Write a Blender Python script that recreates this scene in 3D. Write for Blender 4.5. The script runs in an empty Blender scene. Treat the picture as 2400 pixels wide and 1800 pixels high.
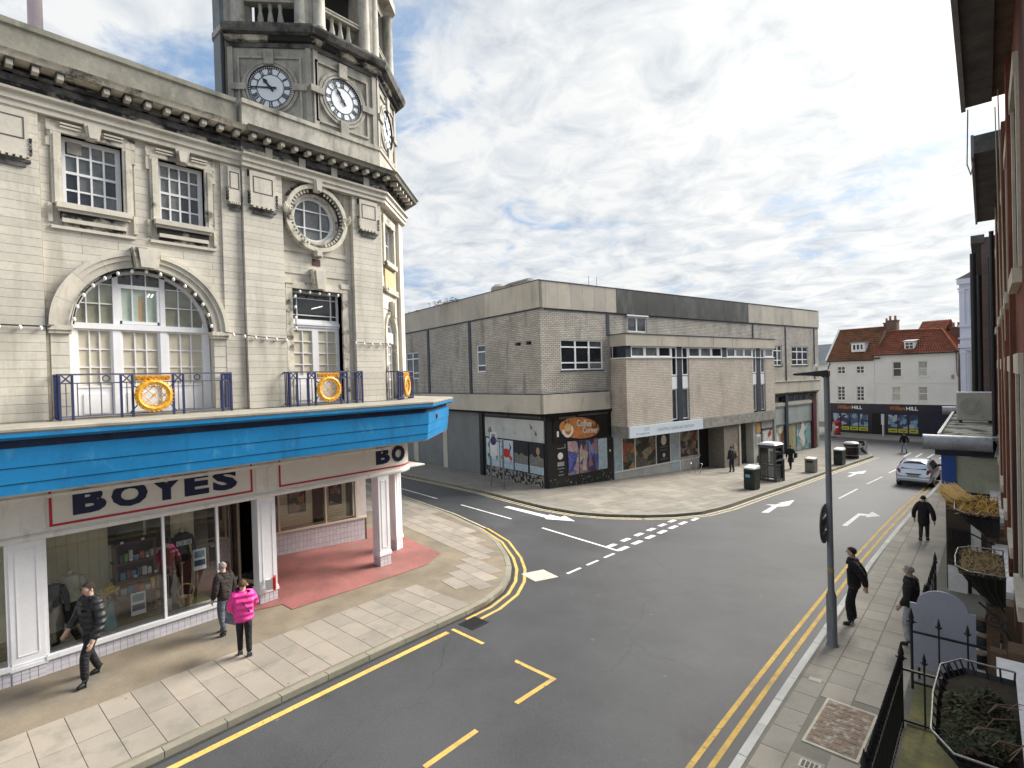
import bpy, bmesh, math, random
from mathutils import Vector, Matrix
random.seed(11)
SC = bpy.context.scene
COL = SC.collection
PI = math.pi
R_ = math.radians

# ------------------------------------------------------------------ camera
YAW, PITCH, ROLL = R_(41.5), R_(-0.64), R_(1.64)
cd = bpy.data.cameras.new('camera')
cd.sensor_width = 36.0
cd.lens = 18.81
cd.clip_start = 0.05
cd.clip_end = 3000
cam = bpy.data.objects.new('camera', cd)
COL.objects.link(cam)
_f0 = Vector((-math.sin(YAW), math.cos(YAW), 0))
_r0 = Vector((math.cos(YAW), math.sin(YAW), 0))
_u0 = Vector((0, 0, 1))
_f = _f0*math.cos(PITCH) + _u0*math.sin(PITCH)
_u1 = _u0*math.cos(PITCH) - _f0*math.sin(PITCH)
_r = _r0*math.cos(ROLL) - _u1*math.sin(ROLL)
_u = _u1*math.cos(ROLL) + _r0*math.sin(ROLL)
cm = Matrix((( _r.x, _u.x, -_f.x, 0), (_r.y, _u.y, -_f.y, 0), (_r.z, _u.z, -_f.z, 5.7), (0, 0, 0, 1)))
cam.matrix_world = cm
SC.camera = cam

# ------------------------------------------------------------------ world and sun
SUN_AZ = R_(19.0)      # degrees clockwise from +Y (towards +X)
SUN_EL = R_(37.0)
sun_dir = Vector((math.sin(SUN_AZ)*math.cos(SUN_EL), math.cos(SUN_AZ)*math.cos(SUN_EL), math.sin(SUN_EL)))
world = bpy.data.worlds.new('World')
SC.world = world
world.use_nodes = True
wn = world.node_tree.nodes
wl = world.node_tree.links
wn.clear()
def N(tree, typ, **kw):
    n = tree.nodes.new(typ)
    for k, v in kw.items():
        if k.startswith('i_'):
            n.inputs[k[2:].replace('_', ' ')].default_value = v
        else:
            setattr(n, k, v)
    return n
def mathn(tree, op, a, b=None, clamp=False):
    n = tree.nodes.new('ShaderNodeMath'); n.operation = op; n.use_clamp = clamp
    for i, v in enumerate((a, b)):
        if v is None: continue
        if isinstance(v, (int, float)): n.inputs[i].default_value = v
        else: tree.links.new(v, n.inputs[i])
    return n.outputs[0]
def ramp(tree, fac, stops, interp='LINEAR'):
    n = tree.nodes.new('ShaderNodeValToRGB'); n.color_ramp.interpolation = interp
    el = n.color_ramp.elements
    while len(el) > 1: el.remove(el[0])
    el[0].position, el[0].color = stops[0][0], (*stops[0][1], 1)
    for p, c in stops[1:]:
        e = el.new(p); e.color = (*c, 1)
    tree.links.new(fac, n.inputs[0])
    return n.outputs[0]
def mixc(tree, fac, a, b, blend='MIX'):
    n = tree.nodes.new('ShaderNodeMix'); n.data_type = 'RGBA'; n.blend_type = blend
    for sock, v in ((n.inputs['Factor'], fac), (n.inputs['A'], a), (n.inputs['B'], b)):
        if isinstance(v, (int, float)): sock.default_value = v
        elif isinstance(v, tuple): sock.default_value = (*v, 1) if len(v) == 3 else v
        else: tree.links.new(v, sock)
    return n.outputs['Result']
def g3(v): return (v, v, v)
WT = world.node_tree
sky = N(WT, 'ShaderNodeTexSky', sky_type='NISHITA')
sky.sun_disc = False
sky.sun_elevation = SUN_EL
sky.sun_rotation = SUN_AZ
sky.air_density = 1.0
sky.dust_density = 0.6
sky_s = mixc(WT, 1.0, sky.outputs[0], (0.10, 0.10, 0.10), 'MULTIPLY')
tc = N(WT, 'ShaderNodeTexCoord')
sep = N(WT, 'ShaderNodeSeparateXYZ'); wl.new(tc.outputs['Generated'], sep.inputs[0])
zz = mathn(WT, 'ADD', mathn(WT, 'MAXIMUM', sep.outputs[2], 0.0), 0.14)
px = mathn(WT, 'DIVIDE', sep.outputs[0], zz); py = mathn(WT, 'DIVIDE', sep.outputs[1], zz)
cmb = N(WT, 'ShaderNodeCombineXYZ'); wl.new(px, cmb.inputs[0]); wl.new(py, cmb.inputs[1]); cmb.inputs[2].default_value = 3.7
n1 = N(WT, 'ShaderNodeTexNoise', i_Scale=1.15, i_Detail=9.0, i_Roughness=0.56, i_Distortion=0.35); wl.new(cmb.outputs[0], n1.inputs['Vector'])
n2 = N(WT, 'ShaderNodeTexNoise', i_Scale=4.6, i_Detail=7.0, i_Roughness=0.62, i_Distortion=0.6); wl.new(cmb.outputs[0], n2.inputs['Vector'])
n3 = N(WT, 'ShaderNodeTexNoise', i_Scale=0.5, i_Detail=3.0, i_Roughness=0.5); wl.new(cmb.outputs[0], n3.inputs['Vector'])
cl = mathn(WT, 'ADD', mathn(WT, 'MULTIPLY', n1.outputs[0], 0.55), mathn(WT, 'MULTIPLY', n2.outputs[0], 0.30))
cl = mathn(WT, 'ADD', cl, mathn(WT, 'MULTIPLY', n3.outputs[0], 0.25))
vd = N(WT, 'ShaderNodeVectorMath', operation='DOT_PRODUCT'); wl.new(tc.outputs['Generated'], vd.inputs[0]); vd.inputs[1].default_value = sun_dir
glow_ = mathn(WT, 'MAXIMUM', vd.outputs['Value'], 0.0)
mask = ramp(WT, mathn(WT, 'ADD', cl, mathn(WT, 'MULTIPLY', mathn(WT, 'POWER', glow_, 2.0), 0.16)), [(0.475, g3(0.0)), (0.60, g3(1.0))], 'EASE')
vd = N(WT, 'ShaderNodeVectorMath', operation='DOT_PRODUCT'); wl.new(tc.outputs['Generated'], vd.inputs[0]); vd.inputs[1].default_value = sun_dir
dt = mathn(WT, 'MAXIMUM', vd.outputs['Value'], 0.0)
glow = mathn(WT, 'POWER', dt, 6.0)
glow2 = mathn(WT, 'POWER', dt, 13.0)
n4 = N(WT, 'ShaderNodeTexNoise', i_Scale=5.0, i_Detail=8.0, i_Roughness=0.6, i_Distortion=0.5)
mp = N(WT, 'ShaderNodeMapping'); mp.inputs['Location'].default_value = (5.2, 1.3, 0); wl.new(cmb.outputs[0], mp.inputs[0]); wl.new(mp.outputs[0], n4.inputs['Vector'])
ccol = ramp(WT, n4.outputs[0], [(0.32, (0.57, 0.62, 0.69)), (0.44, (0.72, 0.765, 0.81)), (0.60, (0.91, 0.92, 0.925))])
base = mixc(WT, mask, mixc(WT, 0.6, sky_s, (0.36, 0.57, 0.90)), ccol)
gcol = mixc(WT, 1.0, (0.26, 0.235, 0.18), glow, 'MULTIPLY')
lit = mixc(WT, 1.0, base, gcol, 'ADD')
gcol2 = mixc(WT, 1.0, (0.85, 0.80, 0.66), glow2, 'MULTIPLY')
lit = mixc(WT, 1.0, lit, gcol2, 'ADD')
bg = N(WT, 'ShaderNodeBackground'); wl.new(lit, bg.inputs[0]); bg.inputs[1].default_value = 0.165
wo = N(WT, 'ShaderNodeOutputWorld'); wl.new(bg.outputs[0], wo.inputs[0])

sl = bpy.data.lights.new('sun', 'SUN')
sl.energy = 1.5
sl.angle = R_(34)
sl.color = (1.0, 0.95, 0.87)
sun = bpy.data.objects.new('sun', sl); COL.objects.link(sun)
sun.rotation_euler = (-sun_dir).to_track_quat('-Z', 'Y').to_euler()
sun.location = (0, 30, 60)

SC.view_settings.view_transform = 'Standard'
SC.view_settings.look = 'None'
SC.view_settings.gamma = 1.0
SC.view_settings.use_curve_mapping = False
SC.view_settings.exposure = 2.62

# ------------------------------------------------------------------ helpers
def ident(x, y, z): return (x, y, z)
class Face:
    """a vertical plane: a runs right as seen from outside, d runs outwards"""
    def __init__(s, o, ang=0.0):
        s.o = o; s.c = math.cos(ang); s.s = math.sin(ang)
    def P(s, a, z, d=0.0):
        return (s.o[0] + s.c*a + s.s*d, s.o[1] + s.s*a - s.c*d, z)
class MB:
    def __init__(s): s.v = []; s.f = []
    def hexa(s, p):
        b = len(s.v); s.v += p
        s.f += [(b, b+1, b+2, b+3), (b+4, b+7, b+6, b+5), (b, b+4, b+5, b+1), (b+1, b+5, b+6, b+2), (b+2, b+6, b+7, b+3), (b+3, b+7, b+4, b)]
        return s
    def box(s, x0, x1, y0, y1, z0, z1, m=ident):
        return s.hexa([m(x0, y0, z0), m(x1, y0, z0), m(x1, y1, z0), m(x0, y1, z0), m(x0, y0, z1), m(x1, y0, z1), m(x1, y1, z1), m(x0, y1, z1)])
    def fbox(s, F, a0, a1, z0, z1, d0, d1):
        return s.box(a0, a1, d0, d1, z0, z1, lambda a, d, z: F.P(a, z, d))
    def fprism(s, F, poly, d0, d1):
        b = len(s.v); n = len(poly)
        s.v += [F.P(a, z, d0) for a, z in poly] + [F.P(a, z, d1) for a, z in poly]
        s.f.append(tuple(range(b, b+n))); s.f.append(tuple(range(b+2*n-1, b+n-1, -1)))
        for i in range(n):
            j = (i+1) % n
            s.f.append((b+i, b+n+i, b+n+j, b+j))
        return s
    def prism(s, poly, z0, z1):
        b = len(s.v); n = len(poly)
        s.v += [(x, y, z0) for x, y in poly] + [(x, y, z1) for x, y in poly]
        s.f.append(tuple(range(b+n-1, b-1, -1))); s.f.append(tuple(range(b+n, b+2*n)))
        for i in range(n):
            j = (i+1) % n
            s.f.append((b+i, b+j, b+n+j, b+n+i))
        return s
    def fring(s, F, ac, zc, r0, r1, t0, t1, n, d0, d1, ez=1.0):
        full = abs(t1-t0) > 2*PI-1e-4
        b = len(s.v); m = n if full else n+1
        for i in range(m):
            t = t0+(t1-t0)*i/n; c, q = math.cos(t), math.sin(t)*ez
            s.v += [F.P(ac+r0*c, zc+r0*q, d0), F.P(ac+r1*c, zc+r1*q, d0), F.P(ac+r1*c, zc+r1*q, d1), F.P(ac+r0*c, zc+r0*q, d1)]
        for i in range(n):
            j = (i+1) % m
            p, q = b+4*i, b+4*j
            for k in range(4):
                l = (k+1) % 4
                s.f.append((p+k, q+k, q+l, p+l))
        if not full:
            s.f.append((b, b+1, b+2, b+3)); e = b+4*(m-1); s.f.append((e+3, e+2, e+1, e))
        return s
    def fdisc(s, F, ac, zc, r, n, d0, d1, ez=1.0):
        return s.fprism(F, [(ac+r*math.cos(2*PI*i/n), zc+r*ez*math.sin(2*PI*i/n)) for i in range(n)], d0, d1)
    def tube(s, pts, r, n=8, caps=True, closed=False):
        pts = [Vector(p) for p in pts]; m = len(pts); b = len(s.v)
        rs = r if isinstance(r, (list, tuple)) else [r]*m
        prev = None
        for i, p in enumerate(pts):
            if closed: t = pts[(i+1) % m]-pts[i-1]
            else: t = pts[min(i+1, m-1)]-pts[max(i-1, 0)]
            t.normalize()
            ref = Vector((0, 0, 1)) if abs(t.z) < 0.9 else Vector((1, 0, 0))
            if prev is None: x = t.cross(ref).normalized()
            else:
                x = (prev - t*prev.dot(t))
                x = x.normalized() if x.length > 1e-6 else t.cross(ref).normalized()
            prev = x; y = t.cross(x)
            for k in range(n):
                a = 2*PI*k/n
                q = p + (x*math.cos(a)+y*math.sin(a))*rs[i]; s.v.append(tuple(q))
        for i in range(m if closed else m-1):
            i2 = (i+1) % m
            for k in range(n):
                l = (k+1) % n
                s.f.append((b+i*n+k, b+i*n+l, b+i2*n+l, b+i2*n+k))
        if caps and not closed:
            s.f.append(tuple(range(b+n-1, b-1, -1))); e = b+(m-1)*n; s.f.append(tuple(range(e, e+n)))
        return s
    def lathe(s, prof, c=(0, 0, 0), n=12):
        b = len(s.v); m = len(prof)
        for r, z in prof:
            for k in range(n):
                a = 2*PI*k/n; s.v.append((c[0]+r*math.cos(a), c[1]+r*math.sin(a), c[2]+z))
        for i in range(m-1):
            for k in range(n):
                l = (k+1) % n; s.f.append((b+i*n+k, b+i*n+l, b+(i+1)*n+l, b+(i+1)*n+k))
        s.f.append(tuple(range(b+n-1, b-1, -1))); e = b+(m-1)*n; s.f.append(tuple(range(e, e+n)))
        return s
    def sweep(s, prof, path):
        """profile of (d,z) pushed along a plan polyline with mitred corners"""
        b = len(s.v); n = len(prof); m = len(path)
        nrm = []
        for i in range(m-1):
            dx, dy = path[i+1][0]-path[i][0], path[i+1][1]-path[i][1]; l = math.hypot(dx, dy)
            nrm.append((dy/l, -dx/l))
        for i in range(m):
            a = nrm[max(i-1, 0)]; c = nrm[min(i, m-2)]
            k = 1+a[0]*c[0]+a[1]*c[1]
            o = ((a[0]+c[0])/k, (a[1]+c[1])/k)
            for d, z in prof: s.v.append((path[i][0]+o[0]*d, path[i][1]+o[1]*d, z))
        for i in range(m-1):
            for k in range(n):
                l = (k+1) % n; s.f.append((b+i*n+k, b+(i+1)*n+k, b+(i+1)*n+l, b+i*n+l))
        s.f.append(tuple(range(b, b+n))); e = b+(m-1)*n; s.f.append(tuple(range(e+n-1, e-1, -1)))
        return s
    def mesh(s, name, smooth=False, bevel=0.0):
        me = bpy.data.meshes.new(name); me.from_pydata(s.v, [], s.f)
        bm = bmesh.new(); bm.from_mesh(me)
        bmesh.ops.recalc_face_normals(bm, faces=bm.faces)
        if bevel: bmesh.ops.bevel(bm, geom=bm.edges[:], offset=bevel, segments=1, affect='EDGES', profile=0.5)
        if smooth:
            for f in bm.faces: f.smooth = True
            for e in bm.edges:
                if len(e.link_faces) == 2 and e.calc_face_angle(0) > 0.7: e.smooth = False
        bm.to_mesh(me); bm.free()
        return me
    def build(s, name, mat, parent=None, smooth=False, bevel=0.0):
        return link(name, s.mesh(name, smooth, bevel), mat, parent)
def link(name, me, mat, parent=None):
    o = bpy.data.objects.new(name, me); COL.objects.link(o)
    if mat is not None and not me.materials: me.materials.append(mat)
    if parent is not None: o.parent = parent
    return o
def tag(o, label=None, cat=None, group=None, kind=None):
    if label: o['label'] = label
    if cat: o['category'] = cat
    if group: o['group'] = group
    if kind: o['kind'] = kind
    return o
def thing(name, label, cat, loc=(0, 0, 0), rz=0.0, group=None):
    o = bpy.data.objects.new(name, None); COL.objects.link(o); o.empty_display_size = 0.2
    o.location = loc; o.rotation_euler = (0, 0, rz)
    return tag(o, label, cat, group)
def struct(name, mb, mat, smooth=False):
    return tag(mb.build(name, mat, None, smooth), kind='structure')
def copy_tree(o, parent=None):
    c = o.copy(); COL.objects.link(c); c.parent = parent
    for ch in o.children: copy_tree(ch, c)
    return c
_shared = {}
def piece(name, key, mk, mat, parent, loc=(0, 0, 0), rot=(0, 0, 0), sc=(1, 1, 1)):
    """small repeated part sharing mesh data"""
    if key not in _shared:
        _shared[key] = mk(); _shared[key].materials.append(mat)
    o = bpy.data.objects.new(name, _shared[key]); COL.objects.link(o)
    o.parent = parent; o.location = loc; o.rotation_euler = rot; o.scale = sc
    return o
def unit_box(): return MB().box(-.5, .5, -.5, .5, -.5, .5).mesh('piece')

# ------------------------------------------------------------------ materials
MATS = {}
def M(name, col, rough=0.8, var=0.12, scale=1.2, bump=0.0, bscale=60.0, metal=0.0, spec=0.4, rnd=0.0, stain=None, coat=0.0, dscale=14.0, spots=None, stain2=None):
    """procedural paint/stone/metal: large and small scale colour drift, per-object drift, optional stains, fine relief"""
    if name in MATS: return MATS[name]
    m = bpy.data.materials.new(name); m.use_nodes = True; t = m.node_tree; t.nodes.clear()
    out = N(t, 'ShaderNodeOutputMaterial'); b = N(t, 'ShaderNodeBsdfPrincipled')
    t.links.new(b.outputs[0], out.inputs[0])
    b.inputs['Roughness'].default_value = rough; b.inputs['Metallic'].default_value = metal
    b.inputs['Specular IOR Level'].default_value = spec
    if coat: b.inputs['Coat Weight'].default_value = coat; b.inputs['Coat Roughness'].default_value = 0.04
    geo = N(t, 'ShaderNodeNewGeometry'); pos = geo.outputs['Position']
    c = col
    if var > 0:
        a = N(t, 'ShaderNodeTexNoise', i_Scale=scale, i_Detail=5.0, i_Roughness=0.6); t.links.new(pos, a.inputs['Vector'])
        f = ramp(t, a.outputs[0], [(0.3, g3(1-var)), (0.7, g3(1+var))])
        c = mixc(t, 1.0, c, f, 'MULTIPLY')
        a2 = N(t, 'ShaderNodeTexNoise', i_Scale=dscale, i_Detail=4.0, i_Roughness=0.65); t.links.new(pos, a2.inputs['Vector'])
        f2 = ramp(t, a2.outputs[0], [(0.3, g3(1-var*0.6)), (0.7, g3(1+var*0.6))])
        c = mixc(t, 1.0, c, f2, 'MULTIPLY')
    if rnd > 0:
        oi = N(t, 'ShaderNodeObjectInfo')
        f = ramp(t, oi.outputs['Random'], [(0.0, (1-rnd, 1-rnd, 1-rnd*0.9)), (0.5, (1, 1, 1)), (1.0, (1+rnd, 1+rnd*0.95, 1+rnd*0.8))])
        c = mixc(t, 1.0, c, f, 'MULTIPLY')
    for stain in [q for q in (stain, stain2) if q]:
        scol, ss, lo, hi, stretch = stain
        mpn = N(t, 'ShaderNodeMapping'); mpn.inputs['Scale'].default_value = (1, 1, stretch); t.links.new(pos, mpn.inputs[0])
        a = N(t, 'ShaderNodeTexNoise', i_Scale=ss, i_Detail=7.0, i_Roughness=0.62); t.links.new(mpn.outputs[0], a.inputs['Vector'])
        f = ramp(t, a.outputs[0], [(lo, g3(0)), (hi, g3(1))])
        c = mixc(t, f, c, scol)
    if spots:
        vo = N(t, 'ShaderNodeTexVoronoi', i_Scale=spots[0]); t.links.new(pos, vo.inputs['Vector'])
        c = mixc(t, ramp(t, vo.outputs['Distance'], [(spots[1], g3(.8)), (spots[1]*1.5, g3(0))]), c, spots[2])
    if isinstance(c, tuple): b.inputs['Base Color'].default_value = (*c, 1)
    else: t.links.new(c, b.inputs['Base Color'])
    if bump > 0:
        a = N(t, 'ShaderNodeTexNoise', i_Scale=bscale, i_Detail=4.0, i_Roughness=0.6); t.links.new(pos, a.inputs['Vector'])
        bn = N(t, 'ShaderNodeBump', i_Strength=bump, i_Distance=0.01); t.links.new(a.outputs[0], bn.inputs['Height']); t.links.new(bn.outputs[0], b.inputs['Normal'])
    MATS[name] = m
    return m
def glassmat(name, tint=(0.93, 0.96, 0.95), ior=1.5, rough=0.0):
    m = bpy.data.materials.new(name); m.use_nodes = True; t = m.node_tree; t.nodes.clear()
    out = N(t, 'ShaderNodeOutputMaterial'); tr = N(t, 'ShaderNodeBsdfTransparent'); gl = N(t, 'ShaderNodeBsdfGlossy'); fr = N(t, 'ShaderNodeFresnel', i_IOR=ior)
    tr.inputs[0].default_value = (*tint, 1); gl.inputs['Roughness'].default_value = rough; gl.inputs[0].default_value = (0.9, 0.9, 0.9, 1)
    mx = N(t, 'ShaderNodeMixShader'); t.links.new(mathn(t, 'MULTIPLY', fr.outputs[0], 1.25, True), mx.inputs[0]); t.links.new(tr.outputs[0], mx.inputs[1]); t.links.new(gl.outputs[0], mx.inputs[2]); t.links.new(mx.outputs[0], out.inputs[0])
    MATS[name] = m
    return m
def emit(name, col, st):
    m = bpy.data.materials.new(name); m.use_nodes = True; b = m.node_tree.nodes['Principled BSDF']
    b.inputs['Base Color'].default_value = (*col, 1); b.inputs['Emission Color'].default_value = (*col, 1); b.inputs['Emission Strength'].default_value = st
    MATS[name] = m
    return m
STONE = M('stone_cream', (0.555, 0.52, 0.45), 0.75, 0.12, 0.8, 0.2, 30, stain=((0.38, 0.35, 0.29), 2.4, 0.50, 0.74, 0.16), stain2=((0.12, 0.115, 0.10), 1.3, 0.63, 0.75, 0.35), rnd=0.08)
STONE_TRIM = M('stone_trim', (0.57, 0.53, 0.445), 0.75, 0.16, 1.5, 0.25, 30, stain=((0.07, 0.066, 0.06), 2.2, 0.54, 0.64, 1.2), stain2=((0.33, 0.31, 0.26), 5, .5, .7, .3))
SOOT = M('stone_soot', (0.55, 0.51, 0.42), 0.85, 0.15, 2.0, 0.3, 30, stain=((0.022, 0.021, 0.021), 1.7, 0.36, 0.50, 1.3))
GREYSTONE = M('stone_grey', (0.205, 0.20, 0.17), 0.85, 0.20, 1.2, 0.3, 25, stain=((0.08, 0.08, 0.072), 1.1, 0.52, 0.72, 0.5), stain2=((.30, .29, .24), 2.4, .58, .72, .4))
TOWER = M('stone_tower', (0.385, 0.365, 0.32), 0.85, 0.18, 1.2, 0.35, 25, stain=((0.085, 0.082, 0.078), 1.6, 0.54, 0.72, 0.3), stain2=((.24, .23, .20), 4, .48, .66, .5), rnd=0.10)
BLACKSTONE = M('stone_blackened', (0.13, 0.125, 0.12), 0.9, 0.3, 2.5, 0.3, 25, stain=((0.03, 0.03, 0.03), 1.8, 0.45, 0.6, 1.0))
JOINT = M('joint_dark', (0.10, 0.09, 0.075), 0.95, 0.2, 4)
WHITE = M('white_paint', (0.78, 0.78, 0.80), 0.45, 0.05, 2, 0.08, 40, stain=((0.58, 0.57, 0.54), 3, 0.60, 0.78, 0.2))
WHITE2 = M('white_paint_worn', (0.70, 0.69, 0.66), 0.55, 0.08, 2, 0.08, 40, stain=((0.40, 0.38, 0.33), 3, 0.55, 0.75, 0.25))
UPVC = M('white_upvc', (0.82, 0.83, 0.84), 0.35, 0.02, 3)
PANE = M('pane_dark', (0.018, 0.022, 0.026), 0.06, 0.3, 1.5, spec=0.6, rnd=0.5)
PANE2 = M('pane_grey', (0.12, 0.13, 0.13), 0.08, 0.35, 1.2, spec=0.6, rnd=0.4)
BLIND = M('pane_blind', (0.56, 0.515, 0.41), 0.4, 0.08, 1.5, coat=0.6, rnd=0.08)
BLIND2 = M('pane_curtain', (0.42, 0.42, 0.36), 0.35, 0.2, 2.0, coat=0.8, rnd=0.15)
GLASS = glassmat('shop_glass', (.98, .99, .985))
BLUE = M('blue_paint', (0.010, 0.175, 0.40), 0.42, 0.12, 0.9, 0.15, 30, stain=((0.012, 0.11, 0.26), 2.5, 0.54, 0.80, 0.15), stain2=((0.06, 0.26, 0.46), 5, 0.58, 0.78, 0.5))
BLUETOP = M('canopy_lead', (0.27, 0.25, 0.21), 0.85, 0.2, 2, 0.3, 30)
TILE = M('tile_lilac', (0.60, 0.58, 0.62), 0.3, 0.05, 3, rnd=0.06)
NAVY = M('navy_letter', (0.012, 0.018, 0.055), 0.4, 0.1)
REDLINE = M('red_line', (0.42, 0.02, 0.04), 0.45, 0.1)
SIGNW = M('sign_white', (0.68, 0.65, 0.60), 0.45, 0.05, 1.5)
RAILBLUE = M('rail_blue', (0.028, 0.036, 0.11), 0.45, 0.2, 4)
RAILGREY = M('rail_grey', (0.09, 0.10, 0.15), 0.5, 0.15, 4)
GOLD = M('gold_wreath', (0.66, 0.33, 0.02), 0.45, 0.15, 6, 0.5, 40, spec=0.5)
BLACK = M('black_paint', (0.012, 0.012, 0.013), 0.45, 0.2, 3)
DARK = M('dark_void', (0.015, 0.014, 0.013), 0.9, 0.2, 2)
BULB = M('bulb_white', (0.85, 0.85, 0.82), 0.25, 0.0)
CABLE = M('cable_black', (0.02, 0.02, 0.02), 0.6, 0.0)
ASPHALT = M('asphalt', (0.052, 0.054, 0.059), 0.50, 0.34, 0.35, 0.7, 70, dscale=24, spec=0.55, stain=((0.078, 0.079, 0.083), 0.16, 0.46, 0.72, 1), stain2=((0.035, 0.036, 0.038), 0.45, 0.60, 0.72, 1), spots=(1.1, 0.035, (0.12, 0.12, 0.12)))
_t = ASPHALT.node_tree; _b = [n for n in _t.nodes if n.type == 'BSDF_PRINCIPLED'][0]; _src = _b.inputs['Base Color'].links[0].from_socket
_g = [n for n in _t.nodes if n.type == 'NEW_GEOMETRY'][0]
_dn = N(_t, 'ShaderNodeTexNoise', i_Scale=1.3, i_Detail=5.0); _t.links.new(_g.outputs['Position'], _dn.inputs['Vector'])
_dv = mixc(_t, 0.35, _g.outputs['Position'], _dn.outputs['Color'], 'LINEAR_LIGHT')
_vo = N(_t, 'ShaderNodeTexVoronoi', feature='DISTANCE_TO_EDGE', i_Scale=0.26); _t.links.new(_dv, _vo.inputs['Vector'])
_ms = N(_t, 'ShaderNodeTexNoise', i_Scale=0.22, i_Detail=2.0); _t.links.new(_g.outputs['Position'], _ms.inputs['Vector'])
_cr = mathn(_t, 'MULTIPLY', ramp(_t, _vo.outputs['Distance'], [(0.0, g3(1)), (0.004, g3(0))]), ramp(_t, _ms.outputs[0], [(0.48, g3(0)), (0.56, g3(1))]))
_t.links.new(mixc(_t, mathn(_t, 'MULTIPLY', _cr, .8), _src, (0.018, 0.018, 0.018)), _b.inputs['Base Color'])
CONC_BR = M('concrete_brown', (0.20, 0.165, 0.12), 0.9, 0.24, 1.0, 0.5, 90, dscale=38, stain=((0.12, 0.118, 0.11), 0.8, 0.5, 0.75, 1))
SLAB = M('slab', (0.275, 0.243, 0.205), 0.88, 0.10, 1.0, 0.3, 90, rnd=0.15, dscale=30, stain=((0.19, 0.18, 0.15), 1.6, 0.52, 0.72, 1), spots=(2.6, 0.05, (0.12, 0.115, 0.10)))
SLABR = M('slab_right', (0.33, 0.305, 0.265), 0.88, 0.10, 1.0, 0.3, 90, rnd=0.10, dscale=30, stain=((0.25, 0.24, 0.20), 1.6, 0.52, 0.72, 1), spots=(2.6, 0.05, (0.15, 0.145, 0.13)))
SLABC = M('slab_corner', (0.23, 0.208, 0.176), 0.88, 0.10, 0.6, 0.3, 90, rnd=0.14, dscale=30, stain=((0.16, 0.155, 0.13), 0.5, 0.48, 0.66, 1), stain2=((0.36, 0.31, 0.22), .9, .64, .74, 1))
PAVE = M('pavement_base', (0.20, 0.19, 0.165), 0.92, 0.15, 1.0, 0.3, 90)
KERB = M('kerb', (0.235, 0.22, 0.175), 0.88, 0.12, 1.5, 0.3, 80, rnd=0.10)
KERBW = M('kerb_pale', (0.52, 0.52, 0.50), 0.85, 0.12, 1.5, 0.3, 80, rnd=0.10)
YEL = M('yellow_line', (0.60, 0.39, 0.10), 0.8, 0.16, 3, 0.2, 120, stain=((0.12, 0.11, 0.09), 16, 0.60, 0.66, 1), stain2=((0.36, 0.27, 0.13), 2.5, 0.5, 0.7, 1))
YELP = M('yellow_line_pale', (0.55, 0.47, 0.30), 0.8, 0.12, 3, 0.2, 120, stain=((0.14, 0.13, 0.11), 14, 0.54, 0.62, 1))
WLINE = M('white_line', (0.66, 0.67, 0.66), 0.8, 0.10, 3, 0.2, 120, stain=((0.13, 0.13, 0.13), 16, 0.60, 0.66, 1), stain2=((0.45, 0.45, 0.45), 2, .5, .7, 1))
REDFLOOR = M('red_floor', (0.29, 0.115, 0.105), 0.6, 0.22, 0.9, 0.15, 90, stain=((0.17, 0.095, 0.08), 0.7, 0.45, 0.7, 1))
STEEL = M('steel_grey', (0.26, 0.28, 0.30), 0.5, 0.12, 3, metal=0.3)
IRON = M('iron_black', (0.02, 0.02, 0.022), 0.5, 0.2, 4)

# ------------------------------------------------------------------ ground
def sp(t, s):
    u = t/s
    return t if u > 30 else s*math.log1p(math.exp(u))
def gz(y): return -0.042*(sp(y-8.5, 1.5) - sp(y-45, 3.0))
PH = 0.10   # kerb upstand
def sheet(poly, off, step=1.0, skirt=None):
    """plan polygon laid on the street's long slope"""
    bm = bmesh.new()
    vs = [bm.verts.new((x, y, 0)) for x, y in poly]
    bm.faces.new(vs)
    ys = [p[1] for p in poly]; y = math.floor(min(ys))+step
    while y < max(ys):
        if 2 < y < 54: bmesh.ops.bisect_plane(bm, geom=bm.verts[:]+bm.edges[:]+bm.faces[:], plane_co=(0, y, 0), plane_no=(0, 1, 0), dist=1e-5)
        y += step
    bmesh.ops.triangulate(bm, faces=bm.faces[:])
    for v in bm.verts: v.co.z = gz(v.co.y)+off
    bmesh.ops.recalc_face_normals(bm, faces=bm.faces)
    if sum(f.normal.z for f in bm.faces) < 0: bmesh.ops.reverse_faces(bm, faces=bm.faces)
    if skirt:
        r = bmesh.ops.extrude_edge_only(bm, edges=[e for e in bm.edges if e.is_boundary])
        for g in r['geom']:
            if isinstance(g, bmesh.types.BMVert): g.co.z -= skirt
    me = bpy.data.meshes.new('sheet'); bm.to_mesh(me); bm.free()
    return me
def gstruct(name, poly, off, mat, skirt=None):
    return tag(link(name, sheet(poly, off, 1.0, skirt), mat), kind='structure')
gstruct('ground', [(-900, -500), (900, -500), (900, 1400), (-900, 1400)], -0.03, PAVE)
gstruct('road', [(-90, -30), (12, -30), (12, 110), (-90, 110)], 0.0, ASPHALT)

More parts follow.
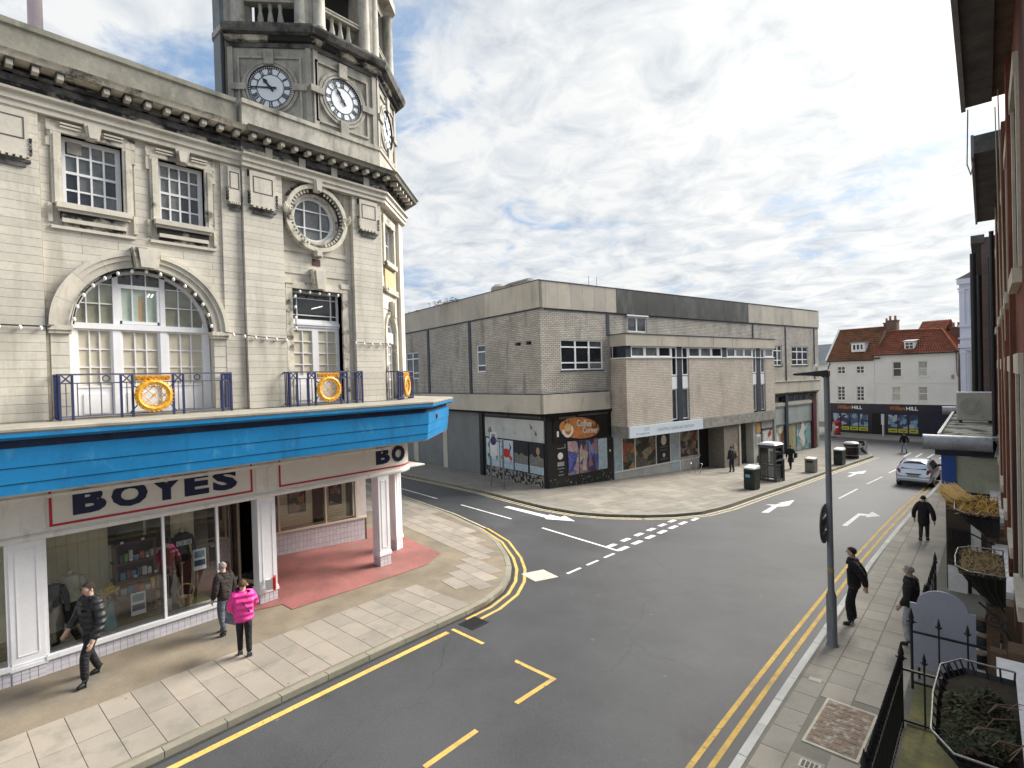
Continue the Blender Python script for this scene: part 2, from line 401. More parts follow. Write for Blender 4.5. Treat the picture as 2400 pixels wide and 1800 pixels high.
kerbL = [(-9.55, -14), (-9.55, 8.7), (-9.6, 9.6), (-9.85, 10.5), (-10.3, 11.3), (-10.95, 12.1), (-11.75, 12.85), (-13.3, 14.0), (-15.2, 14.85), (-18.0, 15.75), (-22.1, 16.6), (-45, 21.4)]
kerbR = [(-2.78, -14), (-2.80, 12), (-2.80, 20), (-2.70, 25), (-2.52, 31), (-2.28, 36), (-2.06, 42), (-1.9, 46), (-1.6, 49), (0.5, 52)]
kerbC = [(-45, 25.0), (-28.5, 21.6), (-24, 21.15), (-20.4, 20.65), (-18.1, 20.15), (-15.5, 19.65), (-13.7, 19.7), (-12.5, 20.15), (-11.3, 21.0), (-10.3, 22.1), (-9.6, 23.4), (-9.25, 25.4), (-9.0, 29.4), (-8.72, 33), (-8.13, 41.7), (-7.6, 46.5), (-7.2, 49.5), (-6.9, 51.5), (-7.4, 53.4), (-9.5, 54.6), (-16, 56.2)]
pavL = gstruct('pavement_shop', kerbL+[(-60, 24), (-60, -14)], PH, CONC_BR, 0.2)
pavR = gstruct('pavement_right', kerbR+[(12, 52), (12, -14)], PH, PAVE, 0.2)
pavC = gstruct('pavement_corner', kerbC+[(-30, 60), (-60, 50), (-60, 28.2)], PH, PAVE, 0.2)
pavF = gstruct('pavement_far', [(-26, 67.5), (-14, 65.2), (-1.6, 62.6), (12, 60), (12, 110), (-60, 110), (-60, 74)], PH, PAVE, 0.2)

def inside(p, poly):
    x, y = p; c = False; n = len(poly)
    for i in range(n):
        x1, y1 = poly[i]; x2, y2 = poly[i-1]
        if (y1 > y) != (y2 > y) and x < (x2-x1)*(y-y1)/(y2-y1)+x1: c = not c
    return c
def along(path, step):
    out = []; acc = 0.0; last = Vector(path[0]); pts = [last.copy()]
    rem = step
    for i in range(1, len(path)):
        a, b = Vector(path[i-1]), Vector(path[i]); L = (b-a).length; s = 0.0
        while s+rem <= L:
            s += rem; pts.append(a+(b-a)*(s/L)); rem = step
        rem -= (L-s)
    return pts
def kerb_stones(path, parent, mat, side, w=0.16, y0=-2, y1=54, step=0.915):
    pts = along(path, step)
    for a, b in zip(pts[:-1], pts[1:]):
        m = (a+b)/2
        if not (y0 < m.y < y1) or m.x < -34: continue
        d = (b-a); L = d.length; d.normalize(); nrm = Vector((-d.y, d.x))*side
        c = m+nrm*(w/2-0.012)
        slope = math.atan2(gz(b.y)-gz(a.y), L)
        o = piece('kerb_stone', 'kerb'+mat.name, lambda: MB().box(-.5, .5, -.5, .5, -.5, .5).mesh('kerb_stone'), mat, parent,
                  (c.x, c.y, gz(m.y)+PH-0.06+random.uniform(-.003, .003)), (0, -slope, math.atan2(d.y, d.x)), (L-0.012, w, 0.14))
kerb_stones(kerbL, pavL, KERB, 1)
kerb_stones(kerbR, pavR, KERBW, -1, 0.13, 5, 50)
kerb_stones(kerbC, pavC, KERB, 1, 0.15, 15, 56)
def slabs(parent, mat, o, ang, du, dv, nu, nv, test, stagger=0.5, maxn=300, jit=0.002, name='paving_slab', hh=PH, excl=None):
    ca, sa = math.cos(ang), math.sin(ang); lst = []
    for j in range(nv):
        for i in range(nu):
            u = (i+(stagger if j % 2 else 0))*du; v = j*dv
            cx, cy = o[0]+ca*u-sa*v, o[1]+sa*u+ca*v
            ok = True
            for su, sv in ((-.47, -.47), (.47, -.47), (.47, .47), (-.47, .47)):
                x = cx+ca*su*du-sa*sv*dv; y = cy+sa*su*du+ca*sv*dv
                if not test((x, y)): ok = False; break
            if ok: lst.append((cx, cy))
    lst.sort(key=lambda p: p[0]**2+p[1]**2)
    rest = MB()
    for k, (cx, cy) in enumerate(lst):
        dl = 0.5
        slope = math.atan((gz(cy+dl)-gz(cy-dl))/(2*dl))
        z = gz(cy)+hh-0.02+0.006+random.uniform(-jit, jit)
        if k < maxn:
            o2 = piece(name, 'slab'+mat.name, lambda: MB().box(-.5, .5, -.5, .5, -.5, .5).mesh('paving_slab', bevel=0.012), mat, parent, (cx, cy, z), (0, 0, 0), (1, 1, 1))
            nrm = Matrix.Rotation(slope, 4, 'X') @ Matrix.Rotation(ang, 4, 'Z')
            o2.rotation_euler = nrm.to_euler()
            o2.scale = (du-0.014, dv-0.014, 0.04)
        else:
            def mp_(x, y, zz_, cx=cx, cy=cy, z=z):
                X, Y = cx+ca*x-sa*y, cy+sa*x+ca*y
                return (X, Y, z+zz_+gz(Y)-gz(cy))
            rest.box(-du/2+.007, du/2-.007, -dv/2+.007, dv/2-.007, -.02, .02, mp_)
    if rest.v: tag(rest.build('distant_slabs', mat, parent), kind='stuff')
polyL = kerbL+[(-60, 24), (-60, -14)]
def off_in(path, d):
    out = []
    for i, p in enumerate(path):
        a = Vector(path[max(i-1, 0)]); b = Vector(path[min(i+1, len(path)-1)]); t = (b-a).normalized()
        out.append((p[0]-t.y*d, p[1]+t.x*d))
    return out
inL = off_in(kerbL, 0.2)
polyLi = inL+[(-60, 24), (-60, -14)]
redpoly = [(-13.0, 6.2), (-12.93, 9.0), (-13.0, 10.5), (-13.6, 11.55), (-15.6, 11.9), (-17.5, 12.2), (-19.2, 11.5), (-19.2, 5.0), (-13.9, 5.0), (-13.5, 6.2)]
stripL = [(-14.2, -14), (-11.93, -14), (-11.93, 9.3), (-12.2, 10.8), (-13.2, 12.0), (-15.4, 12.5), (-30, 14.5), (-30, -5)]
def testL(p): return inside(p, polyLi) and not inside(p, stripL) and not inside(p, redpoly)
for _j in range(23):
    _y = -0.75+.475*_j
    _c = [-11.92, -10.86, -9.77] if _j % 3 else [-11.92, -11.2, -10.45, -9.77]
    for _a, _b in zip(_c[:-1], _c[1:]):
        if _y+.475 > 9.6: continue
        piece('paving_slab', 'slabslab', lambda: MB().box(-.5, .5, -.5, .5, -.5, .5).mesh('paving_slab', bevel=0.012), SLAB, pavL, ((_a+_b)/2, _y+.2375, gz(_y+.24)+PH-.014+random.uniform(-.002, .002)), (math.atan((gz(_y+.5)-gz(_y))/.5), 0, 0), (_b-_a-.012, .463, .04))
slabs(pavL, SLAB, (-26, 12.6), R_(-11.8), 0.86, 0.475, 24, 14, lambda p: testL(p) and p[1] > 9.45, 0.5, 220)
inC = off_in(kerbC, 0.17)
polyCi = inC+[(-30, 60), (-60, 50), (-60, 28.2)]
BA = R_(11.8)
U_ = Vector((math.sin(BA), math.cos(BA))); V_ = Vector((-math.cos(BA), math.sin(BA)))
CO = Vector((-18.32, 23.5))
def bc(p):
    w = Vector(p)-CO
    return w.dot(U_), w.dot(V_)
def testC(p):
    if not inside(p, polyCi) or p[0] < -26: return False
    s, t = bc(p)
    return not (s > -0.1 and t > -0.05)
slabs(pavC, SLABC, (-8.6, 15.5), R_(78.2), 0.93, 0.62, 50, 30, testC, 0.5, 300)
inR = off_in(kerbR, -0.15)
rx = [(-2.67, -2.245), (-2.235, -1.775), (-1.765, -1.12)]
k = 0
for a, b in rx:
    y = 5.2+random.random()*.3
    while y < 47:
        L = 0.62 if a < -2 else (0.9 if a < -1.6 else 0.75)
        if y > 20: L *= 1.6
        xs = -2.63 if y < 25 else (-2.5 if y < 31 else (-2.25 if y < 36 else -1.95))
        aa = max(a, xs)
        if b-aa > 0.15 and not (8.7 < y+L/2 < 10.5 and a > -2.24):
            cy = y+L/2
            sl_ = math.atan((gz(cy+.3)-gz(cy-.3))/.6)
            piece('paving_slab', 'slabslab_right', lambda: MB().box(-.5, .5, -.5, .5, -.5, .5).mesh('paving_slab', bevel=0.012), SLABR, pavR, ((aa+b)/2, cy, gz(cy)+PH-0.014+random.uniform(-.002, .002)), (sl_, 0, 0), (b-aa-.012, L-.012, .04))
            k += 1
        y += L

def gpatch(name, poly, mat, h=0.004, kind='structure', parent=None):
    o = link(name, sheet(poly, h, 1.0), mat, parent)
    if parent is None and kind: tag(o, kind=kind)
    return o
gpatch('lobby_floor', redpoly, REDFLOOR, PH+0.012)
# painted road markings
road_marks = []
def strip(name, path, w, mat, h=0.005):
    l = off_in(path, w/2); r = off_in(path, -w/2)
    return gpatch(name, l+r[::-1], mat, h)
GUT = M('kerb_shade_dirt', (0.03, 0.029, 0.026), 0.95, 0.3, 4, 0.5, 60)  # kerb face shadow painted in as a dark strip, along with gutter dirt
strip('kerb_shade_dirt', off_in(kerbL, -0.045), 0.09, GUT, 0.003)
strip('kerb_shade_dirt', off_in(kerbC, -0.05), 0.10, GUT, 0.003)
strip('kerb_shade_dirt', off_in(kerbR[:9], 0.03), 0.06, GUT, 0.003)
strip('yellow_line', [(-9.22, -10), (-9.22, 3), (-9.22, 7.98)], 0.13, YEL)
strip('yellow_line', [(-9.26, 8.15), (-8.22, 8.11)], 0.09, YEL)
gpatch('yellow_line', [(-7.24, 8.06), (-6.17, 8.02), (-6.21, 6.94), (-6.31, 6.94), (-6.27, 7.93), (-7.2, 7.97)], YEL)
strip('yellow_line', [(-6.28, 4.9), (-6.27, 5.98)], 0.1, YEL)
cyo = [(-9.13, 8.75), (-9.2, 9.6), (-9.42, 10.6), (-9.95, 11.7), (-10.75, 12.6), (-12.1, 13.42), (-13.5, 13.98)]
cyi = off_in(kerbL[1:9], -0.2)
strip('double_yellow_line', off_in(kerbL[1:9], -0.17), 0.09, YEL)
strip('double_yellow_line', off_in(kerbL[1:9], -0.42), 0.09, YEL)
strip('double_yellow_line', off_in(kerbL[8:], -0.17), 0.08, YELP)
strip('double_yellow_line', off_in(kerbL[8:], -0.38), 0.08, YELP)
for dx in (0.26, 0.50):
    strip('double_yellow_line', off_in(kerbR[:9], dx), 0.085, YEL if dx > .3 else YEL)
strip('double_yellow_line', off_in(kerbC[:9], -0.20), 0.10, YELP); strip('double_yellow_line', off_in(kerbC[:9], -0.42), 0.10, YELP)
strip('double_yellow_line', off_in(kerbC[8:18], -0.22), 0.09, YELP); strip('double_yellow_line', off_in(kerbC[8:18], -0.45), 0.09, YELP)
for a, b in ((12.9, 13.6), (13.95, 14.6), (14.97, 15.6)): strip('white_dash', [(-9.43, a), (-9.43, b)], 0.1, WLINE)
for i, a in enumerate((16.0, 17.0, 18.0, 19.0, 19.97, 20.9)):
    strip('give_way_dash', [(-9.5, a), (-9.5, a+0.62)], 0.2, WLINE)
    strip('give_way_dash', [(-9.99, a+0.08), (-9.99, a+0.62)], 0.2, WLINE)
strip('give_way_dash', [(-9.4, 21.9), (-9.4, 22.5)], 0.18, WLINE)
strip('lane_line', [(-13.4, 16.72), (-9.45, 15.95)], 0.12, WLINE)
strip('lane_line', [(-19.15, 17.66), (-15.35, 17.06)], 0.10, WLINE)
strip('lane_line', [(-25.0, 18.5), (-21.2, 17.9)], 0.10, WLINE)
for a, b in (((-4.45, 25.1), (-4.3, 26.7)),): pass
for a, b in (((-5.72, 31.5), (-5.5, 35.4)), ((-5.37, 37.7), (-5.06, 41.5)), ((-4.95, 43.6), (-4.7, 46.0)), ((-4.6, 47.5), (-4.4, 50))): strip('lane_line', [a, b], 0.10, WLINE)
def arrow(name, pts): gpatch(name, pts, WLINE)
arrow('direction_arrow', [(-17.25, 18.62), (-14.45, 18.22), (-14.2, 18.02), (-13.05, 18.52), (-14.0, 19.08), (-13.95, 18.72), (-14.7, 18.85), (-14.5, 18.62), (-17.2, 18.95)])
arrow('direction_arrow', [(-7.68, 25.45), (-7.42, 25.65), (-7.5, 27.35), (-7.28, 27.55), (-7.15, 28.0), (-7.32, 29.6), (-7.75, 28.2), (-7.58, 28.2), (-7.75, 27.7), (-8.12, 27.55), (-7.72, 27.3)])
arrow('direction_arrow', [(-4.46, 25.05), (-4.28, 25.12), (-4.22, 27.7), (-3.98, 27.8), (-3.98, 27.45), (-3.53, 28.12), (-3.95, 28.95), (-3.98, 28.25), (-4.36, 28.15)])
arrow('direction_arrow', [(-6.8, 40.2), (-6.62, 40.3), (-6.5, 42.0), (-6.2, 42.2), (-6.25, 43.9), (-6.75, 42.7), (-7.12, 42.2), (-6.72, 42.0)])
for i in range(5):
    strip('zigzag_mark', [(-5.0+i*.75, 53.0), (-4.75+i*.75, 55.6)], 0.14, WLINE)
# covers and gully
CPALE = M('cover_pale', (0.50, 0.47, 0.38), 0.85, 0.15, 4, 0.4, 60)
CRUST = M('cover_rust', (0.22, 0.16, 0.12), 0.8, 0.25, 5, 0.8, 40, stain=((0.40, 0.37, 0.31), 9, 0.5, 0.66, 1))
tag(gpatch('utility_cover', [(-10.45, 11.98), (-9.72, 11.75), (-9.45, 12.5), (-10.2, 12.72)], CPALE, 0.006), 'pale square utility cover set in the road at the shop corner', 'cover'); 
for o in list(COL.objects):
    if o.name.startswith('utility_cover'): del o['kind']
g = thing('drain_grate', 'black iron gully grate in the road beside the shop kerb', 'drain', (-9.1, 8.68, gz(8.68)))
MB().box(-.24, .24, -.26, .26, 0.0, 0.006).build('pit', DARK, g)
MB().box(-.24, .24, -.26, -.22, .004, .016).box(-.24, .24, .22, .26, .004, .016).box(-.24, -.2, -.22, .22, .004, .016).box(.2, .24, -.22, .22, .004, .016).build('frame', IRON, g)
for i in range(7): MB().box(-.2, .2, -.2+i*.062, -.17+i*.062, .004, .014).build('bar', IRON, g)
g = thing('access_cover', 'large rusty square access cover in the right hand pavement', 'cover', (-1.78, 9.62, gz(9.62)+PH))
g.rotation_euler = (math.atan(gz(10.1)-gz(9.1)), 0, R_(-2))
MB().box(-.37, .37, -.76, .76, -0.02, 0.012).build('frame', CPALE, g)
MB().box(-.33, .33, -.70, .70, 0.0, 0.018).build('plate', CRUST, g)
for i in range(9):
    for j in range(4): MB().box(-.29+j*.15, -.19+j*.15, -.65+i*.148, -.56+i*.148, .016, .023).build('stud', CRUST, g)
g = thing('stop_tap_cover', 'small pale stop tap cover in the right hand pavement', 'cover', (-2.42, 10.9, gz(10.9)+PH))
MB().box(-.1, .1, -.07, .07, -.01, .014).build('frame', CPALE, g); MB().box(-.08, .08, -.05, .05, .0, .018).build('lid', KERBW, g)
g = thing('valve_cover', 'small ridged valve cover at the bottom of the right hand pavement', 'cover', (-1.95, 8.35, gz(8.35)+PH))
MB().box(-.13, .13, -.1, .1, -.01, .014).build('frame', CPALE, g)
for i in range(4): MB().box(-.1+i*.055, -.065+i*.055, -.07, .07, .0, .02).build('rib', IRON, g)
# ------------------------------------------------------------------ windows and text
def window(F, a0, a1, z0, z1, parent, xs, zs, d=-0.10, fr=0.06, bar=0.022, dep=0.05, mf=None, mp=None, mids=(), midw=0.05, vms=(), vmw=0.08, name='window', pmat=None, sill=False):
    """frame and glazing bars as one part, each pane a sub-part. xs/zs: bar positions (absolute)"""
    mf = mf or WHITE; mp = mp or PANE
    m = MB()
    m.fbox(F, a0, a0+fr, z0, z1, d-dep, d+.02).fbox(F, a1-fr, a1, z0, z1, d-dep, d+.02)
    m.fbox(F, a0+fr, a1-fr, z0, z0+fr, d-dep, d+.018).fbox(F, a0+fr, a1-fr, z1-fr, z1, d-dep, d+.018)
    X = sorted([(a0+fr, 0)] + [(x, bar) for x in xs] + [(x, vmw) for x in vms] + [(a1-fr, 0)])
    Z = sorted([(z0+fr, 0)] + [(z, bar) for z in zs] + [(z, midw) for z in mids] + [(z1-fr, 0)])
    for x, w in X[1:-1]: m.fbox(F, x-w/2, x+w/2, z0+fr, z1-fr, d-dep*.8, d+(.012 if w > bar else .004))
    for z, w in Z[1:-1]: m.fbox(F, a0+fr, a1-fr, z-w/2, z+w/2, d-dep*.7, d+(.009 if w > bar else .001))
    o = m.build(name, mf, parent)
    for i in range(len(X)-1):
        for j in range(len(Z)-1):
            x0, x1 = X[i][0]+X[i][1]/2, X[i+1][0]-X[i+1][1]/2
            y0, y1 = Z[j][0]+Z[j][1]/2, Z[j+1][0]-Z[j+1][1]/2
            pm = pmat(i, j) if pmat else mp
            t = random.uniform(-.004, .004)
            MB().hexa([F.P(x0, y0, d-dep+.008), F.P(x1, y0, d-dep+.008), F.P(x1, y0, d-dep+.016+t), F.P(x0, y0, d-dep+.016), F.P(x0, y1, d-dep+.008), F.P(x1, y1, d-dep+.008), F.P(x1, y1, d-dep+.016+t), F.P(x0, y1, d-dep+.016)]).build('pane', pm, o)
    return o
def lin(a, b, n): return [a+(b-a)*i/n for i in range(1, n)]
def textmesh(s, size, ext=0.01, bold=0.0, space=1.0):
    cu = bpy.data.curves.new('lettering', 'FONT'); cu.body = s; cu.size = size; cu.extrude = ext; cu.offset = bold; cu.space_character = space; cu.resolution_u = 3
    ob = bpy.data.objects.new('lettering', cu); COL.objects.link(ob)
    bpy.context.view_layer.update()
    dg = bpy.context.evaluated_depsgraph_get()
    me = bpy.data.meshes.new_from_object(ob.evaluated_get(dg))
    bpy.data.objects.remove(ob); bpy.data.curves.remove(cu)
    me.materials.clear()
    return me
def text(name, s, F, a0, a1, z0, z1, d, mat, parent, ext=0.012, bold=0.0, space=1.0, shear=0.0, slope=0.0):
    me = textmesh(s, 1.0, 0.0 if ext == 0 else 0.5, bold, space)
    xs = [v.co.x for v in me.vertices]; ys = [v.co.y for v in me.vertices]
    x0, x1, y0, y1 = min(xs), max(xs), min(ys), max(ys)
    for v in me.vertices:
        u = (v.co.x-x0)/(x1-x0); w = (v.co.y-y0)/(y1-y0)
        v.co = F.P(a0+(a1-a0)*u+shear*w, z0+(z1-z0)*w+slope*u, d+(ext if v.co.z > 0 else 0))
    return link(name, me, mat, parent)

# ================================================================== department store with the clock tower
ST = thing('department_store', 'cream stone department store with clock tower, blue canopy and BOYES sign', 'department store', (-14, 0, 0), PI/2)
F0 = Face((0, 0), 0.0)
P1 = (9.8, 0.0); CA = R_(38); CL = 2.25
P2 = (P1[0]+CL*math.cos(CA), CL*math.sin(CA))
P3 = (P2[0]+.2045*9, P2[1]+.979*9)
FC = Face(P1, CA)
FSd = Face(P2, math.atan2(.979, .2045))
foot = [(-3.0, 0.0), P1, P2, P3]
# --- core walls (behind the facing blocks), with openings left out
def wall_rects(a0, a1, z0, z1, holes):
    xs = sorted(set([a0, a1]+[max(a0, min(a1, h[i])) for h in holes for i in (0, 1)]))
    out = []
    for i in range(len(xs)-1):
        x0, x1 = xs[i], xs[i+1]
        if x1-x0 < 1e-4: continue
        cuts = sorted([(h[2], h[3]) for h in holes if h[0] < (x0+x1)/2 < h[1]])
        z = z0
        for c0, c1 in cuts:
            if c0 > z+1e-4: out.append((x0, x1, z, c0))
            z = max(z, c1)
        if z < z1-1e-4: out.append((x0, x1, z, z1))
    return out
AC, AZ, AR = 3.58, 7.02, 1.36
holesM = [(2.2, 3.23, 9.5, 10.93), (3.9, 4.86, 9.5, 10.91), (AC-AR, AC+AR, 5.05, AZ), (7.68-.64, 7.68+.64, 10.28-.64, 10.28+.64), (6.94, 8.44, 5.05, 8.3)]
m = MB()
for r in wall_rects(-3.0, 9.8, 3.6, 12.0, holesM+[(AC-AR, AC+AR, AZ, AZ+AR)]): m.fbox(F0, *r, -0.35, -0.012)
# arch spandrels and roundel corners
def arch_fill(m, F, ac, zc, r, ztop, d0, d1, n=20):
    for i in range(n):
        x0, x1 = -r+2*r*i/n, -r+2*r*(i+1)/n
        h0, h1 = math.sqrt(max(0, r*r-x0*x0)), math.sqrt(max(0, r*r-x1*x1))
        if ztop-zc-min(h0, h1) < 1e-3: continue
        m.hexa([F.P(ac+x0, zc+h0, d0), F.P(ac+x1, zc+h1, d0), F.P(ac+x1, zc+h1, d1), F.P(ac+x0, zc+h0, d1), F.P(ac+x0, ztop, d0), F.P(ac+x1, ztop, d0), F.P(ac+x1, ztop, d1), F.P(ac+x0, ztop, d1)])
arch_fill(m, F0, AC, AZ, AR, AZ+AR+.001, -.35, -.012)
m.build('wall', STONE, ST)
m = MB().fring(F0, 7.68, 10.28, 0.62, 0.92, 0, 2*PI, 40, -.35, -.02); m.build('roundel_reveal', STONE_TRIM, ST)
hC = [(0.42, 1.5, 5.05, 7.3), (.45, 1.45, 9.55, 10.75)]
m = MB()
for r in wall_rects(0.0, CL, 3.6, 12.0, hC+[(.42, 1.5, 7.3, 7.84)]): m.fbox(FC, *r, -0.35, -0.012)
arch_fill(m, FC, .96, 7.3, .54, 7.85, -.35, -.012, 12)
m.build('corner_wall', STONE, ST)
m = MB().fbox(FSd, 0, 9, 3.6, 12.0, -.35, -.012); m.build('side_wall', STONE, ST)
m = MB().box(-3, 11, .4, 9, 11.9, 12.1); m.build('roof_deck', GREYSTONE, ST)
m = MB().box(-2.9, -2.6, .36, 9, 3.6, 11.9); m.build('party_wall', GREYSTONE, ST)
# --- facing blocks in courses
CH = 0.1708
nblk = 0
def ringblk(m, F, a0, a1, z0, z1, d0, d1, ac, zc, r, upper=True):
    """block with a circular bite out of its lower edge"""
    n = 10; top = []; bot = []
    for i in range(n+1):
        a = a0+(a1-a0)*i/n; q = abs(a-ac)
        zb = z0
        if q < r: zb = max(z0, zc+math.sqrt(r*r-q*q))
        if zb < z1-0.004: top.append((a, z1)); bot.append((a, zb))
    if len(top) < 2: return False
    m.fprism(F, bot+top[::-1], d0, d1)
    return True
def course_blocks(F, a0, a1, z0, z1, holes, d1, blen, circ=None, d0=-0.015, fixed=False):
    global nblk
    k = 0; z = z0
    while z < z1-0.02:
        zt = min(z+CH, z1)
        cuts = [a0, a1]
        if not fixed:
            a = a0+(blen if k % 2 else blen*.5)
            while a < a1-.15: cuts.append(a); a += blen
        cuts.sort()
        for i in range(len(cuts)-1):
            segs = [(cuts[i], cuts[i+1])]
            for h in holes:
                if h[3] <= z+.01 or h[2] >= zt-.01: continue
                ns = []
                for s0, s1 in segs:
                    if h[1] <= s0 or h[0] >= s1: ns.append((s0, s1)); continue
                    if h[0] > s0: ns.append((s0, h[0]))
                    if h[1] < s1: ns.append((h[1], s1))
                segs = ns
            for s0, s1 in segs:
                if s1-s0 < .05: continue
                g_ = 0.0028
                mb = MB()
                if circ and z+CH > circ[1] and abs((s0+s1)/2-circ[0]) < circ[2]+(s1-s0)/2 and z < circ[1]+circ[2]:
                    if not ringblk(mb, F, s0+g_, s1-g_, z+g_, zt-g_, d0, d1, *circ): continue
                else: mb.fbox(F, s0+g_, s1-g_, z+g_, zt-g_, d0, d1)
                nblk += 1
                mb.build('stone_block', STONE, ST)
        z += CH; k += 1
ZB, ZT = 5.12, 11.23
course_blocks(F0, 0.85, 1.85, ZB, ZT, [], 0.10, 2, fixed=True)
surr = [(1.98, 5.08, 9.0, 11.23)]
course_blocks(F0, 1.86, 5.22, ZB, 9.0, [(AC-1.67, AC+1.67, 5.0, AZ)], 0.012, 1.25, circ=(AC, AZ, 1.62))
course_blocks(F0, 1.86, 5.22, 9.0, ZT, [(2.0, 3.44, 8.9, 11.3), (3.70, 5.06, 8.9, 11.3)], 0.012, 1.25)
course_blocks(F0, 5.22, 5.68, ZB, ZT, [], 0.06, 2, fixed=True)
course_blocks(F0, 5.69, 6.70, ZB, ZT, [], 0.16, 2, fixed=True)
course_blocks(F0, 6.71, 8.78, ZB, ZT, [(6.74, 8.64, 5.0, 8.62), (6.76, 8.60, 9.36, 11.3)], 0.012, 1.05)
course_blocks(F0, 8.79, 9.78, ZB, ZT, [], 0.16, 2, fixed=True)
course_blocks(FC, .02, CL, ZB, ZT, [(.28, 1.64, 5.0, 8.0), (.3, 1.6, 9.2, 11.0)], 0.012, 2.5)
MB().fbox(F0, 6.72, 8.77, 9.3, 9.42, 0, .014).build('string_course', STONE, ST)
MB().fbox(FC, CL-.42, CL+.02, ZB, ZT, 0, .14).build('corner_pilaster', STONE, ST)
# --- jambs of arch and imposts
for a0, a1 in ((AC-1.66, AC-AR), (AC+AR, AC+1.66)):
    z = ZB
    while z < 6.85:
        MB().fbox(F0, a0+.004, a1-.004, z+.005, min(z+.26, 6.86)-.005, -.3, .05).build('jamb_block', STONE, ST); z += .26
    MB().fbox(F0, a0-.03, a1+.03, 6.86, 6.93, -.3, .10).fbox(F0, a0-.05, a1+.05, 6.93, 7.02, -.3, .13).build('impost', STONE_TRIM, ST)
for i in range(9):
    t0, t1 = PI*i/9, PI*(i+1)/9
    if i == 4: continue
    MB().fring(F0, AC, AZ, AR, 1.50, t0+.0012, t1-.0012, 5, -.3, .07).fring(F0, AC, AZ, 1.50, 1.60, t0+.0012, t1-.0012, 5, -.02, .11).fring(F0, AC, AZ, 1.60, 1.69, t0+.0012, t1-.0012, 5, -.02, .15).build('arch_stone', STONE, ST)
MB().fring(F0, AC, AZ, AR-.05, AR, 0, PI, 30, -.34, -.04).build('arch_reveal', SOOT, ST)
def keystone(F, ac, z0, z1, w0, w1, d, name='keystone'):
    o = MB().fprism(F, [(ac-w0/2, z0), (ac+w0/2, z0), (ac+w1/2, z1), (ac-w1/2, z1)], -.02, d).build(name, STONE_TRIM, ST)
    MB().fprism(F, [(ac-w0*.32, z0+.02), (ac+w0*.32, z0+.02), (ac+w1*.32, z1-.03), (ac-w1*.32, z1-.03)], d-.01, d+.035).build('keystone_face', STONE, o)
keystone(F0, AC, 8.33, 8.78, .40, .54, .26)
# --- big arched window
wa = thing_dummy = None
m = MB(); w0, w1 = AC-AR+.02, AC+AR-.02
D = -.2
# posts and transom
for a, w in ((w0+.06, .12), (w1-.06, .12)): m.fbox(F0, a-w/2, a+w/2, 5.1, 7.0, D-.06, D+.03)
for a, w in ((3.06, .14), (3.95, .14)): m.fbox(F0, a-w/2, a+w/2, 5.1, 7.02, D-.06, D+.04)
m.fbox(F0, w0, w1, 7.0, 7.12, D-.06, D+.07)
for a in (3.06, 3.95): m.fbox(F0, a-.05, a+.05, 7.12, 8.24, D-.06, D+.03)
m.fring(F0, AC, AZ, AR-.12, AR-.03, R_(4), R_(176), 36, D-.06, D+.03)
m.fbox(F0, 3.11, 3.90, 7.92, 8.0, D-.05, D+.03)
m.fbox(F0, 3.13, 3.88, 7.14, 7.2, D-.04, D+.02).fbox(F0, 3.11, 3.17, 7.14, 7.92, D-.04, D+.02).fbox(F0, 3.84, 3.90, 7.14, 7.92, D-.04, D+.02)
AWIN = m.build('arched_window', WHITE, ST)
def bars_clip(a, za, zb): return a
BARM = WHITE
def arch_lights(x0, x1, cols, rows_z):
    xs = [x0+(x1-x0)*i/cols for i in range(cols+1)]
    R = AR-.1
    b = MB()
    for x in xs[1:-1]:
        zt = AZ+math.sqrt(max(0, R*R-(x-AC)**2))
        if zt > 7.12: b.fbox(F0, x-.011, x+.011, 7.12, zt, D-.03, D+.006)
    for z in rows_z[1:-1]:
        q = math.sqrt(max(0, R*R-(z-AZ)**2))
        l, r = max(x0, AC-q), min(x1, AC+q)
        if r-l > .03: b.fbox(F0, l, r, z-.011, z+.011, D-.028, D+.003)
    b.build('glazing_bar', WHITE, AWIN)
    for i in range(cols):
        for j in range(len(rows_z)-1):
            za, zb = rows_z[j], rows_z[j+1]; xa, xb = xs[i], xs[i+1]
            pts = []
            n = 6
            tops = []
            for k_ in range(n+1):
                x = xa+(xb-xa)*k_/n; lim = AZ+math.sqrt(max(0, R*R-(x-AC)**2)) if abs(x-AC) < R else 0
                t = min(zb, lim)
                if t > za+.01: tops.append((x, t))
            if len(tops) < 2: continue
            poly = [(tops[0][0], za), (tops[-1][0], za)]+tops[::-1]
            MB().fprism(F0, poly, D-.05, D-.035).build('pane', PANE_T if zb > 7.99 else PANE_M, AWIN)
PANE_T = M('pane_upper_dark', (0.04, 0.045, 0.045), 0.06, 0.3, 2, spec=0.6, rnd=0.3)
PANE_M = M('pane_olive', (0.27, 0.27, 0.21), 0.10, 0.15, 2, spec=0.6, rnd=0.12, coat=.5)
arch_lights(w0+.08, 3.01, 3, [7.12, 7.55, 7.97, 8.40])
arch_lights(4.0, w1-.08, 3, [7.12, 7.55, 7.97, 8.40])
arch_lights(3.11, 3.90, 3, [8.0, 8.45])
MB().fbox(F0, 3.17, 3.84, 7.2, 7.92, D-.05, D-.035).build('pane', M('pane_mint', (0.40, 0.47, 0.40), 0.12, 0.12, 1.5, coat=.5), AWIN)
MB().fbox(F0, 3.50, 3.57, 7.2, 7.78, D-.036, D-.032).build('curtain_edge', M('curtain_orange', (0.45, 0.27, 0.14), 0.5, 0.1), AWIN)
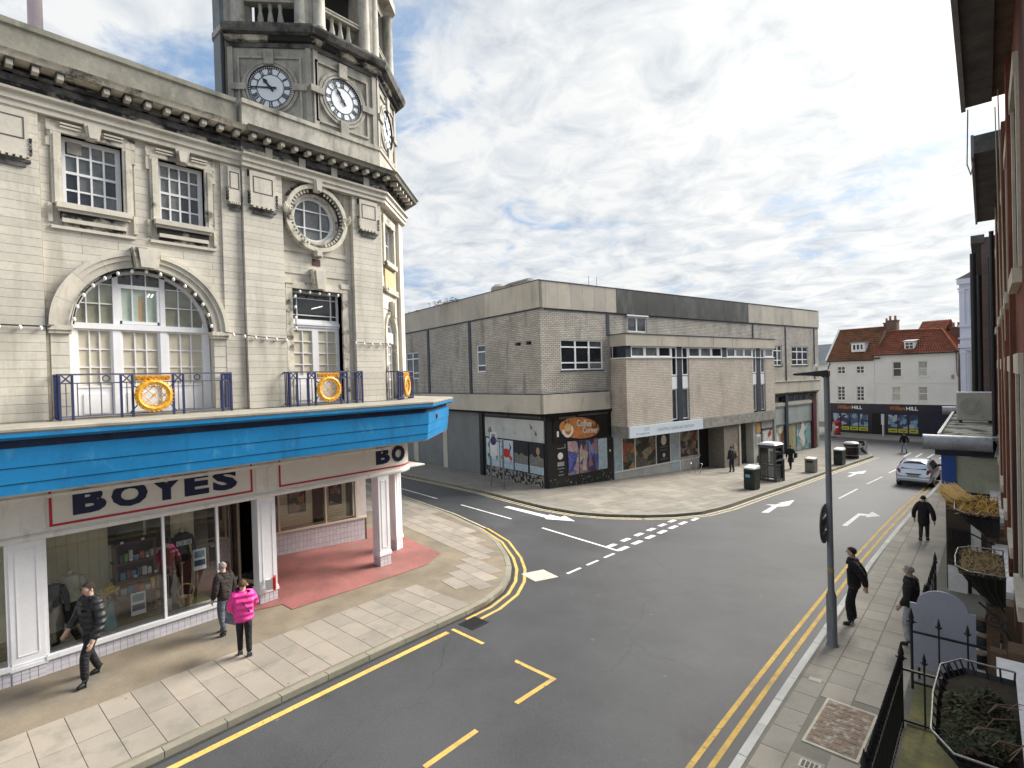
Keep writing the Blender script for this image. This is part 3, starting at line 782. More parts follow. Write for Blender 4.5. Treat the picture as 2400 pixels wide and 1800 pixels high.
for i, z in ((0, 7.80), (1, 7.80)):
    MB().fprism(F0, [(3.66+i*.07, z-.03), (3.69+i*.07, z-.03), (3.73+i*.07, z+.05), (3.70+i*.07, z+.05)], D-.037, D-.03).build('tube_light', emit('tube_light', (1, .98, .9), .2) if i == 0 else MATS['tube_light'], AWIN)
for x0, x1 in ((w0+.12, 2.99), (3.13, 3.88), (4.02, w1-.12)):
    xs = lin(x0+.05, x1-.05, 3); 
    window(F0, x0, x1, 5.75, 7.0, ST, xs, lin(5.8, 6.95, 3), D-.01, .04, .022, .04, WHITE, BLIND, name='casement')
    MB().fbox(F0, x0, x1, 5.1, 5.75, D-.06, D-.01).fbox(F0, x0+.1, x1-.1, 5.2, 5.62, D-.02, D+.012).build('door_panel', WHITE, ST)
# --- upper sash windows with eared surrounds
def sash(F, a0, a1, z0, z1, vent=False):
    xs = lin(a0+.07, a1-.07, 4); zs = [z0+(z1-z0)*f for f in (.25, .75)]
    o = window(F, a0, a1, z0, z1, ST, xs, zs, -.16, .09, .034, .05, WHITE, PANE, mids=[(z0+z1)/2], midw=.05, name='sash_window', pmat=lambda i, j: (PANE2 if random.random() < (.9 if j > 1 else .6) else PANE))
    if vent: MB().fbox(F, a0+.12, a0+.36, z1-.32, z1-.08, -.19, -.13).build('vent_grille', M('grille', (0.30, 0.28, 0.24), .7, .2, 8), o)
    return o
sash(F0, 2.2, 3.23, 9.5, 10.93, True); sash(F0, 3.9, 4.86, 9.5, 10.91)
def surround(F, a0, a1, z0, z1):
    m = MB(); w = .17
    for s_ in (-1, 1):
        e = a0 if s_ < 0 else a1
        lo, hi = (e-w, e) if s_ < 0 else (e, e+w)
        m.fbox(F, lo, hi, z0-.02, z1, -.2, .06)
        lo2, hi2 = (e-w-.07, e-w) if s_ < 0 else (e+w, e+w+.07)
        m.fbox(F, lo2, hi2, z0-.4, z0-.02, -.02, .05).fbox(F, lo2, hi2, z1-.3, z1+.22, -.02, .05)
        lo3, hi3 = (e-w+.04, e-.05) if s_ < 0 else (e+.05, e+w-.04)
        m.fbox(F, lo3, hi3, z0, z1-.05, .055, .085)
    m.fbox(F, a0-w-.06, a1+w+.06, z1, z1+.1, -.2, .065).fbox(F, a0-w-.02, a1+w+.02, z1+.1, z1+.22, -.02, .04)
    m.build('window_surround', STONE_TRIM, ST)
    ac = (a0+a1)/2
    keystone(F, ac, z1-.02, z1+.28, .2, .3, .15)
    for s_ in (-1, 1):
        c = ac+s_*.36
        MB().fbox(F, c-.17, c+.17, z1+.10, z1+.135, .03, .10).fbox(F, c-.17, c+.17, z1+.155, z1+.19, .03, .12).build('head_moulding', STONE, ST)
    MB().fbox(F, a0-.12, a1+.12, z0-.11, z0, -.15, .18).fbox(F, a0-.09, a1+.09, z0-.17, z0-.11, -.02, .13).build('sill', STONE, ST)
    MB().fbox(F, a0-.05, a1+.05, z0-.30, z0-.17, -.02, .08).build('sill_cove', SOOT, ST)
    MB().fbox(F, a0-.03, a1+.03, z0-.38, z0-.30, -.02, .10).build('apron_band', STONE, ST)
    MB().fbox(F, a0-.02, a1+.02, z0-.46, z0-.38, -.02, .05).build('apron', SOOT, ST)
    MB().fbox(F, a0-.2, a1+.2, z0-.52, z0-.46, -.02, .07).build('apron_band', STONE, ST)
surround(F0, 2.2, 3.23, 9.5, 10.93); surround(F0, 3.9, 4.86, 9.5, 10.91)
# --- roundel window
OC = (7.68, 10.28)
m = MB().fring(F0, *OC, .55, .63, 0, 2*PI, 40, -.18, -.08)
for dx in (-.24, .24): m.fbox(F0, OC[0]+dx-.014, OC[0]+dx+.014, OC[1]-.5, OC[1]+.5, -.17, -.1)
for dz in (-.24, .24): m.fbox(F0, OC[0]-.5, OC[0]+.5, OC[1]+dz-.014, OC[1]+dz+.014, -.168, -.098)
RW = m.build('round_window', WHITE, ST)
e3 = [-.55, -.24, .24, .55]
for i in range(3):
    for j in range(3):
        pts = []
        x0, x1, y0, y1 = e3[i], e3[i+1], e3[j], e3[j+1]
        for k_ in range(25):
            t = k_/24*4; q = int(t) % 4; f = t-int(t)
            p = [(x0+(x1-x0)*f, y0), (x1, y0+(y1-y0)*f), (x1-(x1-x0)*f, y1), (x0, y1-(y1-y0)*f)][q]
            r = math.hypot(*p)
            if r > .57: p = (p[0]*.57/r, p[1]*.57/r)
            pts.append((OC[0]+p[0], OC[1]+p[1]))
        MB().fprism(F0, pts[:-1], -.165, -.155).build('pane', PANE2, RW)
for r0, r1, d, mt_ in ((.62, .70, .04, STONE_TRIM), (.71, .80, .12, SOOT), (.81, .92, .19, STONE_TRIM)):
    MB().fring(F0, *OC, r0, r1, 0, 2*PI, 44, -.05, d).build('roundel_moulding', mt_, ST)
for i in range(46):
    t = 2*PI*i/46
    if abs(math.sin(t)) > .96: continue
    MB().fring(F0, *OC, .715, .79, t-.035, t+.035, 1, .1, .145).build('bead', STONE, ST)
for i in range(9):
    t = R_(35)+R_(110)*i/8
    if 3 < i < 5: continue
    MB().fring(F0, *OC, .90, .985, t-.07, t+.07, 2, .05, .15).build('leaf_moulding', SOOT, ST)
keystone(F0, OC[0], 11.0, 11.34, .16, .26, .28)
keystone(F0, OC[0], 9.22, 9.42, .24, .18, .2)
for s_ in (-1, 1):   # acanthus scrolls either side
    m = MB(); cx = OC[0]+s_*.84; cz = OC[1]-.02
    for q in range(6):
        t = R_(60+q*26); L = .16+.05*math.sin(q*2.1)
        pts = [(cx+s_*.02, cz), (cx+s_*(.06+.12*math.cos(t)), cz+.10*math.sin(t)+.02), (cx+s_*(.05+L*math.cos(t*.8)), cz+L*1.1*math.sin(t)+.04)]
        m.tube([F0.P(a, z, .16+.05*k_) for k_, (a, z) in enumerate(pts)], [.06, .065, .02], 6)
    sp_ = [F0.P(cx+s_*(-.05+.07*(1-q/16)*math.cos(q*.75)), cz-.10+.07*(1-q/16)*math.sin(q*.75), .2) for q in range(16)]
    m.tube(sp_, .022, 6)
    m.build('acanthus_scroll', STONE_TRIM, ST, True)
MB().fbox(F0, 7.56, 7.80, 8.99, 9.17, -.01, .03).build('vent_brick', M('vent_dark', (0.09, 0.05, 0.05), .8, .3, 20), ST)
# --- french window below the roundel
m = MB()
for a0, a1 in ((6.76, 6.94), (8.44, 8.62)): m.fbox(F0, a0, a1, 5.12, 8.42, -.3, .06)
m.fbox(F0, 6.76, 8.62, 8.3, 8.42, -.3, .066).fbox(F0, 6.72, 6.98, 8.42, 8.56, -.02, .09).fbox(F0, 8.4, 8.66, 8.42, 8.56, -.02, .09).fbox(F0, 6.98, 8.4, 8.42, 8.49, -.02, .05)
m.build('window_surround', STONE_TRIM, ST)
keystone(F0, 7.69, 8.3, 8.86, .3, .44, .2)
o = window(F0, 6.95, 8.43, 7.45, 8.28, ST, [7.18, 8.2], [7.62, 8.08], D, .05, .026, .05, WHITE, PANE_T, name='transom_light')
MB().fprism(F0, [(7.62, 7.80), (7.64, 7.83), (7.98, 7.93), (7.96, 7.90)], D-.034, D-.03).build('tube_light', MATS['tube_light'], o)
MB().fbox(F0, 6.95, 8.43, 7.28, 7.45, D-.08, D+.05).fbox(F0, 6.95, 8.43, 7.34, 7.40, D, D+.08).build('transom', WHITE, ST)
for x0, x1 in ((6.95, 7.69), (7.69, 8.43)):
    window(F0, x0, x1, 5.85, 7.28, ST, lin(x0+.09, x1-.09, 2), lin(5.92, 7.2, 4), D, .09, .024, .05, WHITE, BLIND, name='door_leaf')
    MB().fbox(F0, x0, x1, 5.1, 5.85, D-.06, D+.015).fbox(F0, x0+.12, x1-.12, 5.25, 5.7, D, D+.04).build('door_panel', WHITE, ST)
# --- chamfer openings
window(FC, .45, 1.45, 9.55, 10.75, ST, [.95], [10.2], -.12, .08, .03, .05, WHITE, PANE2, name='corner_window')
MB().fbox(FC, .35, 1.55, 9.40, 9.55, -.05, .14).build('sill', STONE_TRIM, ST)
MB().fbox(FC, .3, .45, 9.4, 10.9, -.05, .07).fbox(FC, 1.45, 1.6, 9.4, 10.9, -.05, .07).fbox(FC, .3, 1.6, 10.75, 11.0, -.05, .08).build('window_surround', STONE_TRIM, ST)
MB().fbox(FC, .40, 1.5, 8.75, 9.3, 0, .05).build('apron_panel', M('panel_ochre', (.45, .36, .2), .8, .1), ST)
MB().fbox(FC, .25, 1.7, 8.55, 8.72, -.02, .12).build('apron_band', STONE_TRIM, ST)
keystone(FC, .96, 7.75, 8.3, .2, .28, .16)
MB().fring(FC, .96, 7.3, .54, .68, 0, PI, 18, -.3, .06).fbox(FC, .28, .42, 5.1, 7.3, -.3, .06).fbox(FC, 1.5, 1.64, 5.1, 7.3, -.3, .06).build('arch_surround', STONE_TRIM, ST)
m = MB().fring(FC, .96, 7.3, .44, .54, 0, PI, 18, -.2, -.1).fbox(FC, .42, 1.5, 6.95, 7.3, -.2, -.06).fbox(FC, .93, .99, 7.3, 7.78, -.2, -.1).fbox(FC, .5, 1.42, 7.5, 7.53, -.19, -.11)
cw = m.build('arched_window', WHITE, ST)
MB().fprism(FC, [(.96+.46*math.cos(PI*i/14), 7.3+.46*math.sin(PI*i/14)) for i in range(15)], -.19, -.175).build('pane', PANE2, cw)
window(FC, .42, 1.5, 5.1, 6.95, ST, lin(.5, 1.42, 4), lin(5.2, 6.87, 6), -.14, .08, .024, .05, WHITE, BLIND2, name='corner_door')
# --- drop panels on the pilasters
def drop_panel(F, a0, a1, d, circ=True):
    MB().fbox(F, a0, a1, 10.25, 11.12, d-.02, d+.07).build('pilaster_drop', STONE, ST)
    w = a1-a0
    m = MB()
    for b0, b1, c0, c1 in ((a0+.12*w, a1-.12*w, 10.98, 11.0), (a0+.12*w, a1-.12*w, 10.58, 10.6), (a0+.12*w, a0+.12*w+.018, 10.6, 10.98), (a1-.12*w-.018, a1-.12*w, 10.6, 10.98)): m.fbox(F, b0, b1, c0, c1, d+.06, d+.078)
    m.build('incised_panel', JOINT, ST)
    m = MB()
    for i in range(5): m.fbox(F, a0+w*(.08+.18*i), a0+w*(.18+.18*i), 10.20, 10.26, d+.02, d+.11)
    m.build('dentil', STONE, ST)
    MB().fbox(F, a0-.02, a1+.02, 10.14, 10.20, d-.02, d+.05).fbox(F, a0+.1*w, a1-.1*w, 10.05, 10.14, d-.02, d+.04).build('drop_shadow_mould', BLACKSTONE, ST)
    for s_ in (a0-.04, a1):
        for i in range(4): MB().fbox(F, s_, s_+.04, 10.30+i*.085, 10.36+i*.085, d-.01, d+.09).build('guilloche', SOOT, ST)
drop_panel(F0, 1.15, 1.7, .10); drop_panel(F0, 5.37, 5.66, .06); drop_panel(F0, 5.85, 6.50, .16); drop_panel(F0, 9.0, 9.62, .16)
for a in (5.95, 9.1):
    MB().fbox(F0, a-.14, a-.05, 10.98, 11.14, .15, .2).build('drop_corner', SOOT, ST)
# --- entablature, cornice, parapet
fA = [(-3.0, 0.0), (5.66, 0.0)]
fB = [(5.66, 0.0), P1, P2, P3]
for path, k_ in ((fA, 0.0), (fB, 0.11)):
    MB().sweep([(-.02, 11.19), (.14+k_, 11.19), (.14+k_, 11.30), (.18+k_, 11.31), (.18+k_, 11.42), (.25+k_, 11.46), (.25+k_, 11.51), (-.02, 11.51)], path).build('architrave', STONE, ST)
    MB().sweep([(-.02, 11.51), (.12+k_, 11.51), (.12+k_, 11.66), (-.02, 11.66)], path).build('frieze', SOOT, ST)
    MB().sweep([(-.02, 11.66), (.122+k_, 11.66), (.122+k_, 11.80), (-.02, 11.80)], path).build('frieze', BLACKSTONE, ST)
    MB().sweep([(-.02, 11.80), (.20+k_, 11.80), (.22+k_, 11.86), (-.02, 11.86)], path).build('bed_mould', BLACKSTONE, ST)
    MB().sweep([(-.02, 11.95), (.52+k_, 11.95), (.55+k_, 12.02), (.60+k_, 12.06), (-.02, 12.08)], path).build('corona', GREYSTONE if k_ else STONE_TRIM, ST)
MB().sweep([(-.25, 12.06), (.02, 12.06), (.02, 12.78), (.06, 12.79), (.06, 12.90), (-.25, 12.90)], fA).build('parapet', GREYSTONE, ST)
MB().sweep([(-.25, 12.06), (.12, 12.06), (.12, 12.80), (.16, 12.81), (.16, 12.92), (-.25, 12.92)], [(5.75, 0), P1, P2, P3]).build('parapet', TOWER, ST)
MB().sweep([(-.02, 11.86), (.15, 11.86), (.15, 11.95), (-.02, 11.95)], fA).build('soffit_board', SOOT, ST)
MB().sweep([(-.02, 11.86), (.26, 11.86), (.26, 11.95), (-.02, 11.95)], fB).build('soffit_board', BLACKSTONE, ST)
def modillion(F, a, d0, d1):
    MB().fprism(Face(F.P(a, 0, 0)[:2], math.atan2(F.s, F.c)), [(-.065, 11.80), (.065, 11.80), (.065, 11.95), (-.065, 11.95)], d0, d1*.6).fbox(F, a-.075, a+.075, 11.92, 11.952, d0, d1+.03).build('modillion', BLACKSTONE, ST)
    MB().fbox(F, a-.05, a+.05, 11.82, 11.918, d1*.6+.002, d1).build('modillion_tip', STONE, ST)
for i in range(-4, 12):
    a = 1.43+.37*i
    if i == 3 or a > 5.6: continue
    modillion(F0, a, .10, .46)
for i in range(12): modillion(F0, 5.85+.36*i, .2, .57)
for i in range(6): modillion(FC, .25+.36*i, .2, .57)
# pale pier blocks in the tower frieze
for a in (6.35, 7.25, 8.2, 9.25): MB().fbox(F0, a-.09, a+.09, 11.52, 11.8, .2, .245).build('frieze_block', STONE, ST)
# --- clock tower
TW = [(6.10, 2.2), (6.10, 1.55), (7.75, 0.0), (9.85, 0.0), (11.50, 1.32), (11.80, 3.3), (10.4, 4.4), (7.6, 3.9)]
def scaled(poly, k): 
    cx = sum(p[0] for p in poly)/len(poly); cy = sum(p[1] for p in poly)/len(poly)
    return [(cx+(x-cx)*k, cy+(y-cy)*k) for x, y in poly]
MB().prism(TW, 12.0, 15.35).build('tower_shaft', TOWER, ST)
twc = TW[1:6]
for prof, mt, nm in (([(-.1, 15.05), (.05, 15.05), (.07, 15.16), (-.1, 15.16)], BLACKSTONE, 'tower_moulding'), ([(-.1, 15.16), (.16, 15.18), (.2, 15.3), (-.1, 15.3)], SOOT, 'tower_moulding'), ([(-.1, 15.3), (.34, 15.32), (.40, 15.46), (.40, 15.52), (-.1, 15.6)], BLACKSTONE, 'tower_cornice')):
    MB().sweep(prof, twc).build(nm, mt, ST)
MB().prism(scaled(TW, 1.05), 15.5, 15.66).build('tower_stage', TOWER, ST)
FT = {}
def edge_face(p, q):
    return Face(p, math.atan2(q[1]-p[1], q[0]-p[0])), math.hypot(q[0]-p[0], q[1]-p[1])
MB().prism(scaled(TW, .62), 15.6, 19.2).build('tower_core', DARK, ST)
MB().prism(scaled(TW, .90), 18.1, 18.5).prism(scaled(TW, 1.06), 18.5, 18.8).prism(scaled(TW, .95), 18.8, 19.2).build('tower_entablature', TOWER, ST)
dome = MB(); dome.lathe([(2.6, 19.2), (2.5, 19.9), (2.1, 20.7), (1.4, 21.3), (.4, 21.6), (.3, 22.3), (.02, 22.6)], (9.0, 2.4, 0), 16).build('tower_dome', M('dome_lead', (.2, .22, .22), .6, .2), ST, True)
for i in range(1, 6):
    p, q = TW[i-1], TW[i]; F, L = edge_face(p, q)
    if L < 1: continue
    # balustrade
    MB().fbox(F, .28, L-.28, 16.38, 16.46, -.32, -.06).fbox(F, .28, L-.28, 16.46, 16.5, -.34, -.04).build('balustrade_rail', TOWER, ST)
    for k_ in range(3):
        a = L/2+(k_-1)*.27; x, y, _ = F.P(a, 0, -.19)
        MB().lathe([(.06, 15.66), (.06, 15.74), (.09, 15.86), (.085, 15.96), (.05, 16.16), (.045, 16.24), (.06, 16.3), (.06, 16.38)], (x, y, 0), 8).build('baluster', TOWER, ST, True)
for p in TW[:6]:
    cx, cy = 8.95, 2.4
    dx, dy = p[0]-cx, p[1]-cy; l = math.hypot(dx, dy); dx /= l; dy /= l
    for s_ in (-1, 1):
        x, y = p[0]-dx*.2+s_*dy*.24, p[1]-dy*.2-s_*dx*.24
        MB().lathe([(.21, 15.66), (.21, 15.78), (.175, 15.82), (.165, 18.0), (.2, 18.1)], (x, y, 0), 12).build('tower_column', TOWER, ST, True)
    x, y = p[0]-dx*.42, p[1]-dy*.42
    MB().box(x-.26, x+.26, y-.26, y+.26, 15.66, 18.1).build('tower_pier', TOWER, ST)
MB().box(6.0, 6.11, 1.72, 2.2, 12.2, 18.6).build('flank_slates', M('slate', (.16, .18, .19), .6, .2), ST)
MB().tube([(6.0, 1.62, 13.0), (6.02, 1.6, 15.0), (6.0, 1.55, 15.3)], .05, 8).build('drainpipe', IRON, ST)
# clocks
DIAL = M('clock_dial', (0.72, 0.76, 0.80), 0.35, 0.03, 3)
CRING = M('clock_black', (0.012, 0.014, 0.03), 0.4, 0.1)
def clock(F, ac, zc, hour, minute):
    o = MB().fring(F, ac, zc, .60, .66, 0, 2*PI, 48, -.02, .06).build('clock', TOWER, ST)
    MB().fdisc(F, ac, zc, .605, 48, .0, .012).build('dial', DIAL, o)
    MB().fring(F, ac, zc, .355, .375, 0, 2*PI, 48, .01, .02).fring(F, ac, zc, .53, .545, 0, 2*PI, 48, .01, .02).fring(F, ac, zc, .592, .61, 0, 2*PI, 48, .01, .05).build('chapter_ring', CRING, o)
    m = MB()
    for i in range(60):
        t = 2*PI*i/60
        m.fring(F, ac, zc, .55, .59, t-.026, t+.026, 1, .01, .018)
    m.build('minute_track', CRING, o)
    num = ['XII', 'I', 'II', 'III', 'IIII', 'V', 'VI', 'VII', 'VIII', 'IX', 'X', 'XI']
    for i, s in enumerate(num):
        t = PI/2-2*PI*i/12; m = MB()
        wd = {'I': .034, 'V': .07, 'X': .07}
        tot = sum(wd[c] for c in s); x = -tot/2
        def pt(u, v):   # u tangential (clockwise), v radial
            r = .385+v*.135
            return (ac+r*math.cos(t)+u*math.sin(t), zc+r*math.sin(t)-u*math.cos(t))
        def bar(u0, v0, u1, v1, w):
            m.fprism(F, [pt(u0-w/2, v0), pt(u0+w/2, v0), pt(u1+w/2, v1), pt(u1-w/2, v1)], .011, .02)
        for c in s:
            w = wd[c]; cx = x+w/2
            if c == 'I': bar(cx, 0, cx, 1, .021)
            elif c == 'V': bar(cx, 0, cx-.026, 1, .022); bar(cx, 0, cx+.026, 1, .012)
            else: bar(cx-.026, 0, cx+.026, 1, .014); bar(cx+.026, 0, cx-.026, 1, .022)
            x += w
        bar(0, 0, 0, .04, tot+.01); bar(0, .96, 0, 1.0, tot+.01)
        m.build('numeral', CRING, o)
    for nm, ang, L, w in (('hour_hand', hour/12, .34, .075), ('minute_hand', minute/60, .52, .036)):
        t = PI/2-2*PI*ang; c, s = math.cos(t), math.sin(t)
        def q(u, v): return (ac+u*c+v*s, zc+u*s-v*c)
        if nm == 'hour_hand': poly = [q(-.12, -.03), q(-.12, .03), q(.16, .025), q(.22, w*.8), q(L, 0), q(.22, -w*.8), q(.16, -.025)]
        else: poly = [q(-.16, -.03), q(-.16, .03), q(L, .010), q(L, -.010)]
        MB().fprism(F, poly, .03, .04).build(nm, CRING, o)
    MB().fdisc(F, ac, zc, .045, 12, .02, .05).build('boss', CRING, o)
    # square panel mouldings and blocks
    MB().fring(F, ac, zc, .68, .76, 0, 2*PI, 40, -.02, .05).build('clock_moulding', TOWER, ST)
    m = MB(); h = .86
    for b in ((ac-h, ac+h, zc+h-.06, zc+h), (ac-h, ac+h, zc-h, zc-h+.06), (ac-h, ac-h+.06, zc-h+.06, zc+h-.06), (ac+h-.06, ac+h, zc-h+.06, zc+h-.06)): m.fbox(F, *b, -.02, .05)
    m.build('clock_panel', TOWER, ST)
    for dx, dz, w, hh in ((0, .82, .13, .2), (0, -.82, .13, .2), (-.82, 0, .2, .09), (.82, 0, .2, .09)):
        MB().fbox(F, ac+dx-w, ac+dx+w, zc+dz-hh, zc+dz+hh, -.02, .11).build('clock_keystone', TOWER, ST)
fl, ll = edge_face(TW[1], TW[2]); fm, lm = edge_face(TW[2], TW[3]); fr_, lr = edge_face(TW[3], TW[4])
clock(fl, ll/2, 13.95, 10.78, 45.5); clock(fm, lm/2-.12, 13.95, 10.9, 54); clock(fr_, lr/2, 13.95, 10.85, 52)
for F, L in ((fl, ll), (fm, lm), (fr_, lr)):
    MB().fbox(F, .02, .16, 12.9, 15.05, -.05, .05).fbox(F, L-.16, L-.02, 12.9, 15.05, -.05, .05).build('tower_quoin', TOWER, ST)
# --- blue canopy
cpath = [(-3.0, 0.0), P1, P2, P3]
def tier(name, prof, mat): MB().sweep(prof, cpath).build(name, mat, ST)
tier('canopy_deck', [(-.01, 4.98), (1.66, 5.0), (1.68, 5.03), (1.68, 5.07), (1.6, 5.09), (-.01, 5.11)], BLUETOP)
tier('canopy_lip', [(1.38, 4.88), (1.60, 4.88), (1.665, 4.93), (1.665, 4.998), (1.38, 4.978)], BLUE)
tier('canopy_recess', [(1.20, 4.74), (1.43, 4.74), (1.43, 4.878), (1.20, 4.878)], M('canopy_recess_dark', (.05, .06, .10), .8, .3, 2))  # band under the lip, coloured darker than the boards
tier('canopy_board', [(1.2, 4.402), (1.50, 4.402), (1.515, 4.738), (1.2, 4.738)], BLUE)
tier('canopy_board', [(1.2, 4.122), (1.47, 4.122), (1.485, 4.392), (1.2, 4.392)], BLUE)
tier('canopy_board', [(1.2, 3.93), (1.44, 3.93), (1.455, 4.112), (1.2, 4.112)], BLUE)
tier('canopy_soffit', [(.0, 3.90), (1.40, 3.90), (1.40, 3.926), (.0, 3.926)], WHITE2)
tier('awning_bar', [(.10, 3.60), (.17, 3.60), (.17, 3.67), (.10, 3.67)], WHITE2)
MB().fbox(FC, .55, .7, 4.5, 4.62, 1.5, 1.56).build('bird_spike_plate', M('rust', (.18, .08, .03), .8, .2), ST)
# --- balconies
def railing(F, a0, a1, wreaths, name, closed=True, circles=()):
    o = MB().fbox(F, a0, a1, 6.00, 6.035, .42, .46).fbox(F, a0, a1, 5.83, 5.855, .425, .455).fbox(F, a0, a1, 5.17, 5.195, .425, .455).build('balcony_railing', RAILGREY, ST)
    for a in (a0, a1):
        MB().fbox(F, a-.018, a+.018, 6.0, 6.03, .0, .42).fbox(F, a-.014, a+.014, 5.18, 5.2, .0, .42).build('return_rail', RAILBLUE, o)
        for k_ in range(5): MB().fbox(F, a-.012, a+.012, 5.12, 6.0, .05+k_*.085, .065+k_*.085).build('return_bar', RAILBLUE, o)
    posts = []
    def xpanel(a, w=.2):
        for x in (a-w/2, a+w/2): MB().fbox(F, x-.02, x+.02, 5.11, 6.0, .415, .465).build('post', RAILBLUE, o)
        MB().fprism(F, [(a-w/2+.02, 5.855), (a-w/2+.05, 5.855), (a+w/2-.02, 6.0), (a+w/2-.05, 6.0)], .43, .45).fprism(F, [(a+w/2-.05, 5.856), (a+w/2-.02, 5.856), (a-w/2+.05, 6.0), (a-w/2+.02, 6.0)], .432, .452).build('cross', RAILBLUE, o)
        MB().fbox(F, a-.008, a+.008, 5.19, 5.83, .43, .45).build('bar', RAILGREY, o)
    xp = [a0+.12, a1-.12]
    for wc in wreaths: xp += [wc-.48, wc+.48]
    for a in xp: xpanel(a)
    a = a0+.3
    bars = []
    while a < a1-.25:
        if all(abs(a-x) > .13 for x in xp) and all(abs(a-w) > .4 for w in wreaths): bars.append(a)
        a += .19
    for b in bars: MB().fbox(F, b-.009, b+.009, 5.195, 5.83, .43, .45).build('bar', RAILGREY, o)
    for c in circles: MB().fring(F, c, 5.93, .05, .068, 0, 2*PI, 16, .43, .45).build('rail_ring', RAILBLUE, o)
    for wc in wreaths:
        m = MB(); n = 40
        m.tube([F.P(wc+.30*math.cos(2*PI*i/n), 5.55+.29*math.sin(2*PI*i/n), .47) for i in range(n)], [.062+.005*((i*7) % 3-1) for i in range(n)], 8, closed=True)
        for i in range(26):
            t = 2*PI*i/26
            for rr, s_ in ((.345, 1), (.25, -1)):
                p = F.P(wc+rr*math.cos(t), 5.55+rr*.97*math.sin(t), .5); q = F.P(wc+(rr+.035*s_)*math.cos(t+.12), 5.55+(rr+.035*s_)*.97*math.sin(t+.12), .52)
                m.tube([p, q], [.018, .006], 5)
        w = m.build('wreath', GOLD, o, True)
        m = MB()
        for t in (0, 1, 2, 3):
            for off in (-.1, .1):
                t_ = PI/4+PI/2*t
        for sgn in (1, -1):
            for off in (-.14, .0, .14):
                L = math.sqrt(max(0, .24**2-off**2))
                cx, cz = wc+off*.707, 5.55-off*.707*sgn
                m.tube([F.P(cx-L*.707, cz-L*.707*sgn, .47), F.P(cx+L*.707, cz+L*.707*sgn, .47)], .011, 6)
        m.build('lattice', M('lattice_brass', (.62, .40, .14), .45, .1), o)
        MB().fdisc(F, wc, 5.55, .035, 10, .46, .5).build('lattice_boss', GOLD, o)
        MB().fbox(F, wc-.33, wc+.33, 5.87, 5.985, .435, .47).build('scroll_panel', GOLD, o)
        for i in range(6): MB().fring(F, wc-.275+.11*i, 5.93, .012, .042, 0, 2*PI, 10, .465, .49).build('scroll_curl', M('gold_dark', (.5, .22, .02), .5, .1), o)
        for s_ in (-1, 1):
            MB().tube([F.P(wc+s_*.43, 5.84, .45), F.P(wc+s_*.3, 5.72, .45)], .014, 6).tube([F.P(wc+s_*.43, 5.2, .45), F.P(wc+s_*.3, 5.36, .45)], .014, 6).build('stay', RAILBLUE, o)
    return o
railing(F0, 1.95, 5.17, [3.55], 'balcony', circles=(2.72, 4.42))
railing(F0, 6.58, 8.78, [7.69], 'balcony')
railing(FC, .1, 1.95, [.98], 'balcony')
# low kerb under the wall
MB().sweep([(-.02, 5.08), (.1, 5.08), (.1, 5.14), (-.02, 5.16)], cpath).build('wall_plinth', GREYSTONE, ST)
# --- shop front: fascia, signs, pillars, stall riser
import itertools
spath = [(-3.0, 0.0), (10.15, 0.0)]
cx_, cy_, rr_ = 10.15, .95, .95
for i in range(1, 8):
    t = -PI/2+R_(70)*i/7; spath.append((cx_+rr_*math.cos(t), cy_+rr_*math.sin(t)))
spath.append((spath[-1][0]+.2045*6, spath[-1][1]+.979*6))
MB().sweep([(-.2, 2.92), (.03, 2.92), (.03, 3.92), (-.2, 3.92)], spath).build('fascia', SIGNW, ST)
MB().sweep([(-.22, 2.80), (.07, 2.80), (.09, 2.84), (.09, 2.88), (.05, 2.92), (-.22, 2.92)], spath).build('fascia_moulding', WHITE2, ST)
for a0, a1 in ((1.08, 1.74), (5.82, 6.36)):
    MB().fbox(F0, a0, a1, 2.93, 3.9, .0, .055).build('fascia_pier', WHITE2, ST)
def border(a0, a1):
    m = MB(); w = .045; d0, d1 = .03, .042
    m.fbox(F0, a0, a1, 3.0, 3.0+w, d0, d1).fbox(F0, a0, a0+w, 3.0+w, 3.75, d0, d1).fbox(F0, a1-w, a1, 3.0+w, 3.75, d0, d1).fbox(F0, a0, a1, 3.75, 3.75+w, d0, d1)
    m.build('sign_border', REDLINE, ST)
border(1.80, 5.74); border(-2.6, 1.02)
MB().fbox(F0, 6.42, 6.465, 3.045, 3.8, .03, .042).build('sign_border', REDLINE, ST)
MB().sweep([(.03, 3.0), (.042, 3.0), (.042, 3.045), (.03, 3.045)], [(6.42, 0)]+spath[1:-1]+[(spath[-2][0]+.2045*2, spath[-2][1]+.979*2)]).build('sign_border', REDLINE, ST)
x = 2.17
for ch, w in zip('BOYES', (.56, .66, .68, .52, .56)):
    text('letter', ch, F0, x, x+w, 3.16, 3.67, .031, NAVY, ST, .014, .055); x += w+.085-(.06 if ch in 'OY' else 0)
text('letter', 'B', F0, 9.42, 9.93, 3.16, 3.67, .031, NAVY, ST, .014, .055)
text('letter', 'O', F0, 10.0, 10.5, 3.16, 3.67, .031, NAVY, ST, .02, .055)
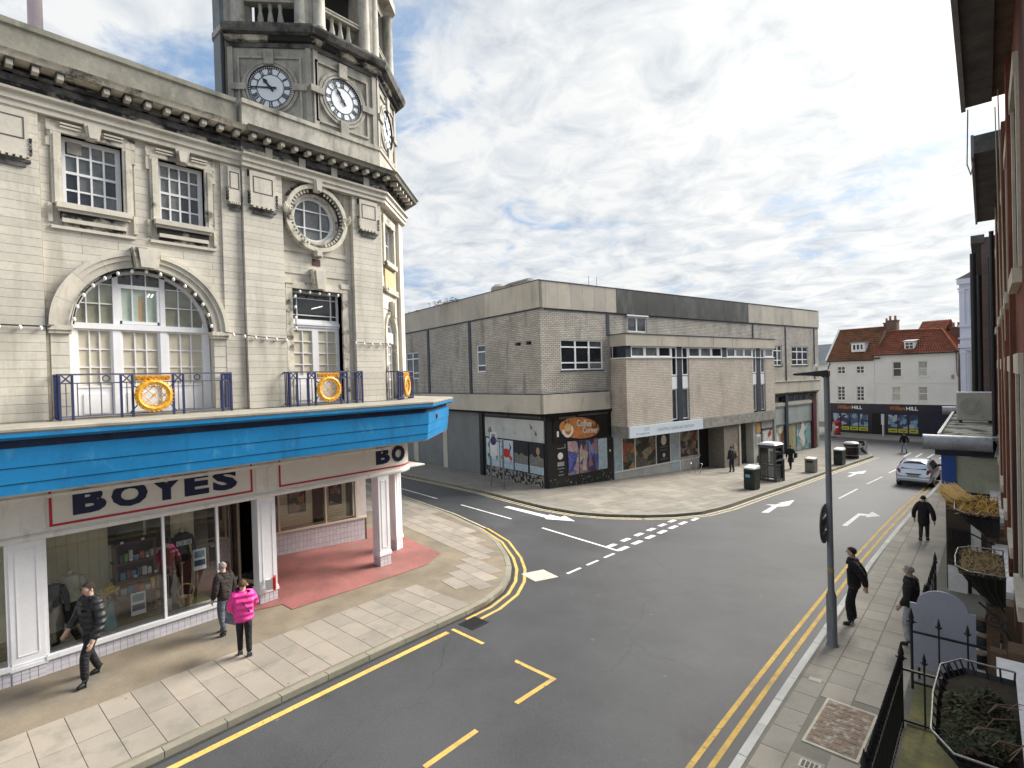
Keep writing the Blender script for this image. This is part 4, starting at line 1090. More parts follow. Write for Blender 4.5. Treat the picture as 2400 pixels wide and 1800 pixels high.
def pillar(a0, a1, d0, d1, zb, F=F0):
    o = MB().fbox(F, a0, a1, .42, 2.81, d0, d1).build('pillar', WHITE, ST)
    MB().fbox(F, a0-.03, a1+.03, .35, .42, d0-.03, d1+.03).fbox(F, a0-.02, a1+.02, .42, .47, d0-.02, d1+.02).build('pillar_base_mould', WHITE, o)
    MB().fbox(F, a0+.01, a1-.01, zb, .36, d0, d1-.005).build('pillar_core', JOINT, o)
    w = a1-a0; n = max(2, round(w/.125))
    for i in range(n):
        for j in range(3):
            zz0 = zb+(.35-zb)*j/3; zz1 = zb+(.35-zb)*(j+1)/3
            MB().fbox(F, a0+w*i/n+.004, a0+w*(i+1)/n-.004, zz0+.004, zz1-.004, d1-.004, d1+.006).build('tile', TILE, o)
    dw = d1-d0; n = max(2, round(dw/.125))
    for i in range(n):
        for j in range(3):
            zz0 = zb+(.35-zb)*j/3; zz1 = zb+(.35-zb)*(j+1)/3
            MB().fbox(F, a0-.006, a0+.006, zz0+.004, zz1-.004, d0+dw*i/n+.004, d0+dw*(i+1)/n-.004).build('tile', TILE, o)
    MB().fbox(F, a0+.09, a0+.105, .6, 2.66, d1-.002, d1+.012).fbox(F, a1-.105, a1-.09, .6, 2.66, d1-.002, d1+.012).fbox(F, a0+.105, a1-.105, .6, .615, d1-.002, d1+.012).fbox(F, a0+.105, a1-.105, 2.645, 2.66, d1-.002, d1+.012).build('panel_bead', WHITE, o)
    return o
pillar(1.18, 1.68, -.3, .02, .06); pillar(5.84, 6.30, -.34, .02, .06); pillar(9.45, 9.84, -.3, .06, -.02)
FP3 = Face((10.80, .95), R_(20)); pillar(0, .36, -.36, 0, -.06, FP3)
# stall riser with tiles and white sill
for a0, a1 in ((-3, 1.18), (1.68, 4.92)):
    MB().fbox(F0, a0, a1, .02, .39, -.3, .0).build('stall_riser', JOINT, ST)
    MB().fbox(F0, a0, a1, .385, .47, -.35, .06).build('shop_sill', WHITE, ST)
MB().fbox(F0, 1.16, 1.7, .02, .38, -.3, -.004).build('stall_riser', JOINT, ST)
a = .55
while a < 4.9:
    for j in range(3):
        z0 = .075+.104*j
        if a+.12 < 4.93: piece('tile', 'tile_riser', lambda: MB().box(-.5, .5, -.5, .5, -.5, .5).mesh('tile'), TILE, ST, (a+.06, -.004, z0+.05), (0, 0, 0), (.117, .016, .099))
    a += .123
# shop glazing
SW = MB().fbox(F0, 1.68, 1.74, .47, 2.80, -.1, .0).build('shop_window', WHITE, ST)
MB().fbox(F0, 3.735, 3.785, .47, 2.80, -.1, .0).build('mullion', WHITE, SW)
MB().fbox(F0, 4.87, 4.92, .47, 2.8, -.1, .0).build('mullion', WHITE, SW)
for a0, a1 in ((1.74, 3.735), (3.785, 4.87)): MB().fbox(F0, a0, a1, .47, 2.8, -.06, -.052).build('pane', GLASS, SW)
SW2 = MB().fbox(F0, 1.13, 1.18, .47, 2.8, -.1, 0).build('shop_window', WHITE, ST)
MB().fbox(F0, -.95, 1.13, .47, 2.8, -.06, -.052).build('pane', GLASS, SW2)
CREAM = M('display_cream', (.74, .66, .48), .8, .08, 1.2, .1, 20)
SLATC = M('display_slat', (.76, .68, .48), .7, .06, 1.2)
BROWNW = M('brown_timber', (.10, .045, .03), .45, .3, 3, coat=.3)
MB().fbox(F0, -2.9, 4.85, .40, .46, -2.2, -.3).build('display_floor', M('display_green', (.16, .17, .06), .95, .3, 6), ST)
MB().fbox(F0, -2.9, 4.85, .46, 2.9, -1.54, -1.5).build('display_back', CREAM, ST)
MB().fbox(F0, -2.9, 6.3, 2.86, 2.9, -2.2, -.2).build('display_ceiling', WHITE2, ST)
for i in range(26):
    piece('backing_board', 'bboard', lambda: MB().box(-.5, .5, -.5, .5, -.5, .5).mesh('backing_board'), SLATC, ST, (-.1+i*.19, 1.49, 1.66), (0, 0, 0), (.182, .02, 2.3))
MB().fbox(F0, 3.02, 3.72, 2.05, 2.85, -1.48, -1.44).build('display_panel', M('display_dark', (.06, .05, .03), .8, .3, 3), ST)
MB().fbox(F0, 3.8, 4.3, 1.75, 2.85, -1.48, -1.44).build('display_panel', MATS['display_dark'], ST)
# return window into the entrance
FR = Face((4.92, 0.02), R_(58))
MB().fbox(FR, 0, 1.9, .02, .39, -.2, 0).build('stall_riser', TILE, ST)
MB().fbox(FR, 0, 1.9, .385, .46, -.22, .03).build('shop_sill', WHITE, ST)
rw = MB().fbox(FR, .0, .05, .46, 2.8, -.05, .02).build('return_window', BROWNW, ST)
MB().fbox(FR, 1.82, 1.9, .02, 2.8, -.08, .05).build('door_jamb', BROWNW, ST)
MB().fbox(FR, .05, 1.82, .46, 2.8, -.02, -.014).build('pane', GLASS, rw)
MB().box(5.62, 5.9, 1.55, 1.75, .0, 2.86).build('entrance_post', BROWNW, ST)
FD = Face((5.95, 1.55), R_(-72))
ew = MB().fbox(FD, 0, .05, .3, 2.8, -.05, .02).fbox(FD, .05, 1.2, .3, .38, -.05, .02).fbox(FD, 1.15, 1.2, .3, 2.8, -.05, .02).build('showcase_frame', M('frame_cream', (.6, .55, .4), .5, .1), ST)
MB().fbox(FD, .05, 1.15, .38, 2.8, -.02, -.014).build('pane', GLASS, ew)
MB().fbox(FD, .0, 1.2, .0, .3, -.05, .01).build('showcase_plinth', BROWNW, ST)
# lobby back showcase
FL = Face((8.0, 3.5), R_(-10.5))
MB().fbox(FL, -2.0, 3.0, 0, .78, -.3, 0).build('lobby_riser', JOINT, ST)
for i in range(30):
    for j in range(4):
        piece('tile', 'tile_riser', None, TILE, ST, FL.P(-.85+i*.128, .1+j*.19, 0), (0, 0, R_(-10.5)), (.122, .016, .182))
MB().fbox(FL, -2.0, 3.0, .78, .85, -.35, .05).build('lobby_sill', M('frame_cream2', (.68, .62, .5), .5, .1), ST)
lw = MB().fbox(FL, -.03, .03, .85, 2.75, -.05, .03).fbox(FL, 1.52, 1.57, .85, 2.75, -.05, .03).fbox(FL, 2.6, 2.68, .85, 2.75, -.05, .03).build('showcase_frame', MATS['frame_cream2'], ST)
for a0, a1 in ((-1.9, -.03), (.03, 1.52), (1.57, 2.6)): MB().fbox(FL, a0, a1, .85, 2.75, -.01, -.004).build('pane', GLASS, lw)
MB().fbox(FL, 2.68, 3.0, .8, 2.8, -.3, .02).build('lobby_post', WHITE2, ST)
MB().fbox(FL, -2.0, 2.66, .8, 2.8, -.45, -.40).build('showcase_back', MATS['display_dark'], ST)
for i in range(19):
    for a0, a1 in ((.1, 1.2), (1.62, 2.4)):
        MB().fbox(FL, a0, a1, .86+i*.1, .95+i*.1, -.40, -.37).build('showcase_slat', SLATC, ST)
MB().fbox(F0, 4.9, 11.5, 2.86, 2.9, -5.0, -.2).build('lobby_ceiling', WHITE2, ST)
MB().box(4.85, 4.95, 1.8, 7, 0, 2.9).build('lobby_side_wall', M('lobby_dark', (.16, .13, .1), .8, .2), ST)
MB().box(4.9, 12, 7, 7.1, 0, 2.9).build('lobby_back_wall', MATS['lobby_dark'], ST)
# ------------------------------------------------------------------ goods in the shop window (world frame of the store)
def store_pt(s, t, z): return (-14-t, s, z)
POSTER = bpy.data.materials.new('poster_print'); POSTER.use_nodes = True
t_ = POSTER.node_tree; b_ = t_.nodes['Principled BSDF']
gm = N(t_, 'ShaderNodeNewGeometry'); vo = N(t_, 'ShaderNodeTexVoronoi', i_Scale=6.0); t_.links.new(gm.outputs['Position'], vo.inputs['Vector'])
cr = ramp(t_, vo.outputs['Color'], [(0.15, (.06, .035, .02)), (.4, (.25, .12, .05)), (.6, (.45, .22, .08)), (.85, (.55, .48, .36))], 'CONSTANT'); t_.links.new(cr, b_.inputs['Base Color'])
def poster(label, F, a0, a1, z0, z1, d, mat, root_loc, rz, extra=()):
    p = thing('poster', label, 'poster', root_loc, rz)
    MB().fbox(F, a0, a1, z0, z1, d, d+.02).build('sheet', mat, p)
    for (b0, b1, c0, c1, mt) in extra: MB().fbox(F, b0, b1, c0, c1, d+.018, d+.026).build('print', mt, p)
    return p
BLK2 = M('poster_black', (.03, .02, .015), .6, .3)
poster('brown and orange jigsaw style poster in the left half of the lobby showcase', FL, .38, .98, 1.3, 2.3, -.36, BLK2, (-14, 0, 0), PI/2, ((.44, .92, 1.38, 2.24, POSTER),))
poster('brown and orange picture poster in the right half of the lobby showcase', FL, 1.78, 2.24, 1.35, 2.35, -.36, BLK2, (-14, 0, 0), PI/2, ((1.83, 2.19, 1.42, 2.28, POSTER),))
PAPER = M('leaflet_paper', (.68, .70, .72), .6, .06, 4); LBLUE = M('leaflet_blue', (.16, .28, .36), .6, .2, 8); LNAVY = M('leaflet_navy', (.05, .07, .13), .6, .2, 8)
def leaflet(label, s, t, z, rz=PI/2):
    p = thing('advert_card', label, 'card', store_pt(s, t, z), rz)
    MB().box(-.14, .14, 0, .02, 0, .5).build('card', PAPER, p)
    MB().box(-.11, .11, -.006, 0, .30, .46).build('print', LBLUE, p); MB().box(-.12, .12, -.006, 0, .10, .24).build('print', LNAVY, p)
leaflet('pale blue advert card propped below the dark shelf in the shop window', 3.32, .35, .62)
leaflet('pale blue advert card hung near the right end of the shop window', 4.58, .3, 1.28)
sh = thing('display_shelf', 'dark brown shelf unit full of small tagged goods in the shop window', 'shelf unit', store_pt(3.42, .85, .46), PI/2)
MB().box(-.42, -.38, -.15, .2, 0, 1.75).build('side', BROWNW, sh); MB().box(.32, .36, -.15, .2, 0, 1.75).build('side', BROWNW, sh); MB().box(-.42, .36, .18, .2, 0, 1.75).build('back', BROWNW, sh)
for z in (.06, .5, .86, 1.25, 1.7): MB().box(-.46, .40, -.18, .2, z, z+.045).build('shelf', BROWNW, sh)
gcols = [(.5, .5, .48), (.35, .06, .05), (.1, .25, .4), (.6, .45, .08), (.2, .3, .1), (.55, .2, .06), (.08, .08, .1), (.3, .38, .4)]
GM = [M('goods_%s' % n, c, .5, .15, 6) for n, c in zip(('grey', 'red', 'blue', 'yellow', 'green', 'orange', 'black', 'teal'), gcols)]
ORD = ('first', 'second', 'third', 'fourth', 'fifth', 'sixth', 'seventh', 'eighth', 'ninth', 'tenth')
for z, sn_ in ((.545, 'lowest'), (.905, 'middle'), (1.295, 'upper')):
    x = -.34; nb_ = 0
    while x < .28:
        w = random.uniform(.06, .12); h = random.uniform(.1, .26); gi_ = random.randrange(8); nb_ += 1
        o = tag(MB().box(-w/2, w/2, -.05, .05, 0, h).build('boxed_goods', GM[gi_], None, bevel=.008), '%s box from the left, %s, on the %s goods shelf of the shop window' % (ORD[nb_-1], ('grey', 'red', 'blue', 'yellow', 'green', 'orange', 'black', 'teal')[gi_], sn_), 'goods', 'boxed goods on the display shelf')
        o.location = store_pt(3.42+x+w/2, .85-.08, .46+z); o.rotation_euler = (0, 0, PI/2)
        x += w+.02
for i in range(6):
    MB().box(-.03, .03, -.19, -.185, 0, .05).build('price_tag', PAPER, sh).location = (-.3+.12*i+(i % 2)*.04, 0, (1.72, 1.30, .9)[i % 3]+.02)
MAN = M('mannequin_cream', (.55, .48, .36), .5, .05)
def cloth(name, col): return M(name, col, .85, .15, 6, .3, 40)
def mannequin(label, s, t, top, skirt, legs, h=1.5, arms=True, text_=None):
    p = thing('mannequin', label, 'mannequin', store_pt(s, t, .46), PI/2, None)
    MB().lathe([(.05, h*.80), (.055, h*.86), (.04, h*.87)], (0, 0, 0), 10).build('neck', MAN, p, True)
    prof = [(.20, h*.46), (.165, h*.55), (.15, h*.62), (.19, h*.73), (.17, h*.79), (.06, h*.82)]
    mb = MB().lathe(prof, (0, 0, 0), 14); mb.v = [(x, y*.68, z) for x, y, z in mb.v]; mb.build('top', top, p, True)
    mb = MB().lathe([(.20, .25), (.215, h*.3), (.19, h*.47)] if skirt else [(.14, .05), (.19, h*.3), (.18, h*.47)], (0, 0, 0), 14); mb.v = [(x, y*.7, z) for x, y, z in mb.v]; mb.build('skirt' if skirt else 'trousers', legs, p, True)
    for s_ in (-1, 1):
        MB().tube([(s_*.18, 0, h*.76), (s_*.25, -.02, h*.62), (s_*.27, -.05, h*.45), (s_*.26, -.07, h*.40)], [.06, .055, .045, .03], 8).build('arm', top, p, True)
    MB().box(-.16, .16, -.12, .12, 0, .02).tube([(0, 0, 0), (0, 0, .3)], .02, 8).build('stand', IRON, p)
    if text_:
        MB().box(-.17, .17, -.135, -.125, h*.66, h*.72).build('label_patch', PAPER, p)
        text('lettering', text_, Face((0, 0), 0), -.15, .15, h*.667, h*.713, .136, BLACK, p, .004)
mannequin('mannequin in pale cream blouse and black skirt in the shop window', 2.2, .75, cloth('blouse_cream', (.62, .60, .48)), True, cloth('skirt_black', (.03, .03, .03)), 1.62)
mannequin('mannequin in grey coat at the left end of the shop window', 1.85, .6, cloth('coat_grey', (.16, .16, .17)), True, cloth('skirt_grey', (.25, .24, .21)), 1.52)
mannequin('mannequin in brown jumper beside the gardening tools in the shop window', 4.03, .8, cloth('jumper_brown', (.12, .06, .04)), False, cloth('jeans_dark', (.04, .045, .06)), 1.72)
mannequin('mannequin in dark jacket with a white lettered band in the shop window', 4.5, 1.25, cloth('jacket_dark', (.025, .02, .02)), False, cloth('trousers_maroon', (.08, .03, .03)), 1.95, text_='CB\u00b7SB')
fl_ = thing('flower_bunch', 'bunch of yellow flowers and leaves in the shop window', 'flowers', store_pt(2.86, .6, .46), PI/2)
MB().lathe([(.07, 0), (.09, .02), (.06, .55), (.08, .7)], (0, 0, 0), 10).build('vase', GM[6], fl_, True)
fm_ = MB()
for i in range(60):
    t = random.uniform(0, 2*PI); r = random.uniform(0, .2); z = .72+random.uniform(-.05, .2)
    c = (r*math.cos(t), r*math.sin(t)*.6, z); s_ = random.uniform(.02, .045)
    fm_.tube([c, (c[0]+random.uniform(-.03, .03), c[1]-.02, c[2]+s_)], [s_, .004], 5)
fm_.build('petals', M('petal_yellow', (.62, .48, .06), .6, .3, 20), fl_)
bk = thing('wicker_basket', 'round wicker basket in the shop window by the jackets', 'basket', store_pt(4.3, .45, .47), PI/2)
MB().tube([(.17*math.cos(2*PI*i/20), .05*math.sin(2*PI*i/20), .34+.16*math.sin(2*PI*i/20)) for i in range(20)], .016, 6, closed=True).build('rim', M('wicker', (.32, .2, .09), .8, .2, 10), bk)
MB().lathe([(.10, 0), (.15, .12), (.16, .2)], (0, 0, 0), 12).build('bowl', MATS['wicker'], bk, True)
for i, (s, zt) in enumerate(((3.92, 1.3), (4.22, 1.5))):
    q = thing('garden_tool', ('spade with a tan shaft leaning by the shop window mullion', 'fork with a pale shaft between the mannequins in the shop window')[i], 'tool', store_pt(s, .42, .47), PI/2)
    MB().tube([(0, 0, .25), (.03, .05, zt-.47)], .014, 8).build('shaft', M('ash_wood', (.42, .30, .16), .6, .1), q)
    MB().box(-.07, .07, -.01, .01, 0, .27).build('blade', GM[0] if i else GM[7], q); MB().tube([(-.02, .05, zt-.47), (.08, .05, zt-.47)], .016, 8).build('grip', MATS['ash_wood'], q)
cyv = thing('scarf', 'turquoise scarf hanging low in the shop window', 'scarf', store_pt(2.78, .3, .5), PI/2)
MB().hexa([(-.1, -.02, 0), (.12, -.02, 0), (.1, .02, 0), (-.1, .02, 0), (-.02, -.02, .55), (.06, -.02, .6), (.06, .01, .6), (-.02, .01, .55)]).build('cloth', M('scarf_turq', (.07, .30, .36), .8, .2, 8), cyv)
# festoon lights along the front
def festoon(label, pts, nb):
    o = thing('string_of_lights', label, 'string lights', pts[0])
    P = [Vector(p) for p in pts]; o0 = P[0]
    MB().tube([p-o0 for p in P], .014, 6).build('cable', CABLE, o)
    L = [0]
    for a, b in zip(P[:-1], P[1:]): L.append(L[-1]+(b-a).length)
    for i in range(nb):
        d = L[-1]*(i+.5)/nb; j = max(k_ for k_ in range(len(L)-1) if L[k_] <= d)
        q = P[j]+(P[j+1]-P[j])*((d-L[j])/(L[j+1]-L[j]))-o0
        MB().lathe([(.012, .03), (.03, .01), (.036, -.02), (.024, -.05), (.006, -.06)], (q.x, q.y, q.z-.02), 8).build('bulb', BULB, o, True)
def cat(p, q, n, sag): return [tuple(Vector(p).lerp(Vector(q), i/n)+Vector((0, 0, -sag*4*(i/n)*(1-i/n)))) for i in range(n+1)]
festoon('festoon lights crossing the stone left of the big arched window', cat((-13.85, -.5, 7.04), (-13.85, 1.92, 6.98), 6, .02), 8)
festoon('festoon lights crossing the pilaster between arched window and french window', cat((-13.78, 5.2, 7.0), (-13.80, 6.8, 6.90), 6, .02), 6)
festoon('festoon lights crossing the pilaster by the tower corner', cat((-13.78, 8.6, 6.9), (-13.80, 10.0, 6.88), 5, .03), 5)
festoon('festoon bulbs following the curve of the big arched window', [(-13.87, 3.58-1.3*math.cos(PI*i/24), 7.05+1.27*math.sin(PI*i/24)) for i in range(25)], 15)
festoon('festoon bulbs along the head of the french window', [(-13.87, 6.98, 7.1), (-13.87, 6.98, 8.24), (-13.87, 8.40, 8.24)], 9)
# ================================================================== brutalist corner block
def brickmat(name, c1, c2, mortar, bw=0.24, bh=0.075, axis='st', var=.12, stain=None, rough=.85, ms=.012):
    m = bpy.data.materials.new(name); m.use_nodes = True; t = m.node_tree; b = t.nodes['Principled BSDF']; b.inputs['Roughness'].default_value = rough
    tc = N(t, 'ShaderNodeTexCoord'); se = N(t, 'ShaderNodeSeparateXYZ'); t.links.new(tc.outputs['Object'], se.inputs[0])
    a = mathn(t, 'ADD', se.outputs[0], se.outputs[1]); cb = N(t, 'ShaderNodeCombineXYZ'); t.links.new(a, cb.inputs[0]); t.links.new(se.outputs[2], cb.inputs[1])
    br = N(t, 'ShaderNodeTexBrick', i_Scale=1.0); br.inputs['Brick Width'].default_value = bw; br.inputs['Row Height'].default_value = bh; br.inputs['Mortar Size'].default_value = ms; br.inputs['Mortar Smooth'].default_value = .3; br.inputs['Bias'].default_value = 0.0
    br.inputs['Color1'].default_value = (*c1, 1); br.inputs['Color2'].default_value = (*c2, 1); br.inputs['Mortar'].default_value = (*mortar, 1); t.links.new(cb.outputs[0], br.inputs['Vector'])
    no = N(t, 'ShaderNodeTexNoise', i_Scale=.7, i_Detail=6.0, i_Roughness=.6); t.links.new(tc.outputs['Object'], no.inputs['Vector'])
    c = mixc(t, 1.0, br.outputs['Color'], ramp(t, no.outputs[0], [(.3, g3(1-var)), (.7, g3(1+var))]), 'MULTIPLY')
    if stain:
        mpn = N(t, 'ShaderNodeMapping'); mpn.inputs['Scale'].default_value = (1, 1, stain[4]); t.links.new(tc.outputs['Object'], mpn.inputs[0])
        n2 = N(t, 'ShaderNodeTexNoise', i_Scale=stain[1], i_Detail=6.0, i_Roughness=.6); t.links.new(mpn.outputs[0], n2.inputs['Vector'])
        c = mixc(t, ramp(t, n2.outputs[0], [(stain[2], g3(0)), (stain[3], g3(1))]), c, stain[0])
    t.links.new(c, b.inputs['Base Color'])
    bp = N(t, 'ShaderNodeBump', i_Strength=.6, i_Distance=.01); t.links.new(br.outputs['Fac'], bp.inputs['Height']); bp.invert = True; t.links.new(bp.outputs[0], b.inputs['Normal'])
    MATS[name] = m
    return m
GBRICK = brickmat('grey_brick', (.52, .48, .42), (.40, .37, .32), (.17, .155, .135), .30, .105, ms=.016, var=.18, stain=((.17, .16, .145), 1.3, .54, .74, .16))
PBRICK = brickmat('pale_brick', (.62, .55, .465), (.52, .46, .385), (.30, .27, .23), .30, .105, ms=.016, var=.14, stain=((.34, .28, .24), .9, .52, .74, .4))
PANELC = M('concrete_panel', (.47, .43, .365), .85, .10, .8, .25, 60, rnd=.10, stain=((.27, .26, .235), 1.2, .55, .78, .3))
BANDC = M('concrete_band', (.50, .455, .38), .85, .12, .7, .3, 80, stain=((.30, .27, .23), 1.0, .54, .75, .4), dscale=40)
DPANEL = M('dark_panel', (.035, .037, .037), .45, .25, 1.0, stain=((.11, .115, .11), .9, .5, .7, .4), rnd=.12)
NAVYP = M('navy_post', (.03, .038, .055), .45, .15, 2)
GREYST = M('grey_fascia', (.30, .33, .32), .7, .12, 1.2)
SHUT = M('shutter', (.23, .235, .23), .55, .12, .8, metal=.3)
def muralmat(name, stops, scale, seed=0.0, feat='F1', dist=.6):
    m = bpy.data.materials.new(name); m.use_nodes = True; t = m.node_tree; b = t.nodes['Principled BSDF']; b.inputs['Roughness'].default_value = .5
    tc = N(t, 'ShaderNodeTexCoord'); mp_ = N(t, 'ShaderNodeMapping'); mp_.inputs['Location'].default_value = (seed, seed*.7, seed*1.3); t.links.new(tc.outputs['Object'], mp_.inputs[0])
    no = N(t, 'ShaderNodeTexNoise', i_Scale=scale*.8, i_Detail=3.0); t.links.new(mp_.outputs[0], no.inputs['Vector'])
    v = mixc(t, dist, mp_.outputs[0], no.outputs['Color'], 'LINEAR_LIGHT') if dist else mp_.outputs[0]
    vo = N(t, 'ShaderNodeTexVoronoi', i_Scale=scale); t.links.new(v, vo.inputs['Vector'])
    se = N(t, 'ShaderNodeSeparateColor'); t.links.new(vo.outputs['Color'], se.inputs[0])
    c = ramp(t, se.outputs[0], stops, 'CONSTANT')
    n2 = N(t, 'ShaderNodeTexNoise', i_Scale=scale*5, i_Detail=4.0); t.links.new(tc.outputs['Object'], n2.inputs['Vector'])
    c = mixc(t, 1.0, c, ramp(t, n2.outputs[0], [(.35, g3(.65)), (.65, g3(1.25))]), 'MULTIPLY')
    t.links.new(c, b.inputs['Base Color'])
    MATS[name] = m
    return m
MUR1 = muralmat('mural_autumn', [(0, (.03, .03, .03)), (.22, (.12, .12, .09)), (.40, (.42, .28, .06)), (.55, (.06, .05, .04)), (.68, (.30, .27, .17)), (.80, (.34, .10, .06)), (.90, (.16, .17, .14))], 1.7, 3.1, dist=.25)
MUR2 = muralmat('mural_market', [(0, (.03, .03, .035)), (.25, (.12, .11, .12)), (.45, (.28, .10, .07)), (.6, (.30, .28, .24)), (.75, (.05, .05, .05)), (.88, (.33, .20, .08))], 2.6, 7.7, dist=.3)
ABSTR = muralmat('mural_abstract', [(0, (.04, .06, .22)), (.2, (.30, .16, .20)), (.36, (.10, .10, .34)), (.52, (.42, .30, .28)), (.66, (.05, .04, .08)), (.8, (.14, .20, .44)), (.9, (.5, .42, .36))], 1.35, 5.3, dist=0.0)
MUR3 = muralmat('mural_red', [(0, (.6, .6, .58)), (.3, (.35, .03, .03)), (.5, (.62, .6, .58)), (.68, (.05, .05, .05)), (.8, (.6, .58, .56))], 1.6, 1.2, dist=.3)
MUR4 = muralmat('mural_rust', [(0, (.24, .10, .05)), (.35, (.36, .33, .26)), (.55, (.18, .16, .07)), (.75, (.28, .12, .05)), (.9, (.6, .58, .5))], 1.2, 9.2, dist=.3)
MUR5 = muralmat('mural_teal', [(0, (.14, .34, .34)), (.3, (.36, .44, .42)), (.5, (.10, .28, .30)), (.7, (.24, .20, .10)), (.82, (.5, .55, .52))], 1.2, 12.2, dist=.3)
PALEP = M('panel_pale_blue', (.46, .55, .60), .5, .14, 2.0, stain=((.30, .42, .50), 3, .5, .6, 4))
SHOPW = M('shop_white_render', (.50, .50, .48), .7, .12, 1.5, stain=((.34, .33, .31), 2, .56, .75, .5))
PEEL = M('peeling_plinth', (.30, .28, .24), .8, .2, 3, .5, 40, stain=((.02, .02, .02), 5.0, .47, .53, 1))
PEELB = M('peeling_black', (.02, .02, .02), .6, .2, 3, .5, 40, stain=((.36, .34, .30), 5.5, .60, .64, 1))
SIGNB = M('sign_board_grey', (.52, .53, .51), .5, .06, 1.0, stain=((.40, .40, .36), .8, .5, .75, .5))

CB = thing('corner_block', 'grey brick and concrete corner block with dark roof panels and a projecting upper storey', 'building', (CO.x, CO.y, 0), PI/2-BA)
FU = Face((0, -.2), 0.0)          # upper front plane
FG = Face((0, 0), 0.0)            # shop front plane
FX = Face((0, -1.4), 0.0)         # projecting box front
FLU = Face((-.45, 0), -PI/2)      # upper side street plane (a = -t)
FLG = Face((0, 0), -PI/2)
S1 = 32.7; T1 = 30.0
# walls
m = MB()
hw = [(1.03, 4.42, 6.06, 7.8), (6.7, 8.55, 8.4, 9.36), (24.6, 26.0, 6.1, 7.8), (27.7, 30.7, 6.12, 7.73)]
for r in wall_rects(-.1, S1, 3.67, 9.5, hw): m.fbox(FU, *r, -.35, 0)
m.build('wall', GBRICK, CB)
m = MB()
hl = [(-6.2, -5.2, 6.13, 7.86), (-17.6, -14.4, 5.85, 7.9), (-2.08, -1.54, 7.54, 7.74), (-1.08, -.58, 7.54, 7.74)]
for r in wall_rects(-T1, .2, 3.67, 9.5, hl): m.fbox(FLU, *r, -.35, 0)
m.build('side_wall', GBRICK, CB)
MB().box(-.1, S1-.1, .1, T1, 9.3, 9.6).build('roof_deck', PANELC, CB)
MB().box(S1-.35, S1, -.1, T1, -2, 9.5).build('end_wall', GBRICK, CB)
MB().fbox(FLU, -2.06, -1.56, 7.55, 7.73, -.3, -.2).build('vent', DARK, CB); MB().fbox(FLU, -1.06, -.6, 7.55, 7.73, -.3, -.2).build('vent', DARK, CB)
# shadow line under the parapet, put in as a dark strip
MB().fbox(FU, -.1, S1, 9.42, 9.52, 0, .03).build('shadow_strip', NAVYP, CB); MB().fbox(FLU, -T1, .2, 9.42, 9.52, 0, .03).build('shadow_strip', NAVYP, CB)
# parapet panels
xs = [-.52, -.02, .88, 1.85, 2.81, 3.77, 4.75, 5.67]
for a, b in zip(xs[:-1], xs[1:]): MB().fbox(FU, a+.006, b-.006, 9.52, 11.0, -.15, .07).build('parapet_panel', PANELC, CB)
xs = [5.67, 6.65, 8.53, 11.36, 14.2, 17.3, 20.75]
for a, b in zip(xs[:-1], xs[1:]): MB().fbox(FU, a+.008, b-.008, 9.50, 10.98, -.15, .085).build('parapet_panel', DPANEL, CB)
n = 12
for i in range(n):
    a, b = 20.75+(S1+.05-20.75)*i/n, 20.75+(S1+.05-20.75)*(i+1)/n
    MB().fbox(FU, a+.006, b-.006, 9.52, 10.95, -.15, .07).build('parapet_panel', PANELC, CB)
t = .26
while t < T1:
    MB().fbox(FLU, -t-.95+.006, -t-.006, 9.52, 11.0, -.15, .07).build('parapet_panel', PANELC, CB); t += .95
MB().fbox(FLU, -.254, .27, 9.52, 11.0, -.15, .069).build('parapet_panel', PANELC, CB)
MB().sweep([(-.2, 11.0), (.10, 11.0), (.10, 11.04), (-.2, 11.04)], [(-.45, T1), (-.45, -.2), (S1+.05, -.2)]).build('coping', NAVYP, CB)
# expansion strips
for s in (4.92, 21.45, 26.65, 31.88): MB().fbox(FU, s-.12 if s < 5 else s-.08, s+.12 if s < 5 else s+.08, 4.75 if s > 5 else 8.1, 9.42, 0, .035).build('expansion_strip', NAVYP, CB)
for t in (6.95, 12.7): MB().fbox(FLU, -t-.14, -t+.14, 4.75, 9.42, 0, .06).build('expansion_strip', NAVYP, CB)
# concrete band
MB().fbox(FU, -.45, 4.75, 3.67, 4.72, 0, .14).build('concrete_band', BANDC, CB)
MB().fbox(FLU, -T1, .2, 3.67, 4.72, 0, .14).build('concrete_band', BANDC, CB)
MB().fbox(FU, -.45, 4.75, 4.72, 4.78, 0, .10).fbox(FLU, -T1, .2, 4.72, 4.78, 0, .10).build('band_flashing', NAVYP, CB)
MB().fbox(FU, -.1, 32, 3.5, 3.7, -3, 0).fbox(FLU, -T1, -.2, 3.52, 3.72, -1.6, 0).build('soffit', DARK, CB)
# windows
def upvc(F, a0, a1, z0, z1, vs, hs, **kw): return window(F, a0, a1, z0, z1, CB, [], [], -.06, .07, .05, .05, UPVC, PANE, mids=hs, midw=.08, vms=vs, vmw=.11, pmat=lambda i, j: random.choice((PANE, PANE, PANE2)), **kw)
upvc(FU, 1.03, 4.42, 6.06, 7.8, [2.2, 3.3], [6.48, 7.38]); upvc(FU, 6.7, 8.55, 8.4, 9.36, [7.62], [])
upvc(FU, 24.6, 26.0, 6.1, 7.8, [25.3], [6.55, 7.35]); upvc(FU, 27.7, 30.7, 6.12, 7.73, [28.7, 29.7], [6.6, 7.28])
upvc(FLU, -6.2, -5.2, 6.13, 7.86, [], [6.55, 7.42]); upvc(FLU, -17.6, -14.4, 5.85, 7.9, [-16.5, -15.4], [6.3, 7.4])
MB().fbox(FU, 6.6, 8.65, 9.38, 9.47, 0, .09).build('window_hood', UPVC, CB)
